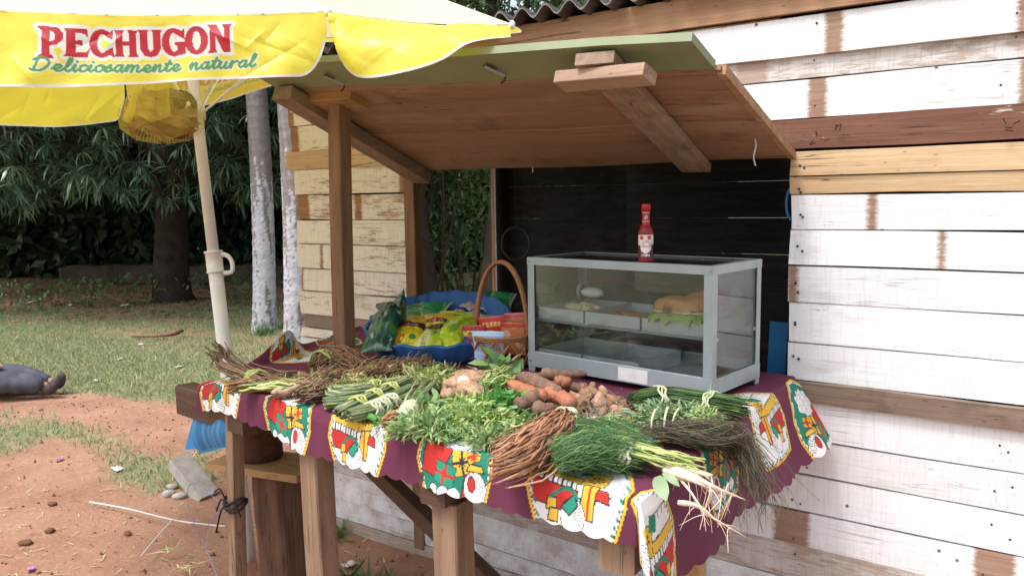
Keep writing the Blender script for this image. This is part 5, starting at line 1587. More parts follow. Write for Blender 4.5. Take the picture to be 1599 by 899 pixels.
e = np.hypot(Pl[:, 0]/.0165, (Pl[:, 1] - .043)/.0175)
col[lab & (e < 1)] = (.78, .74, .73)
for r_a, r_b, cc in ((.62, .74, (.25, .35, .55)), (.74, .84, (.75, .60, .20)), (.84, .93, (.6, .25, .15))):
    e2 = np.hypot((Pl[:, 0] - .002)/.017, (Pl[:, 1] - .044)/.018)
    col[lab & (e2 > r_a) & (e2 < r_b) & (Pl[:, 1] > .047)] = cc
wv_ = lab & (np.abs(Pl[:, 1] - .0445 + .001*np.sin(Pl[:, 0]*900)) < .0028) & (np.abs(Pl[:, 0]) < .0145) & (np.sin(Pl[:, 0]*1500) > -.35)
col[wv_] = (.62, .08, .22)
col[lab & (caps_dist(Pl, 'PICANTE', -.0125, .018, .0048, .0037) < .0008)] = (.8, .8, .8)
for x_ in (-.012, .010):
    e = np.hypot((Pl[:, 0] - x_)/.006, (Pl[:, 1] - .069)/.006); col[lab & (e < 1)] = (.5, .03, .02)
nk = (Z2 > .114) & (Z2 < .137)
col[nk] = (.36, .01, .02)
for x_ in (-.006, .001, .007):
    dd_ = line_dist(Pl, [(x_ - .0025, .121), (x_ + .0025, .130)]); col[nk & (dd_ < .0012)] = (.8, .75, .72)
col[np.abs(Z2 - .1135) < .0012] = (.5, .38, .25); col[np.abs(Z2 - .1375) < .001] = (.5, .38, .25)
put('glass_body', V, F, 'label_print', bot, True, col=col)
mb = MB(); mb.lathe([(.0115, .142), (.0128, .1425), (.0128, .160), (.0118, .1625), (.002, .163)], 28, tuple(bc)); mb.put('cap', 'red_plastic', bot, True)

# ------------------------------------------------------------------ blue lined tray with packs
ZP = ZT + 0.007
BCX, BCY = -1.715, -0.30
bk = thing('blue_basket', (BCX, BCY, ZP), 'wide shallow basket lined with blue cloth at the back of the table', 'basket')
na, nr_ = 120, 14
A_, T_ = np.meshgrid(np.linspace(0, 2*PI, na), np.linspace(0, 1, nr_), indexing='ij')
back = 0.5 + 0.5*np.sin(A_ - 0.35)          # 1 at the back of the basket
hh = 0.070 + 0.125*back**1.4
rad = 0.215 + 0.06*T_**0.7
pl_ = 0.004*np.sin(A_*23 + np.sin(A_*5)*2)*T_ + 0.003*np.sin(A_*41)*T_
P = np.stack([BCX + (rad + pl_)*np.cos(A_), BCY + (rad + pl_)*np.sin(A_)*0.93, ZP + 0.002 + hh*T_ + 0.003*np.sin(A_*17)*T_], -1)
inn = P.copy(); cx_ = np.array([BCX, BCY, 0]); inn[..., :2] = cx_[:2] + (P[..., :2] - cx_[:2])*0.955; inn[..., 2] += 0.003
V = np.concatenate([P.reshape(-1, 3), inn[:, ::-1].reshape(-1, 3)])
G = grid_faces(na, nr_)
lip = np.array([(i*nr_ + nr_ - 1, (i+1)*nr_ + nr_ - 1, na*nr_ + (i+1)*nr_, na*nr_ + i*nr_) for i in range(na - 1)])
put('cloth_lining', V, np.vstack([G, G + na*nr_, lip]), 'blue_cloth', bk, True)
fl_ = MB(); fl_.lathe([(0.001, 0.004), (0.21, 0.004), (0.21, 0.0085), (0.001, 0.0085)], 60, (BCX, BCY, ZP)); fl_.put('base', 'blue_cloth', bk)

def pillow(name, label, b, t_, w, th, colf, group='packs in the blue basket', cat='pack', mat='pack_film', nrm=(0.3, -0.7, 0.6), n=(40, 56), pinch=0.0):
    b, t_ = np.array(b, float), np.array(t_, float)
    if cat != 'sachet':
        b = b + [-.012, .035, .004]; t_ = t_ + [-.012, .03, 0]
    ax = t_ - b; L = np.linalg.norm(ax); ax /= L
    sd = unit(np.cross(ax, np.array(nrm, float))); nn = np.cross(sd, ax)
    sd = -sd if sd @ np.array([rt.x, rt.y, rt.z]) < 0 else sd
    nn = nn if nn @ np.array([0.3, -0.8, 0.3]) > 0 else -nn
    nu, nv = n
    U, V_ = np.meshgrid(np.linspace(0, 1, nu), np.linspace(0, 1, nv), indexing='ij')
    bul = (np.sin(PI*U)**0.6)*(np.sin(PI*np.clip(V_, 0.0, 1))**0.45)
    sk = rng.integers(100)
    cr = 0.05*noise2(U*14, V_*18, sk)*th*4
    wv = w*(1 - 0.10*np.sin(PI*V_)*1 - pinch*np.exp(-((V_ - .82)/.07)**2))
    base_ = b + ax*(V_*L)[..., None] + sd*((U - .5)*wv)[..., None]
    f_ = base_ + nn*(bul*th + cr*bul)[..., None]
    k_ = base_ - nn*(bul*th*0.6)[..., None]
    Vv = np.concatenate([f_.reshape(-1, 3), k_.reshape(-1, 3)])
    G = grid_faces(nu, nv)
    F = np.vstack([G, G[:, ::-1] + nu*nv])
    P2 = np.stack([((U - .5)*w).ravel(), (V_*L).ravel()], 1)
    col = colf(P2, w, L) if colf else None
    if col is not None: col = np.vstack([col, col])
    o = put(name, Vv, F, mat, None, True, col=col)
    return tag(o, label, cat, group)

def c_yellow(P, w, L):
    c = np.tile(np.array([.74, .58, .03]), (len(P), 1))
    x, y = P[:, 0]/w, P[:, 1]/L
    c[y > .66] = (.66, .44, .03)
    band = (y > .50) & (y < .66); c[band] = (.025, .025, .03)
    c[(x < -.42) | (y < .03)] = (.62, .60, .50)
    s_ = np.abs(y - .575 - .02*np.sin(x*40)) < .035
    c[s_ & (np.abs(x) < .3) & (np.sin(x*55) > -.55)] = (.70, .06, .07)
    c[s_ & (np.abs(x) < .3) & (np.abs(np.sin(x*55) + .55) < .1)] = (.75, .7, .6)
    for yy, xs in ((.44, (-.18, .02, .18)), (.40, (-.15, .05))):
        for xx in xs: c[(np.abs(y - yy) < .013) & (np.abs(x - xx) < .07) & (np.sin(x*160) > -.4)] = (.12, .10, .02)
    e = np.hypot((x + .02 - (y - .18)*.25)/.08, (y - .18)/.10); c[(e < 1) & (e > .45)] = (.45, .05, .02)
    e = np.hypot((x - .28)/.10, (y - .22)/.06); c[e < 1] = (.05, .22, .05)
    c[(np.abs(y - .07) < .02) & (np.abs(x - .05) < .3)] = (.25, .45, .06)
    return c
def c_lime(P, w, L):
    x, y = P[:, 0]/w, P[:, 1]/L
    c = np.tile(np.array([.42, .56, .03]), (len(P), 1))
    n_ = noise2(x*9, y*12, 61)
    c[n_ > .35] = (.20, .40, .03); c[n_ < -.5] = (.62, .68, .10)
    c[(np.abs(x + .1) < .16) & (np.abs(y - .62) < .06) & (np.sin(x*60 + y*30) > .2)] = (.70, .72, .55)
    c[(np.abs(x) < .25) & (np.abs(y - .40) < .03) & (np.sin(x*90) > .1)] = (.10, .22, .03)
    return c
def c_limewhite(P, w, L):
    c = c_lime(P, w, L); x, y = P[:, 0]/w, P[:, 1]/L
    c[(y > .52) & (y < .68)] = (.02, .025, .03)
    c[(y > .55) & (y < .65) & (np.abs(x + .1) < .25) & (np.sin(x*60) > -.5)] = (.62, .07, .07)
    c[(x < .02 - .3*(y - .3)) & (y < .45)] = (.66, .68, .30)
    c[(np.abs(x + .15 + .4*(y - .3)) < .09) & (y < .42) & (np.sin(y*120) > .2)] = (.25, .18, .05)
    return c
def c_green(P, w, L):
    x, y = P[:, 0]/w, P[:, 1]/L
    n_ = noise2(x*8, y*10, 62)
    c = np.tile(np.array([.025, .20, .06]), (len(P), 1)) * (1 + .7*np.clip(n_, -.6, 1))[:, None]
    c[np.abs(n_) < .05] = (.35, .52, .40)
    c[(y < .04) | (np.abs(x) > .47)] = (.52, .55, .48)
    return c
def c_beige(P, w, L):
    x, y = P[:, 0]/w, P[:, 1]/L
    c = np.tile(np.array([.50, .36, .27]), (len(P), 1))
    c[np.abs(x) > .40] = (.62, .60, .55)
    c[(y > .30) & (y < .42)] = (.03, .04, .16); c[(y > .42) & (y < .46)] = (.7, .7, .7)
    c[(y > .14) & (y < .2)] = (.6, .55, .48); c[y > .74] = (.05, .26, .09)
    return c
UPN = (0.25, -0.6, 0.75)
pillow('snack_pack', 'yellow pack with black band and red lettering at the front of the blue basket', (-1.695,-0.559,0.960), (-1.820,-0.320,1.032), 0.126, .022, c_yellow, nrm=UPN)
pillow('snack_pack', 'yellow-topped pack half hidden behind the front yellow pack', (-1.677,-0.412,0.972), (-1.740,-0.281,1.042), 0.114, .02, c_yellow, nrm=UPN)
pillow('snack_pack', 'green and white pack with black band right of the yellow pack', (-1.605,-0.541,0.957), (-1.723,-0.281,1.022), 0.114, .02, c_limewhite, nrm=UPN)
pillow('snack_pack', 'plump lime green pack leaning right at the front of the blue basket', (-1.586,-0.469,0.957), (-1.636,-0.257,1.032), 0.120, .03, c_lime, nrm=UPN)
pillow('snack_pack', 'lime green pack squeezed behind the plump lime one', (-1.579,-0.365,0.962), (-1.632,-0.220,1.032), 0.108, .026, c_lime, nrm=UPN)
pillow('snack_pack', 'lime green pack lying against the wicker basket', (-1.524,-0.365,0.967), (-1.643,-0.153,1.022), 0.102, .026, c_lime, nrm=UPN)
pillow('snack_pack', 'green pack with black band behind the lime packs', (-1.709,-0.274,0.982), (-1.731,-0.205,1.042), 0.132, .02, c_limewhite, nrm=UPN)
pillow('green_wrap', 'crumpled green plastic wrap behind the yellow packs', (-1.814,-0.309,1.012), (-1.876,-0.167,1.062), 0.180, .02, c_green, nrm=UPN)
pillow('beige_pack', 'beige pack with navy stripe at the back of the blue basket', (-1.745,-0.185,1.002), (-1.727,-0.049,1.062), 0.090, .02, c_beige, 'beige packs in the blue basket', nrm=UPN)
pillow('beige_pack', 'beige pack with navy stripe leaning beside the basket handle', (-1.671,-0.196,1.002), (-1.703,0.004,1.052), 0.084, .02, c_beige, 'beige packs in the blue basket', nrm=UPN)
pillow('green_wrap', 'crumpled bright green bag top behind the wicker handle', (-1.651,-0.084,1.012), (-1.680,0.020,1.092), 0.150, .03, c_green, nrm=UPN)
# two clear dark-green bags on the left, filled with leaves
for b, t2, w_2, lb, mt in (((-1.737,-0.627,0.957), (-1.860,-0.406,1.092), .115, 'shiny dark green plastic bag standing at the left of the blue basket', 'pack_film'), ((-1.863,-0.369,0.972), (-1.764,-0.458,1.122), .085, 'folded dark green plastic bag behind the shiny one', 'pack_film')):
    def c_dark(P, w, L):
        x, y = P[:, 0]/w, P[:, 1]/L
        n_ = noise2(x*7, y*9, 63) ; m2 = noise2(x*15, y*20, 64)
        c = np.tile(np.array([.018, .075, .045]), (len(P), 1)) * (1 + .8*np.clip(n_, -.7, 1))[:, None]
        c[n_ > .55] = (.06, .17, .04)
        c[m2 > .62] = (.30, .38, .36)
        c[(np.abs(m2 - .5) < .05)] = (.10, .18, .16)
        return c
    pillow('green_bag', lb, b, t2, w_2, .035, c_dark, 'dark green bags', 'bag', mt, UPN, pinch=.35)

# wicker basket with tea sachets
WC = np.array([-1.403, -0.357, ZP])
wk = thing('wicker_basket', tuple(WC), 'brown wicker basket with a tall hooped handle beside the case', 'basket')
def wpt(a, z, r_=None):
    r_ = r_ if r_ is not None else 0.078 + 0.027*(z/0.105)**0.8
    return WC + np.array([r_*math.cos(a), r_*math.sin(a), z])
mb = MB()
for z, rr_ in ((.006, .006), (.102, .005), (.108, .006), (.096, .004)):
    mb.tube([wpt(a, z) for a in np.linspace(0, 2*PI, 41)], rr_*.8, 6, False)
mb.put('rim_weave', 'wicker', wk, True)
for i in range(11):                          # interlaced arches, three canes each
    mb = MB()
    a0 = 2*PI*i/11
    for k in (-1, 0, 1):
        pts = []
        for s_ in np.linspace(0, 1, 15):
            z = 0.006 + (0.098 + k*.004)*math.sin(PI*s_)**0.75
            a = a0 + s_*2*PI/11*2.6
            pts.append(wpt(a + k*.03, max(.004, z), 0.079 + 0.027*(z/.105)**.8 + .004*math.sin(6*s_ + i)))
        mb.tube(pts, 0.0036, 5, False)
    mb.put('woven_arch', 'wicker', wk, True)
hd = unit(np.array([1.0, 0.12]))
mb = MB()
for k in range(5):
    ph = 2*PI*k/5
    pts = []
    for s_ in np.linspace(0, 1, 40):
        a = PI*s_
        x_ = -math.cos(a)*0.098; z = 0.06 + 0.285*math.sin(a)**0.85
        tw = s_*26 + ph
        pts.append(WC + np.array([hd[0]*x_, hd[1]*x_, z]) + 0.0055*np.array([math.cos(tw)*.6, math.sin(tw), math.cos(tw)*.5]))
    mb.tube(pts, 0.0055, 6)
mb.put('handle', 'wicker', wk, True)
mb = MB(); mb.lathe([(.001, .002), (.076, .002), (.076, .005), (.001, .005)], 30, tuple(WC)); mb.put('basket_floor', 'wicker', wk)
def card(label, b, t2, w, colf, name='tea_sachet', group='sachets in the wicker basket'):
    pillow(name, label, b, t2, w, .004, colf, group, 'sachet', 'pack_film', (0.35, -0.93, 0.1), (50, 60))
def c_purple(P, w, L):
    x, y = P[:, 0]/w, P[:, 1]/L
    c = np.tile(np.array([.10, .05, .22]), (len(P), 1))
    c[y > .86] = (.40, .02, .03)
    c[caps_dist(P, 'NERVIO', -.44*w, .71*L, .12*L, .15*w) < .0022] = (.80, .62, .04)
    c[(np.abs(y - .64) < .015) & (np.abs(x) < .06)] = (.7, .7, .7)
    c[(np.abs(y - .52) < .05) & (np.abs(x) < .42) & (np.sin(x*70) > -.2)] = (.50, .12, .25)
    c[(y < .42) & (noise2(x*9, y*9, 71) > .3)] = (.25, .10, .30)
    return c
def c_sky(P, w, L):
    x, y = P[:, 0]/w, P[:, 1]/L
    c = np.tile(np.array([.42, .58, .80]), (len(P), 1))
    c[y > .90] = (.38, .66, .85); c[np.abs(y - .895) < .008] = (.75, .8, .85)
    for yy in (.80, .76): c[(np.abs(y - yy) < .012) & (np.abs(x + .1) < .3) & (np.sin(x*90) > -.5)] = (.05, .06, .25)
    for k in range(14):
        yy = .66 - k*.045
        c[(np.abs(y - yy) < .006) & (np.abs(x) < .4) & (np.sin(x*130 + k*3) > -.55)] = (.12, .16, .38)
    return c
def c_red(P, w, L):
    x, y = P[:, 0]/w, P[:, 1]/L
    c = np.tile(np.array([.48, .03, .025]), (len(P), 1))
    c[caps_dist(P, 'FERRO', -.35*w, .72*L, .11*L, .15*w) < .0018] = (.75, .50, .15)
    e = np.hypot((x + .1)/.28, (y - .45)/.16); c[e < 1] = (.65, .50, .32); c[e < .55] = (.62, .12, .06)
    c[(x > .15) & (y < .55)] = (.50, .16, .22); c[(np.abs(x - .28) < .08) & (np.abs(y - .4) < .09)] = (.75, .75, .75)
    return c
def c_orange(P, w, L):
    x, y = P[:, 0]/w, P[:, 1]/L
    c = np.tile(np.array([.50, .16, .07]), (len(P), 1))
    c[noise2(x*7, y*7, 72) > .3] = (.62, .40, .25)
    c[y > .88] = (.45, .05, .03)
    return c
card('purple sachet with yellow capitals in the wicker basket', WC + [-.078, -.035, .02], WC + [-.083, -.045, .135], .085, c_purple)
card('pale blue printed sachet at the front of the wicker basket', WC + [-.002, -.068, .012], WC + [.002, -.085, .128], .108, c_sky)
card('red sachet with a fruit picture behind the blue one', WC + [-.02, -.01, .05], WC + [-.03, -.02, .165], .09, c_red)
card('orange and white sachet tilted at the right of the wicker basket', WC + [.045, .0, .04], WC + [.05, -.01, .148], .085, c_orange)
card('orange-red sachet standing at the back of the wicker basket', WC + [.03, .045, .05], WC + [.022, .045, .172], .075, c_orange)

# ------------------------------------------------------------------ roots, herbs and bundles
def spot(p, z=None):
    p = np.array(p, float)
    if z is not None: p[2] = z
    return p
def bundle(name, label, cat, path, n_, rad, srad, mat, tie_at=(), m_=12, flat=0.7, curl=0.006, endj=0.12, group=None, tiemat='tie_leaf', prof=None, taper=0.5, floor=True, tie_w=0.012, fall=None, kids=None, sides=4, cross=0.0):
    """strands laid along a path, gathered by ties; prof gives the thickness along the path"""
    path = np.array(path, float)
    C_ = catmull(path, 40)
    T = unit(np.gradient(C_, axis=0)); Sd = unit(np.cross(T, [0, 0, 1.0])); N_ = np.cross(Sd, T)
    t0 = rng.uniform(0, endj, n_); t1 = 1 - rng.uniform(0, endj, n_)
    tt = t0[:, None] + (t1 - t0)[:, None]*np.linspace(0, 1, m_)[None]
    prof = prof or [(0, 1), (1, 1)]
    sp = np.interp(tt, [p[0] for p in prof], [p[1] for p in prof])*rad
    q = np.sqrt(rng.random(n_)); a = rng.uniform(0, 2*PI, n_)
    ox, oy = q*np.cos(a), q*np.sin(a)
    fi = tt*39; i0 = np.clip(fi.astype(int), 0, 38); fr = (fi - i0)[..., None]
    Pc = C_[i0]*(1 - fr) + C_[i0 + 1]*fr; Sc = Sd[i0]; Nc = N_[i0]
    wob = curl*np.cumsum(rng.normal(0, .5, (n_, m_, 3)), 1)*0.6
    wob -= wob[:, :1]
    q2 = np.sqrt(rng.random(n_)); a2 = rng.uniform(0, 2*PI, n_); w2 = cross*np.linspace(0, 1, m_)[None]
    oxx = ox[:, None]*(1 - w2) + (q2*np.cos(a2))[:, None]*w2; oyy = oy[:, None]*(1 - w2) + (q2*np.sin(a2))[:, None]*w2
    P = Pc + Sc*(oxx*sp)[..., None] + Nc*((oyy*flat + flat)*sp)[..., None] + wob
    rr_ = srad*rng.uniform(.6, 1.3, n_)[:, None]*np.interp(np.linspace(0, 1, m_), [0, .15, .7, 1], [.8, 1, .9, taper])[None]
    if floor: 
        on = (P[..., 0] < -0.53)
        P[..., 2] = np.where(on, np.maximum(P[..., 2], ZP + rr_), P[..., 2])
    V, F = strands(P, rr_, sides)
    mid = C_[20]
    b = thing(name, (mid[0], mid[1], ZP), label, cat, group)
    o = put('strands', V, F, mat, b, True); o['kind'] = 'stuff'
    for tp in tie_at:
        i = int(tp*39); rr2 = np.interp(tp, [p[0] for p in prof], [p[1] for p in prof])*rad
        mb = MB()
        for j in range(3):
            off = (j - 1)*tie_w*.8
            pts = [C_[i] + T[i]*(off + .004*math.sin(5*a2 + j)) + Sd[i]*(rr2*1.06 + .003)*math.cos(a2) + N_[i]*((rr2*flat*1.08 + .003)*math.sin(a2) + rr2*flat) for a2 in np.linspace(0, 2*PI, 19)]
            pts = [np.array([p[0], p[1], max(p[2], ZP + .003)]) for p in pts]
            mb.tube(pts, tie_w*.33, 5, False)
        for j in range(2):
            s0 = C_[i] + N_[i]*rr2*flat*2
            mb.tube(catmull([s0, s0 + Sd[i]*.008*(1 - 2*j) + [0, 0, .006], s0 + Sd[i]*.018*(1 - 2*j) + T[i]*.012 + [0, 0, -.003]], 8), np.linspace(tie_w*.34, .001, 8), 5)
        mb.put('tie', tiemat, b, True)
    return b

def herb(name, label, cat, c, size, n_, mat, leaf=(.02, .035), lw=.35, shape='lance', stems=None, stem_mat='stem_lime', dirv=None, group=None, droop=1.0):
    """a mound of leaves on stems, lying on the table"""
    c = np.array(c, float)
    b = thing(name, tuple(c), label, cat, group)
    d_ = unit(rng.normal(size=(n_, 3))); d_[:, 2] = np.abs(d_[:, 2])
    r_ = rng.random(n_) ** 0.45
    lobes = 1 + 0.18*np.sin(np.arctan2(d_[:, 1], d_[:, 0])*5 + rng.uniform(0, 6))
    rotm = np.array([[1, 0], [0, 1]])
    if dirv is not None:
        e_ = unit(np.array(dirv, float)[:2]); rotm = np.array([[e_[0], e_[1]], [-e_[1], e_[0]]])
    loc = d_*r_[:, None]*lobes[:, None]*np.array(size)
    loc[:, :2] = loc[:, :2] @ rotm
    pos = c + loc; pos[:, 2] = np.maximum(pos[:, 2], ZP + .004)
    od = d_.copy(); od[:, :2] = od[:, :2] @ rotm
    ld = od + rng.normal(0, .7, (n_, 3))*[1, 1, .55]
    ln_ = rng.uniform(*leaf, n_)
    V, F = leaves(pos, ld, rng.normal(0, .6, (n_, 3)) + [0, 0, 1], ln_, ln_*lw*rng.uniform(.7, 1.2, n_), shape, 3, droop)
    V[:, 2] = np.maximum(V[:, 2], ZP + .001)
    o = put('leaves', V, F, mat, b); o['kind'] = 'stuff'
    if stems:
        k_ = stems
        p0 = c + (rng.normal(0, .22, (k_, 3))*np.array(size))*[1, 1, .3]
        p2 = c + unit(rng.normal(size=(k_, 3)))*np.array(size)*.95
        p2[:, 2] = np.abs(p2[:, 2] - c[2]) + c[2]
        pm = (p0 + p2)/2 + rng.normal(0, .006, (k_, 3)) + [0, 0, .01]
        u = np.linspace(0, 1, 7)[None, :, None]
        P = p0[:, None]*(1-u)**2 + 2*pm[:, None]*u*(1-u) + p2[:, None]*u**2
        P[..., 2] = np.maximum(P[..., 2], ZP + .003)
        V, F = strands(P, np.full(P.shape[:2], .0016), 4)
        o = put('stems', V, F, stem_mat, b, True); o['kind'] = 'stuff'
    return b

G_ROOT = 'tied root bundles along the back of the table'
# long brown twigs at the far left, fanning over the table edge
bundle('twig_bundle', 'fan of long thin brown twigs sticking out over the left table end', 'twig bundle', [(-2.056,-1.023,1.000), (-1.999,-0.990,0.950), (-1.830,-0.993,0.925), (-1.711,-0.984,0.915)], 46, .034, .0026, 'twig_tan', (.62,), prof=[(0, 1.9), (.6, .8), (1, 1.1)], curl=.009, endj=.3, flat=.6)
bundle('root_bundle', 'loose brown roots with green stems along the left front edge', 'root bundle', [(-1.854,-1.103,0.912), (-1.819,-0.998,0.912), (-1.679,-0.977,0.912), (-1.665,-0.905,0.915)], 60, .026, .0034, 'root_red', (.78,), curl=.011, endj=.25, flat=.6, prof=[(0, 1.2), (.75, .8), (1, 1.2)])
bundle('green_stalk', 'few green stalks lying over the roots at the left front', 'stalk bundle', [(-1.801,-1.095,0.930), (-1.722,-1.030,0.935), (-1.646,-0.946,0.930)], 9, .022, .0036, 'stem_lime', (), curl=.008, endj=.35, flat=.4)
bundle('root_bundle', 'thick dark brown roots at the left front of the table', 'root bundle', [(-1.710,-1.053,0.912), (-1.680,-1.003,0.914), (-1.671,-0.931,0.916)], 9, .020, .0085, 'root_dark', (), curl=.008, endj=.3, flat=.5, taper=.8, sides=6)
bundle('root_bundle', 'dark fine-rooted bundle beside the folded lemongrass', 'root bundle', [(-1.598,-1.065,0.912), (-1.602,-0.999,0.914), (-1.608,-0.921,0.916)], 90, .022, .0019, 'root_dark', (.8,), curl=.012, endj=.3, prof=[(0, 1.5), (.8, .7), (1, 1)])
bundle('root_bundle', 'big tangled mound of fine reddish roots in front of the awning post', 'root bundle', [(-1.844,-0.782,0.912), (-1.856,-0.708,0.915), (-1.790,-0.692,0.915), (-1.686,-0.723,0.912)], 230, .034, .0018, 'root_red', (.24,), cross=.8, curl=.018, endj=.25, flat=.8, prof=[(0, .8), (.45, 1.3), (1, .6)])
for (x, y, lb), (a, b, c, d) in zip(((0, 0, 'reddish root bundle with green tie below the post'), (0, 0, 'reddish root bundle with green tie under the left of the blue basket'), (0, 0, 'brown root bundle with green tie under the middle of the blue basket'), (0, 0, 'brown root bundle with green tie nearest the wicker basket'), (0, 0, 'short root bundle with yellow-green tie left of the folded lemongrass')),
        (((-1.659,-0.834,0.912), (-1.641,-0.796,0.914), (-1.649,-0.707,0.915), 150), ((-1.684,-0.752,0.912), (-1.669,-0.683,0.914), (-1.652,-0.615,0.915), 150), ((-1.621,-0.716,0.912), (-1.618,-0.643,0.914), (-1.598,-0.573,0.915), 150), ((-1.587,-0.657,0.912), (-1.588,-0.579,0.915), (-1.586,-0.511,0.915), 130), ((-1.750,-0.895,0.912), (-1.728,-0.859,0.915), (-1.699,-0.795,0.915), 110))):
    bundle('root_bundle', lb, 'root bundle', [a, b, c], d, .019, .0017, 'root_red', (.40,), curl=.013, cross=.6, endj=.3, flat=.8, group=G_ROOT, tie_w=.014, prof=[(0, 1.1), (.4, .75), (1, 1.2)])
bundle('herb_root_bundle', 'pale knotted root with green tie hanging near the lemongrass', 'root bundle', [(-1.600,-0.837,0.916), (-1.635,-0.783,0.920), (-1.669,-0.723,0.920)], 16, .012, .003, 'root_brown', (.5,), curl=.004, tie_w=.014)
# round tubers
for (p, s_, lb) in (((-1.882,-0.914,0.930), .026, 'round brown tuber at the left behind the twigs'), ((-1.836,-0.907,0.930), .028, 'largest round brown tuber beside the twigs'), ((-1.796,-0.955,0.925), .022, 'small brown tuber in front of the round ones'), ((-1.808,-0.857,0.925), .020, 'reddish tuber left of the tangled root mound')):
    V, F = lump(spot(p, ZP + s_*.85), (s_*1.15, s_, s_*.85), 3, .18, 14, 10)
    tag(put('tuber', V, F, 'tuber_skin' if s_ > .021 else 'carrot_skin', None, True), lb, 'tuber', 'round tubers')
# lemongrass
def folded(name, label, path, n_, rad, tie_at, tm='tie_leaf', mat='grass_bundle'):
    return bundle(name, label, 'lemongrass', path, n_, rad, .0036, mat, tie_at, curl=.0025, endj=.06, flat=.75, taper=.8, tiemat=tm, group='lemongrass bundles')
folded('lemongrass_bundle', 'folded lemongrass bundle at the back of its heap', [(-1.464,-0.710,0.925), (-1.491,-0.834,0.925), (-1.536,-0.928,0.925), (-1.579,-0.956,0.922), (-1.535,-0.985,0.918), (-1.466,-0.938,0.918), (-1.437,-0.840,0.918)], 46, .013, (.22,))
folded('lemongrass_bundle', 'long lemongrass bundle bound with three ties', [(-1.386,-1.115,0.915), (-1.379,-1.050,0.925), (-1.401,-0.931,0.925), (-1.426,-0.797,0.925)], 60, .021, (.35, .55, .75))
folded('lemongrass_bundle', 'lemongrass bundle with white ties at the front of its heap', [(-1.358,-1.116,0.913), (-1.336,-1.049,0.914), (-1.348,-0.952,0.916), (-1.371,-0.834,0.918)], 60, .021, (.36, .50, .64), 'pale_ribbon')
folded('lemongrass_bundle', 'dry-ended lemongrass bundle at the left of the heap', [(-1.501,-1.057,0.913), (-1.472,-1.016,0.914), (-1.440,-0.952,0.914), (-1.400,-0.907,0.916)], 46, .019, ())
bundle('stem_bundle', 'upright tied bundle of pale stems with brown root ends', 'stem bundle', [(-1.218,-1.093,0.914), (-1.231,-1.031,0.925), (-1.305,-0.906,0.925), (-1.372,-0.760,0.920)], 40, .020, .0032, 'grass_bundle', (.30, .42), tiemat='pale_ribbon', tie_w=.018, prof=[(0, .8), (.35, .7), (1, 1.5)], curl=.006)
bundle('root_bundle', 'short brown root ends in front of the lemongrass', 'root bundle', [(-1.247,-1.103,0.912), (-1.237,-1.063,0.916), (-1.225,-1.018,0.916)], 60, .018, .003, 'root_brown', (), curl=.008)
bundle('stem_bundle', 'short tied pale stems in front of the tied bundle', 'stem bundle', [(-1.192,-1.078,0.914), (-1.181,-1.038,0.918), (-1.180,-0.960,0.918)], 20, .012, .003, 'grass_bundle', (.25, .5), tiemat='pale_ribbon')
herb('herb_bunch', 'small dark leafy bunch between lemongrass and the big herbs', 'herb', (-1.245,-0.946,0.912), (.07, .05, .035), 130, 'herb_mid', (.02, .04), .5, 'oval', 8)
herb('herb_bunch', 'yellow-green herb bunch left of the ginger', 'herb', (-1.409,-0.726,0.912), (.10, .075, .045), 320, 'herb_yellow', (.018, .035), .28, 'lance', 40, dirv=(.8, .5))
herb('herb_bunch', 'scraggly dry herb bunch under the blue basket', 'herb', (-1.473,-0.592,0.912), (.08, .04, .035), 200, 'herb_yellow', (.015, .03), .25, 'lance', 50, 'grass_bundle')
herb('herb_bunch', 'few green leaves lying on the cloth in front of the lemongrass', 'herb', (-1.271,-1.072,0.910), (.04, .03, .02), 22, 'mint_green', (.02, .035), .45, 'oval')
# ginger
for k, (x, y, s_) in enumerate(((0,0,0),)): pass
GIN = [((-1.252,-0.819,0.930), .030), ((-1.261,-0.755,0.940), .034), ((-1.217,-0.767,0.930), .028), ((-1.323,-0.744,0.930), .028), ((-1.333,-0.689,0.940), .030), ((-1.280,-0.692,0.945), .030), ((-1.290,-0.633,0.945), .026), ((-1.365,-0.621,0.940), .026), ((-1.342,-0.593,0.945), .022), ((-1.301,-0.793,0.925), .020), ((-1.254,-0.669,0.930), .022)]
for k, (p, s_) in enumerate(GIN):
    V, F = lump(spot(p, ZP + s_*.75 + (.012 if k in (1, 5, 6) else 0)), (s_*1.45, s_*.95, s_*.85), 7, .55, 18, 13, (rng.uniform(-.3, .3), rng.uniform(-.3, .3), rng.uniform(0, 3)), seed=200 + k, sharp=9)
    g = tag(put('ginger_root', V, F, 'ginger_skin', None, True), 'ginger root ' + ('at the front left of the heap', 'with the large pale cut face', 'at the front right of the heap', 'at the left of the heap', 'behind the cut one in the heap', 'on top at the right of the heap', 'highest beside the wicker basket', 'at the back left of the heap', 'with a small cut face at the back', 'smallest at the far left of the heap', 'small at the right edge of the heap')[k], 'ginger', 'ginger roots in the heap')
    if k in (1, 8):
        c = spot(p, ZP + s_*.95 + .012); nrm_ = unit(np.array([.3, -.8, .5])); sd_ = unit(np.cross(nrm_, [0, 0, 1.0])); u_ = np.cross(sd_, nrm_)
        V = [c + nrm_*s_*.55 + sd_*s_*.48*math.cos(a) + u_*s_*.40*math.sin(a) for a in np.linspace(0, 2*PI, 15)[:-1]]
        V2 = [v_ - nrm_*.02 for v_ in V]
        put('cut_face', V + V2, [tuple(range(14))] + [(i, (i+1) % 14, 14 + (i+1) % 14, 14 + i) for i in range(14)], 'root_cut', g)
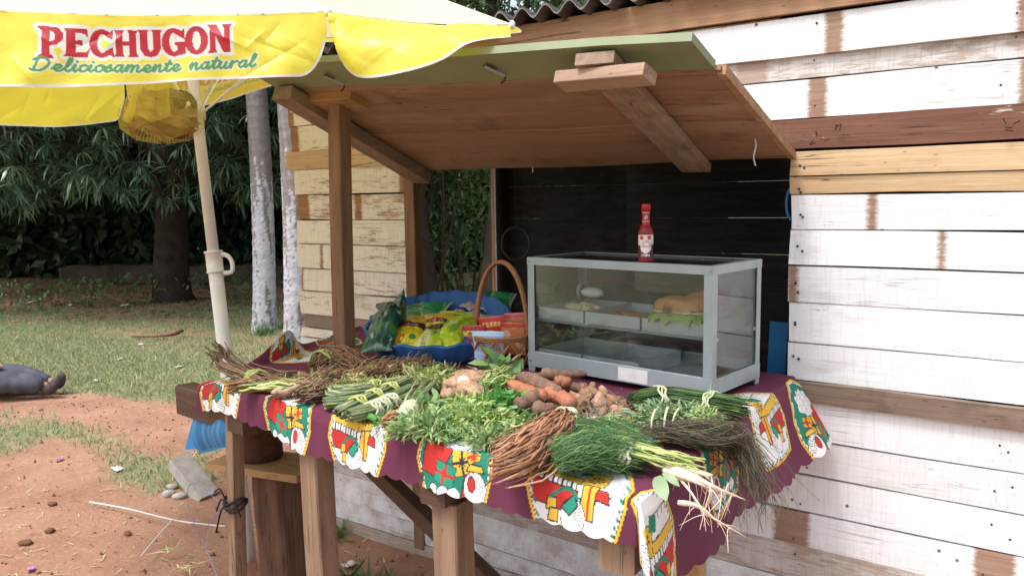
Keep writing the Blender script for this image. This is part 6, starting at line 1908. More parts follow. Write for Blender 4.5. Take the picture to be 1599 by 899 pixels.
# big herbs in the middle
herb('herb_bunch', 'leafy green bunch with broad leaves in front of the wicker basket', 'herb', (-1.271,-0.575,0.912), (.075, .05, .065), 90, 'herb_mid', (.03, .06), .55, 'oval', 16, 'stem_lime')
bundle('herb_stalks', 'pale curling stalks between ginger and cassava', 'stalk bundle', [(-1.238,-0.707,0.914), (-1.202,-0.685,0.925), (-1.205,-0.599,0.925)], 40, .024, .0026, 'stem_lime', (), curl=.018, endj=.3)
herb('herb_bunch', 'fine brownish seedling bunch in front of the cassava', 'herb', (-1.195,-0.673,0.912), (.05, .04, .03), 120, 'herb_yellow', (.01, .02), .3, 'lance', 40, 'root_hair')
herb('herb_bunch', 'grey-green bunch of narrow leaves at the front edge of the table', 'herb', (-1.117,-1.073,0.912), (.105, .062, .040), 620, 'herb_mid', (.022, .045), .18, 'lance', 20, dirv=(.85, .5))
herb('herb_bunch', 'broad light green herb heap in the middle of the table', 'herb', (-1.060,-0.993,0.912), (.125, .085, .055), 1300, 'herb_light', (.012, .028), .38, 'oval', 70, dirv=(.85, .5))
herb('herb_bunch', 'light green herb sprigs rising behind the big heap', 'herb', (-1.125,-0.876,0.912), (.10, .055, .040), 380, 'herb_light', (.02, .038), .32, 'lance', 40, dirv=(.85, .5))
herb('mint_bunch', 'bright green mint bunch right of the herb heap', 'mint', (-1.032,-0.862,0.912), (.065, .045, .050), 280, 'mint_green', (.022, .038), .62, 'oval', 16)
herb('herb_bunch', 'bright pointed sprig standing above the herb heap', 'herb', (-1.050,-0.920,0.940), (.03, .03, .055), 40, 'mint_green', (.03, .05), .28, 'lance', 4)
herb('herb_bunch', 'small-leaved green bunch hanging at the front of the herb heap', 'herb', (-0.963,-1.060,0.912), (.085, .045, .035), 420, 'herb_mid', (.012, .024), .36, 'oval', 30, dirv=(.85, .5))
bundle('pale_reed', 'single pale yellow stem lying across the herbs', 'stem', [(-0.902,-1.069,0.955), (-0.892,-1.035,0.955)], 3, .003, .0028, 'stem_lime', (), floor=False)
# cassava and carrots
def long_root(name, label, cat, a, b, r_, mat, group, cut=None, bend=.01, taper=(.75, 1, .95, .6), seed=0):
    rg = np.random.default_rng(seed)
    a, b = np.array(a, float), np.array(b, float)
    mid = (a + b)/2 + rg.normal(0, bend, 3)*[1, 1, .3]
    n_ = 16
    C_ = catmull([a, mid, b], n_)
    rr_ = r_*np.interp(np.linspace(0, 1, n_), [0, .2, .7, 1], taper)*(1 + .09*np.sin(np.linspace(0, 11, n_) + seed) + rg.normal(0, .06, n_))
    rr_[0] *= .9; rr_[-1] *= .7
    mb = MB(); mb.tube(C_, rr_, 14)
    Vt = mb.v[0]; Vt[:] = Vt + rg.normal(0, r_*.06, Vt.shape)
    o = mb.put(name, mat, None, True)
    tag(o, label, cat, group)
    if cut is not None:
        e, f_ = (C_[0], C_[1]) if cut == 0 else (C_[-1], C_[-2])
        d_ = unit(e - f_); R_c = rr_[0 if cut == 0 else -1]*.93
        put('cut_end', *(lambda m2: (np.concatenate(m2.v), m2.f))(MB().tube([e - d_*.001, e + d_*.0015], R_c, 14)), 'root_cut', o)
    return o
GC = 'cassava roots in the heap'; GK = 'orange roots in the heap'
long_root('cassava_root', 'brown cassava root lying under the heap at the left', 'cassava', (-1.038,-0.867,0.942), (-0.976,-0.810,0.947), 0.0180, 'cassava_skin', GC, seed=1)
long_root('cassava_root', 'cassava root with a white cut end facing front', 'cassava', (-0.990,-0.903,0.957), (-0.978,-0.797,0.967), 0.0185, 'cassava_skin', GC, cut=1, taper=(.8, 1, 1, .95), seed=2)
long_root('cassava_root', 'short cassava root lying low in front of the heap', 'cassava', (-1.007,-0.841,0.940), (-0.929,-0.831,0.942), 0.0180, 'cassava_skin', GC, seed=3)
long_root('cassava_root', 'thick cassava root slanting across the top of the heap', 'cassava', (-1.100,-0.719,0.977), (-0.921,-0.809,0.977), 0.0190, 'cassava_skin', GC, seed=4)
long_root('cassava_root', 'cassava root pointing right at the back of the heap', 'cassava', (-1.084,-0.632,0.972), (-0.978,-0.565,0.967), 0.0165, 'cassava_skin', GC, taper=(.9, 1, .8, .35), seed=5)
long_root('cassava_root', 'cassava root half buried at the right of the heap', 'cassava', (-1.046,-0.641,0.942), (-0.953,-0.598,0.937), 0.0180, 'cassava_skin', GC, seed=6)
long_root('cassava_root', 'dark cassava stub at the front of the heap', 'cassava', (-0.971,-0.797,0.938), (-0.909,-0.812,0.937), 0.0160, 'cassava_skin', GC, seed=7)
long_root('cassava_root', 'cassava root lying at the back left of the heap', 'cassava', (-1.192,-0.618,0.942), (-1.117,-0.563,0.947), 0.0170, 'cassava_skin', GC, seed=8)
long_root('orange_root', 'long orange-brown root crossing the left of the cassava heap', 'carrot', (-1.110,-0.754,0.967), (-0.955,-0.828,0.967), 0.0165, 'carrot_skin', GK, taper=(.6, 1, 1, .9), seed=9)
long_root('orange_root', 'bright orange root in the middle of the cassava heap', 'carrot', (-1.072,-0.724,0.967), (-0.975,-0.742,0.962), 0.0170, 'carrot_skin', GK, seed=10)
long_root('orange_root', 'orange-brown root with a blunt end pointing to the knobbly roots', 'carrot', (-0.984,-0.800,0.967), (-0.870,-0.840,0.957), 0.0190, 'carrot_skin', GK, taper=(.7, 1, 1, .85), seed=11)
long_root('orange_root', 'orange root stub at the right under the slanting cassava', 'carrot', (-1.024,-0.663,0.960), (-0.983,-0.659,0.957), 0.0170, 'carrot_skin', GK, seed=12)
for k, p in enumerate(((-0.979,-0.850,0.920), (-0.970,-0.825,0.920), (-1.005,-0.839,0.920))):
    V, F = lump(spot(p, ZP + .012), (.018, .014, .013), 5, .5, 14, 10, seed=300 + k)
    tag(put('ginger_root', V, F, 'ginger_skin', None, True), ('middle', 'right', 'left')[k] + ' small ginger piece in front of the cassava heap', 'ginger', 'small ginger pieces by the cassava')
# knobbly roots with hair
for k in range(34):
    a = rng.uniform(0, 1); b = rng.uniform(0, 1)
    p = (1-a)*np.array((-0.903,-0.786,0.920)) + a*np.array((-0.782,-0.748,0.920))
    bk_ = np.array((-0.917,-0.629,0.920)) - np.array((-0.844,-0.772,0.920))
    p = p + bk_*b*(1.1 - .5*abs(a - .4))
    s_ = rng.uniform(.014, .021)
    lev = .014 + .040*(1 - abs(2*a - .8)**1.5)*b*rng.uniform(.4, 1)
    V, F = lump((p[0], p[1], ZP + lev), (s_*1.1, s_*.85, s_*.85), 6, .5, 14, 10, tuple(rng.uniform(0, 3, 3)), seed=400 + k, sharp=8)
    V[:, 2] = np.maximum(V[:, 2], ZP + .001)
    tag(put('knobbly_root', V, F, 'knob_skin' if k % 4 else 'ginger_skin', None, True), 'knobbly brown root in the hairy heap before the case', 'root', 'knobbly roots in the hairy heap')
n_ = 150
p0 = np.array((-0.856,-0.766,0.930)) + rng.normal(0, 1, (n_, 3))*[.055, .05, .012]
dd_ = unit(rng.normal(size=(n_, 3)) + [.0, 0, .5])
u = np.linspace(0, 1, 8)[None, :, None]
P = p0[:, None] + dd_[:, None]*u*rng.uniform(.03, .08, n_)[:, None, None] + np.array([0, 0, -1.0])*(u**2)*rng.uniform(.02, .06, n_)[:, None, None] + .004*np.cumsum(rng.normal(0, 1, (n_, 8, 3)), 1)*.5
P[..., 2] = np.maximum(P[..., 2], ZP + .001)
V, F = strands(P, np.full((n_, 8), .0007), 3)
tag(put('root_hairs', V, F, 'root_hair'), 'fine pale root hairs over the knobbly heap', 'root hair', kind='stuff')
# thin brown root bundle, tied at the top
for k, (c_, sz_, mt_, lb_) in enumerate((((-1.616,-0.863,0.912), (.06, .035, .022), 'herb_yellow', 'flat wilted greens between the root bundles and the lemongrass'), ((-1.529,-0.777,0.912), (.07, .035, .024), 'herb_yellow', 'wilted greens behind the folded lemongrass'), ((-1.782,-0.959,0.912), (.05, .03, .02), 'herb_yellow', 'wilted green scraps over the left roots'), ((-0.926,-0.814,0.912), (.05, .03, .02), 'herb_mid', 'few green leaves between cassava and the thin roots'), ((-0.760,-0.839,0.912), (.06, .03, .025), 'herb_light', 'light green sprigs behind the feathery bunches'),
    ((-1.547,-0.841,0.912), (.06, .03, .02), 'herb_yellow', 'dry yellowish greens under the folded lemongrass'), ((-1.512,-0.654,0.912), (.06, .03, .028), 'herb_yellow', 'yellowish greens before the blue basket'), ((-0.969,-0.902,0.912), (.05, .03, .025), 'herb_mid', 'green sprigs between mint and the thin roots'), ((-1.228,-0.773,0.912), (.06, .03, .028), 'herb_yellow', 'pale sprigs in front of the ginger heap'), ((-0.695,-0.801,0.912), (.07, .03, .03), 'herb_silver', 'grey-green sprigs under the silvery bunch'), ((-1.796,-0.874,0.912), (.05, .03, .02), 'herb_yellow', 'wilted leaves beside the reddish tuber'))):
    herb('herb_scraps', lb_, 'herb', c_, sz_, 130, mt_, (.014, .032), .26, 'lance', 26, 'stem_lime' if k in (3, 4, 7, 9) else 'root_red', dirv=(.8, .4))
bundle('thin_root_bundle', 'fanned bundle of thin reddish-brown roots hanging over the front edge', 'root bundle', [(-0.846,-0.914,0.955), (-0.818,-1.014,0.955), (-0.800,-1.113,0.940), (-0.799,-1.189,0.925), (-0.822,-1.207,0.900)], 230, .060, .0030, 'root_brown', (.03,), cross=.75, prof=[(0, .30), (.12, .55), (.5, 1.0), (1, 1.25)], curl=.011, endj=.30, flat=.35, tiemat='pale_ribbon', tie_w=.010, sides=5)
bundle('pale_reed', 'thin yellow stem tied beside the brown root bundle', 'stem', [(-0.823,-0.981,0.972), (-0.791,-0.954,0.958)], 4, .003, .002, 'stem_lime', (), floor=False)
# feathery green bunch with long pale roots
bundle('fennel_bunch', 'feathery dark green bunch lying at the front right of the table', 'herb', [(-0.742,-1.161,0.918), (-0.702,-1.121,0.930), (-0.651,-1.080,0.935), (-0.593,-1.056,0.930)], 2000, .054, .00065, 'fennel_green', (.80,), prof=[(0, 1.1), (.45, 1.0), (.8, .55), (1, .5)], curl=.013, endj=.5, flat=.45, sides=3, tiemat='pale_ribbon')
bundle('fennel_bunch', 'brighter feathery bunch behind the dark feathery one', 'herb', [(-0.790,-0.965,0.920), (-0.728,-0.985,0.930), (-0.647,-1.019,0.935), (-0.585,-1.025,0.930)], 1300, .038, .00065, 'fennel_green', (.62,), prof=[(0, 1.3), (.5, 1.0), (.8, .5), (1, .5)], curl=.013, endj=.5, flat=.5, sides=3)
bundle('stem_bundle', 'lime green stems running right from the feathery bunches', 'stem bundle', [(-0.671,-1.054,0.945), (-0.596,-1.064,0.945), (-0.530,-1.061,0.938), (-0.473,-1.051,0.930)], 34, .022, .0024, 'stem_lime', (.12,), curl=.006, endj=.35, flat=.5, tiemat='tie_leaf', tie_w=.018)
bundle('stem_bundle', 'lime green stems under the silvery herbs', 'stem bundle', [(-0.741,-0.827,0.918), (-0.705,-0.798,0.925), (-0.642,-0.778,0.925), (-0.591,-0.770,0.920)], 26, .018, .0024, 'stem_lime', (), curl=.008, endj=.3, flat=.5)
WR = 'long pale roots of the feathery bunch'
def pale_root(label, pts, r_):
    C_ = catmull(pts, 26)
    rr_ = r_*np.interp(np.linspace(0, 1, 26), [0, .1, .45, .8, 1], [.8, 1, .62, .25, .09])
    mb = MB(); mb.tube(C_ + rng.normal(0, r_*.05, C_.shape), rr_, 9)
    for j in range(5):
        i = rng.integers(6, 22); d_ = unit(rng.normal(size=3)*[1, 1, .3] + [0.3, -.3, -.35])
        p = C_[i]
        q = [p, p + d_*.025 + rng.normal(0, .004, 3), p + d_*.05 + [0, 0, -.02]]
        mb.tube(catmull(q, 7), np.linspace(.0013, .0004, 7), 4, False)
    tag(mb.put('pale_root', 'white_root', None, True), label, 'root', WR)
pale_root('long pale root at the back of the white roots', [(-0.560,-1.026,0.935), (-0.505,-1.052,0.932), (-0.460,-1.043,0.925), (-0.535, -1.0, .92), (-0.505, -0.985, .905)], 0.00629)
pale_root('longest straight pale root reaching over the table end', [(-0.541,-1.068,0.938), (-0.475,-1.091,0.935), (-0.429,-1.100,0.925), (-0.386,-1.066,0.900)], 0.00740)
pale_root('thick pale root in the middle of the white roots', [(-0.540,-1.081,0.932), (-0.482,-1.095,0.930), (-0.431,-1.092,0.918), (-0.397,-1.050,0.895)], 0.00629)
pale_root('pale root curving down over the cloth corner', [(-0.533,-1.087,0.925), (-0.474,-1.091,0.925), (-0.453,-1.070,0.900), (-0.463,-1.069,0.860)], 0.00407)
pale_root('lowest long pale root hanging past the table corner', [(-0.475,-1.176,0.915), (-0.443,-1.162,0.910), (-0.413,-1.147,0.885), (-0.375,-1.100,0.845)], 0.00533)
pale_root('thin forked pale root hanging in front of the cloth', [(-0.508,-1.084,0.925), (-0.473,-1.111,0.910), (-0.447,-1.115,0.880), (-0.448,-1.084,0.850)], 0.00296)
V, F = leaves(np.array([(-0.532,-1.132,0.937), (-0.527,-1.115,0.940)]), np.array([(.35, -.5, -.15), (.6, -.3, -.1)]), np.tile([-.1, -.5, .8], (2, 1)), np.array([.055, .04]), np.array([.028, .016]), 'oval', 5)
tag(put('loose_leaf', V, F, 'herb_silver'), 'pale rounded leaves lying on the white root tops', 'leaf')
# rush bundle, silvery herb, dark twigs on the right
bundle('rush_bundle', 'thick bundle of dark green rushes lying before the display case', 'rush bundle', [(-0.796,-0.669,0.915), (-0.731,-0.595,0.920), (-0.630,-0.593,0.920), (-0.519,-0.599,0.918)], 330, .036, .0019, 'rush_green', (.30, .72), curl=.0035, endj=.12, flat=.62, tiemat='pale_ribbon', tie_w=.009)
herb('herb_bunch', 'silvery green herb bunch lying on the rushes', 'herb', (-0.640,-0.790,0.942), (.105, .055, .032), 620, 'herb_silver', (.016, .03), .22, 'lance', 50, 'stem_lime', dirv=(.9, .35))
herb('herb_bunch', 'bright green sprig at the right of the silvery herbs', 'herb', (-0.567,-0.773,0.950), (.035, .03, .022), 110, 'herb_light', (.016, .028), .22, 'lance', 8)
mb = MB()
for x0_, x1_ in (((-0.648,-0.884,0.985), (-0.655,-0.823,0.990)), ((-0.621,-0.877,0.990), (-0.634,-0.807,0.995)), ((-0.611,-0.851,0.985), (-0.614,-0.778,0.985)), ((-0.587,-0.795,0.975), (-0.578,-0.752,0.975))):
    a, b = np.array(x0_), np.array(x1_)
    mb.tube(catmull([a - [0, 0, .045], a - [0, 0, .02], (a + b)/2 - [0, 0, .006], b - [0, 0, .03], b + (b - a)*.6 - [0, 0, .05]], 14), .0026, 5)
tag(mb.put('ribbon_leaf', 'pale_ribbon', None, True), 'looped pale ribbon leaves tying the silvery herbs', 'tie')
tag(MB().tube(catmull([(-0.565,-0.813,0.950), (-0.548,-0.835,0.990), (-0.584,-0.668,1.020)], 12), np.linspace(.0018, .0008, 12), 5).put('grass_stalk', 'stem_lime', None, True), 'single green grass stem standing against the case post', 'stem')
bundle('dark_twig_bundle', 'dark wiry twig bunch drooping over the right end of the table', 'twig bundle', [(-0.689,-0.887,0.918), (-0.614,-0.868,0.925), (-0.529,-0.860,0.928), (-0.505, -0.80, .905), (-0.465, -0.79, .83), (-0.44, -0.80, .75)], 330, .040, .00085, 'twig_grey', (), cross=.9, prof=[(0, .6), (.3, .9), (.6, 1.0), (.8, 1.5), (1, 2.3)], curl=.021, endj=.42, flat=.5, sides=3)

n_ = 420
uu, vv = rng.random(n_), rng.random(n_)
pb = FL*((1-uu)*(1-vv))[:, None] + FR*(uu*(1-vv))[:, None] + BR*(uu*vv)[:, None] + BL*((1-uu)*vv)[:, None]
kk = (pb[:, 1] < -0.46)
pb = pb[kk]; n_ = len(pb); a = rng.uniform(0, 2*PI, n_)
V, F = leaves(np.stack([pb[:, 0], pb[:, 1], np.full(n_, ZP + .002)], 1), np.stack([np.cos(a), np.sin(a), rng.uniform(0, .25, n_)], 1), np.tile([0, 0, 1.0], (n_, 1)), rng.uniform(.006, .022, n_), rng.uniform(.002, .006, n_), 'lance', 2, .4)
tag(put('leaf_crumbs', V, F, 'herb_yellow', base=(-1.3, -.8, ZP)), 'scattered crumbs of leaf and root on the cloth', 'crumbs', kind='stuff')

# ------------------------------------------------------------------ things under and around the table
SB = np.array([-2.155, -0.66])
stump = MB()
na = 26
na, nz_ = 64, 40
A_, Zs = np.meshgrid(np.linspace(0, 2*PI, na, endpoint=False), np.linspace(-.07, .518, nz_), indexing='ij')
r_ = np.interp(Zs, [-.07, .05, .15, .3, .42, .518], [.112, .106, .102, .10, .10, .104])
r_ = r_*(1 + .08*np.sin(3*A_ + Zs*3) + .05*np.sin(7*A_ + Zs*6) + .055*noise2(A_*5, Zs*16, 81) + .03*noise2(A_*16, Zs*40, 82))
V = np.stack([SB[0] + r_*np.cos(A_), SB[1] + r_*np.sin(A_), Zs], -1).reshape(-1, 3)
F = [(i*nz_+k, ((i+1) % na)*nz_+k, ((i+1) % na)*nz_+k+1, i*nz_+k+1) for i in range(na) for k in range(nz_-1)] + [tuple(i*nz_ + nz_ - 1 for i in range(na))]
tag(put('log_stump', V, F, 'stump_wood', None, True), 'thick upright log under the left end of the table', 'log')
tag(MB().bar((-2.37, -0.745, 0.533), (-1.99, -0.665, 0.533), .20, .026).put('shelf_board', 'shelf_wood'), 'flat yellowish board resting on the upright log', 'board')
mp = [(.001, 0), (.078, .001), (.082, .006), (.080, .045), (.074, .052), (.073, .075), (.076, .082), (.072, .09), (.064, .15), (.062, .20), (.066, .24), (.060, .245), (.052, .235), (.03, .12), (.001, .10)]
mb = MB(); mb.lathe(mp, 32, (-2.235, -0.70, .547)); tag(mb.put('wooden_mortar', 'mortar_wood', None, True), 'dark turned wooden mortar standing on the board under the table', 'mortar')
# blue striped pad hanging under the beam end
pad = thing('blue_seat_pad', (-2.2, -0.94, 0.6), 'blue striped folded pad hanging under the left beam end', 'pad')
nu, nv = 60, 40
U, T_ = np.meshgrid(np.linspace(0, 1, nu), np.linspace(0, 1, nv), indexing='ij')
A0, A1, B0, B1 = np.array((-2.267,-0.930,0.749)), np.array((-2.022,-0.950,0.810)), np.array((-2.248,-0.930,0.624)), np.array((-2.032,-0.950,0.696))
P = (A0*(1-U)[..., None] + A1*U[..., None])*(1-T_)[..., None] + (B0*(1-U)[..., None] + B1*U[..., None])*T_[..., None]
P[..., 1] += .012*np.sin(U*6) - .02*np.sin(PI*T_)
bcol = np.where((np.sin(U*34) > .3)[..., None], np.array([.10, .22, .36]), np.array([.035, .17, .36]))
bcol = np.where(((np.abs(T_ - .97) < .04) | (U < .03))[..., None], np.array([.03, .28, .55]), bcol)
Vf = P.reshape(-1, 3); Vb = Vf + [0.01, .03, 0]
G = grid_faces(nu, nv)
bd = [i*nv for i in range(nu)] + [(nu-1)*nv + j for j in range(1, nv)] + [i*nv + nv - 1 for i in range(nu-2, -1, -1)] + [j for j in range(nv-2, 0, -1)]
Fs = np.array([(bd[i], bd[(i+1) % len(bd)], bd[(i+1) % len(bd)] + nu*nv, bd[i] + nu*nv) for i in range(len(bd))])
put('striped_cover', np.vstack([Vf, Vb]), np.vstack([G, G[:, ::-1] + nu*nv, Fs]), 'striped_pad', pad, True, col=np.vstack([bcol.reshape(-1, 3)]*2))
V = [(-2.312,-0.900,0.739), (-2.291,-0.900,0.625), (-2.381,-0.900,0.606), (-2.19, -0.885, .76), (-2.19, -0.885, .62), (-2.26, -0.885, .62)]
V = np.array(V); V[3:] = V[:3] + [0, .012, 0]
put('folded_corner', V, [(0, 1, 2), (5, 4, 3), (0, 3, 4, 1), (1, 4, 5, 2), (2, 5, 3, 0)], 'blue_plastic', pad)
tag(MB().tube(catmull([(-2.079,-0.950,0.892), (-2.120,-0.970,0.891), (-2.158,-0.975,0.873), (-2.146,-0.980,0.855)], 16), .006, 8).put('red_strap', 'red_plastic', None, True), 'red strap looped round the end of the front beam', 'strap')
# black wire knot round the thin front leg
mb = MB()
for k in range(3):
    mb.tube(catmull([np.array([-2.048, -0.947, .49 + .012*k]) + np.array([.034*math.cos(a), .036*math.sin(a), .01*math.sin(2*a + k)]) for a in np.linspace(0, 2*PI, 10)], 28), .0035, 6)
for d_ in ((-.05, -.01, .04), (-.06, .0, -.03), (-.04, -.02, -.09), (.05, .01, -.03)):
    d_ = np.array(d_); p = np.array([-2.05, -0.975, .50])
    mb.tube(catmull([p, p + d_*.5 + [0, 0, .03], p + d_], 12), .003, 5)
tag(mb.put('black_wire', 'black_wire', None, True), 'knotted black wire round the thin front table leg', 'wire')
mb = MB(); p = np.array([-2.065, -0.975, .49])
mb.tube(catmull([p, p + [-.08, 0, -.06], p + [-.12, 0, -.14], p + [-.05, -.02, -.20], p + [.0, -.03, -.26], p + [.02, -.03, -.36]], 40), .0014, 4)
mb.tube(catmull([p + [-.01, 0, .01], p + [-.16, .0, .05], p + [-.2, .0, -.02], p + [-.14, .0, -.15]], 30), .0012, 4)
tag(mb.put('loose_thread', 'blue_thread', None, True), 'loose thin bluish thread dangling from the black wire', 'thread')
# slab, forked white stick, clods, litter
def world_slab(label, a, b, w, h, mat, name):
    return tag(MB().bar(a, b, w, h, (0, 0, 1), .004).put(name, mat), label, 'slab')
world_slab('pale concrete slab leaning on the ground left of the table', np.array((-3.590,-0.168,0.140)), np.array((-3.368,-0.154,0.000)) + [0, 0, -.03], .12, .06, 'concrete', 'concrete_slab')
mb = MB(); P = [(-3.703,-0.575,0.025), (-3.455,-0.524,0.025), (-3.153,-0.487,0.025), (-2.972,-0.447,0.030), (-2.844,-0.432,0.045)]
mb.tube(catmull(P, 24), .0036, 8); mb.tube(catmull([(-3.142,-0.494,0.030), (-3.045,-0.633,0.025), (-2.937,-0.770,0.022)], 12), .003, 8)
tag(mb.put('white_rod', 'pale_cord', None, True), 'thin white forked rod lying on the red earth', 'rod')
for p, s_, lb in (((-2.469,-0.573,0.000), .075, 'large red earth clod at the foot of the umbrella pole'), ((-3.869,-0.669,0.000), .018, 'small dark clod on the bare earth at the left'), ((-3.534,-0.942,0.000), .022, 'dark clod near the lower left corner'), ((-3.567,-0.826,0.000), .02, 'dark clod right of the lower left corner'), ((-3.279,-0.634,0.000), .016, 'little clod below the white rod'), ((-3.532,-0.273,0.000), .03, 'grey rubble piece in front of the concrete slab'), ((-3.465,-0.252,0.000), .028, 'grey rubble piece under the concrete slab'), ((-3.596,-0.210,0.000), .025, 'small grey rubble beside the concrete slab')):
    V, F = lump((p[0], p[1], float(ground_z(p[0], p[1])) + s_*.35), (s_*1.2, s_, s_*.7), 6, .3, 12, 9)
    tag(put('earth_clod' if s_ not in (.03, .028, .025) else 'rubble_stone', V, F, 'earth_clod' if s_ not in (.03, .028, .025) else 'concrete'), lb, 'clod' if s_ not in (.03, .028, .025) else 'stone', 'clods and rubble on the earth')
def scrap(p, s_, mat, label):
    p = np.array(p); n_ = 7
    U, T_ = np.meshgrid(np.linspace(-1, 1, n_), np.linspace(-.7, .7, n_), indexing='ij')
    a = rng.uniform(0, PI)
    Z_ = s_*.5*np.abs(noise2(U*2.2, T_*2.2, int(rng.integers(900)))) + float(ground_z(p[0], p[1])) + .012
    X_ = p[0] + s_*(U*math.cos(a) - T_*math.sin(a)); Y_ = p[1] + s_*(U*math.sin(a) + T_*math.cos(a))
    top = np.stack([X_, Y_, Z_], -1).reshape(-1, 3); G = grid_faces(n_, n_)
    tag(put('litter_scrap', np.vstack([top, top - [0, 0, .003]]), np.vstack([G, G[:, ::-1] + n_*n_]), mat), label, 'litter', 'litter scattered about the yard')
m_plain('pink_plastic', (0.55, 0.22, 0.48), 0.5)
m_plain('orange_paper', (0.60, 0.24, 0.10), 0.7)
for p, s_, mt, lb in (((-10.800,3.681,0.000), 0.066, 'paper', 'crumpled white scrap in front of the mango trunk'), ((-12.597,3.239,0.000), 0.060, 'paper', 'white scrap at the far left edge of the shade'), ((-11.542,3.300,0.000), 0.054, 'paper', 'grey-white scrap left of the mango trunk'), ((-9.736,3.586,0.000), 0.048, 'paper', 'pale scrap right of the mango trunk'), ((-12.079,3.926,0.000), 0.054, 'blue_plastic', 'blue plastic scrap in the shade'), ((-10.943,5.717,0.000), 0.060, 'blue_plastic', 'pale blue scrap in the shade left of the palm'), ((-10.662,2.152,0.000), 0.042, 'orange_paper', 'orange wrapper on the grass at the left'), ((-6.266,1.583,0.000), 0.033, 'paper', 'white scrap on the grass beside the umbrella pole'), ((-7.075,1.482,0.000), 0.030, 'paper', 'small white scrap in the middle of the grass'), ((-7.662,2.051,0.000), 0.030, 'paper', 'pale scrap on the grass right of centre'), ((-6.429,0.917,0.000), 0.024, 'paper', 'white scrap near the resting person'), ((-4.490,-0.324,-0.000), .018, 'pink_plastic', 'pink scrap on the bare earth'), ((-3.260,-1.047,0.000), .018, 'pink_plastic', 'pink scrap in the lower left corner'), ((-4.049,-0.240,0.000), .03, 'paper', 'thin white scrap at the edge of the grass tongue'), ((-2.278,-0.244,0.000), .03, 'paper', 'white scrap on the dark earth under the table')):
    scrap(p, s_, mt, lb)
mb = MB(); mb.tube(catmull([(-8.144,2.229,0.020), (-7.860,2.320,0.030), (-7.686,2.424,0.050), (-7.756,2.603,0.060)], 12), [.008, .009, .01, .01, .011, .012, .014, .016, .02, .024, .024, .018], 8)
tag(mb.put('fallen_branch', 'earth_clod', None, True), 'short brown branch lying on the grass', 'branch')
V, F = leaves(np.tile(np.array((-2.913,-0.658,0.010)), (16, 1)) + rng.normal(0, .01, (16, 3)), rng.normal(size=(16, 3))*[1, 1, .3] + [0, 0, .2], rng.normal(size=(16, 3)) + [0, 0, 1], rng.uniform(.03, .08, 16), .006, 'blade', 3)
tag(put('dropped_grass', V, F, 'straw'), 'dropped yellow-green grass wisp below the white rod', 'grass')
V, F = leaves(np.tile(np.array((-2.709,-0.713,0.010)), (12, 1)) + rng.normal(0, .02, (12, 3))*[1, 1, 0], rng.normal(size=(12, 3))*[1, 1, .2] + [0, 0, .15], rng.normal(size=(12, 3)) + [0, 0, 1], rng.uniform(.03, .07, 12), .006, 'blade', 3)
tag(put('dropped_grass', V, F, 'straw'), 'dropped grass wisp near the bottom edge left of the table', 'grass')

# ------------------------------------------------------------------ the person resting on the grass
PO = np.array((-6.441,0.250,0.000))
lf = -np.array([rt.x, rt.y, 0]); lf /= np.linalg.norm(lf)       # towards the left of the picture
bk2 = np.array([fw.x, fw.y, 0]); bk2 /= np.linalg.norm(bk2)      # away from the photographer
def pp_(l, b, z): return PO + lf*l + bk2*b + np.array([0, 0, z])
person = thing('person', tuple(pp_(.38, .08, 0)), 'person in grey trousers and blue shirt sitting on the grass', 'person')
def skin_mesh(name, verts, edges, radii, mat, root=0, sub=2):
    me = bpy.data.meshes.new(name)
    org = np.array(wloc(person))
    me.from_pydata([tuple(np.array(v_) - org) for v_ in verts], edges, [])
    o = bpy.data.objects.new(name, me); COL.objects.link(o); o.parent = person
    md = o.modifiers.new('skin', 'SKIN'); md.use_smooth_shade = True
    for i, r_ in enumerate(radii):
        sv = me.skin_vertices[0].data[i]; sv.radius = r_ if isinstance(r_, tuple) else (r_, r_); sv.use_root = i == root
    sb = o.modifiers.new('sub', 'SUBSURF'); sb.levels = sb.render_levels = sub
    if mat in ('denim', 'blue_shirt'):        # cloth folds
        tx = bpy.data.textures.new(name + '_folds', 'CLOUDS'); tx.noise_scale = 0.09
        dm = o.modifiers.new('folds', 'DISPLACE'); dm.texture = tx; dm.strength = 0.035; dm.mid_level = 0.5
    me.materials.append(MATS[mat])
    return o
# body in one surface: pelvis, spine, neck, head, arms, legs
bv = [pp_(.38, .08, .13), pp_(.42, .09, .30), pp_(.44, .10, .48), pp_(.45, .10, .60), pp_(.45, .09, .68), pp_(.44, .07, .79),
      pp_(.38, -.06, .56), pp_(.17, -.10, .42), pp_(.035, -.10, .272),                   # near arm, hand on thigh
      pp_(.48, .28, .55), pp_(.58, .34, .32), pp_(.62, .30, .05),                        # far arm propping
      pp_(.34, -.02, .13), pp_(-.06, -.10, .15), pp_(-.295, .0, .085), pp_(-.34, -.03, .07),   # near leg bent
      pp_(.34, .16, .13), pp_(-.04, .10, .14), pp_(-.28, .12, .08), pp_(-.33, .10, .08)]
be = [(0, 1), (1, 2), (2, 3), (3, 4), (4, 5), (3, 6), (6, 7), (7, 8), (3, 9), (9, 10), (10, 11), (0, 12), (12, 13), (13, 14), (14, 15), (0, 16), (16, 17), (17, 18), (18, 19)]
br = [.105, .10, .12, .10, .045, .085, .048, .038, .024, .048, .036, .026, .085, .06, .038, .03, .085, .06, .038, .03]
body = skin_mesh('body', bv, be, br, 'skin')
tr_v = [pp_(.42, .07, .15), pp_(.34, -.02, .145), pp_(.14, -.06, .155), pp_(-.06, -.10, .15), pp_(-.13, -.07, .125), pp_(-.21, -.04, .115), pp_(-.29, -.005, .095), pp_(.34, .16, .145), pp_(.14, .13, .15), pp_(-.04, .10, .145), pp_(-.15, .11, .115), pp_(-.27, .12, .09)]
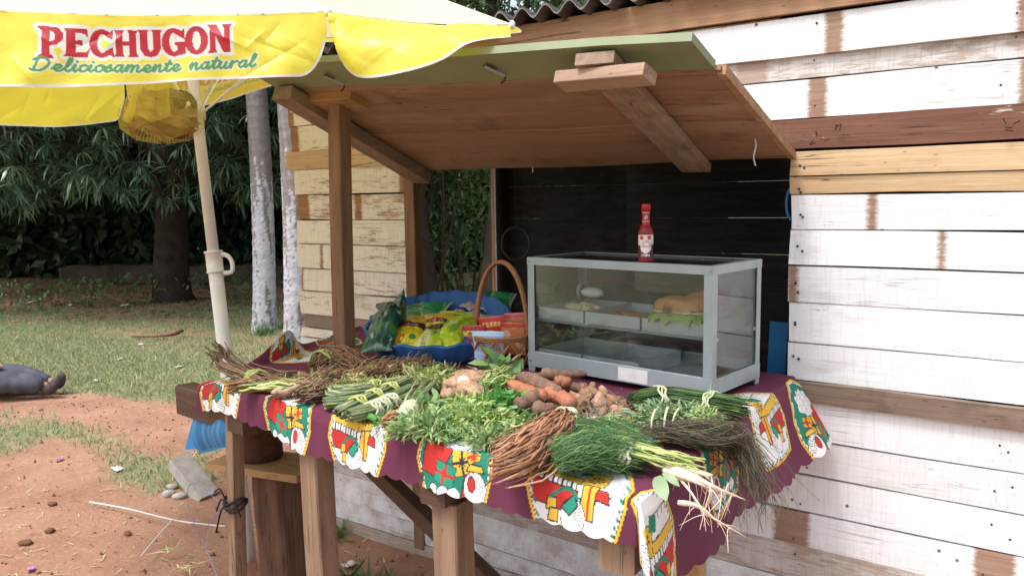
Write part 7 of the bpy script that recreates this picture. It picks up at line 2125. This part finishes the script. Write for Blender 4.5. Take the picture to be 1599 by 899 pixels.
tr_e = [(0, 1), (1, 2), (2, 3), (3, 4), (4, 5), (5, 6), (0, 7), (7, 8), (8, 9), (9, 10), (10, 11)]
skin_mesh('trousers', tr_v, tr_e, [.135, .118, .115, .10, .078, .086, .066, .112, .105, .09, .074, .066], 'denim')
sh_v = [pp_(.40, .08, .19), pp_(.42, .09, .30), pp_(.44, .10, .48), pp_(.45, .10, .595), pp_(.38, -.06, .56), pp_(.18, -.098, .43), pp_(.11, -.10, .36), pp_(.48, .28, .55), pp_(.54, .32, .42)]
skin_mesh('shirt', sh_v, [(0, 1), (1, 2), (2, 3), (3, 4), (4, 5), (5, 6), (3, 7), (7, 8)], [.128, .122, .138, .105, .066, .058, .054, .066, .058], 'blue_shirt')
skin_mesh('hair', [pp_(.455, .075, .835), pp_(.49, .08, .825), pp_(.505, .08, .775)], [(0, 1), (1, 2)], [.078, .074, .062], 'hair', 1)
hc_ = pp_(.44, .07, .79)
skin_mesh('nose', [hc_ - lf*.075 + [0, 0, .015], hc_ - lf*.098 - [0, 0, .012]], [(0, 1)], [.008, .013], 'skin', 0, 1)
for sg in (-1, 1):
    V, F = lump(hc_ - lf*.078 + bk2*sg*.030 + [0, 0, .012], (.011, .013, .007), 0, 0, 8, 6); put('eye', V, F, 'hair', person, True)
    V, F = lump(hc_ + bk2*sg*.084 + lf*.005, (.022, .012, .028), 0, 0, 8, 6); put('ear', V, F, 'skin', person, True)
V, F = lump(hc_ - lf*.072 - [0, 0, .042], (.012, .026, .006), 0, 0, 10, 6, (0, 0, math.atan2(lf[1], lf[0]))); put('mouth', V, F, 'earth_clod', person, True)
for f0, f1, f2 in ((pp_(-.26, -.005, .085), pp_(-.345, -.01, .055), pp_(-.40, -.06, .13)), (pp_(-.26, .12, .085), pp_(-.335, .11, .065), pp_(-.38, .08, .17))):
    skin_mesh('shoe', [f0, f1, f2], [(0, 1), (1, 2)], [.058, (.046, .05), (.022, .036)], 'shoe')
hb = pp_(.035, -.10, .272)
for k in range(5):
    o_ = (k - 2)*.017
    b0 = hb + bk2*o_; ln2 = (.05, .072, .08, .074, .058)[k]
    dv2 = -lf + bk2*(.5 if k == 0 else 0) * -1
    skin_mesh('finger', [b0, b0 + unit(dv2)*ln2*.55 + [0, 0, .004], b0 + unit(dv2)*ln2 + [0, 0, -.012]], [(0, 1), (1, 2)], [.0095, .009, .0075], 'skin', 0, 1)
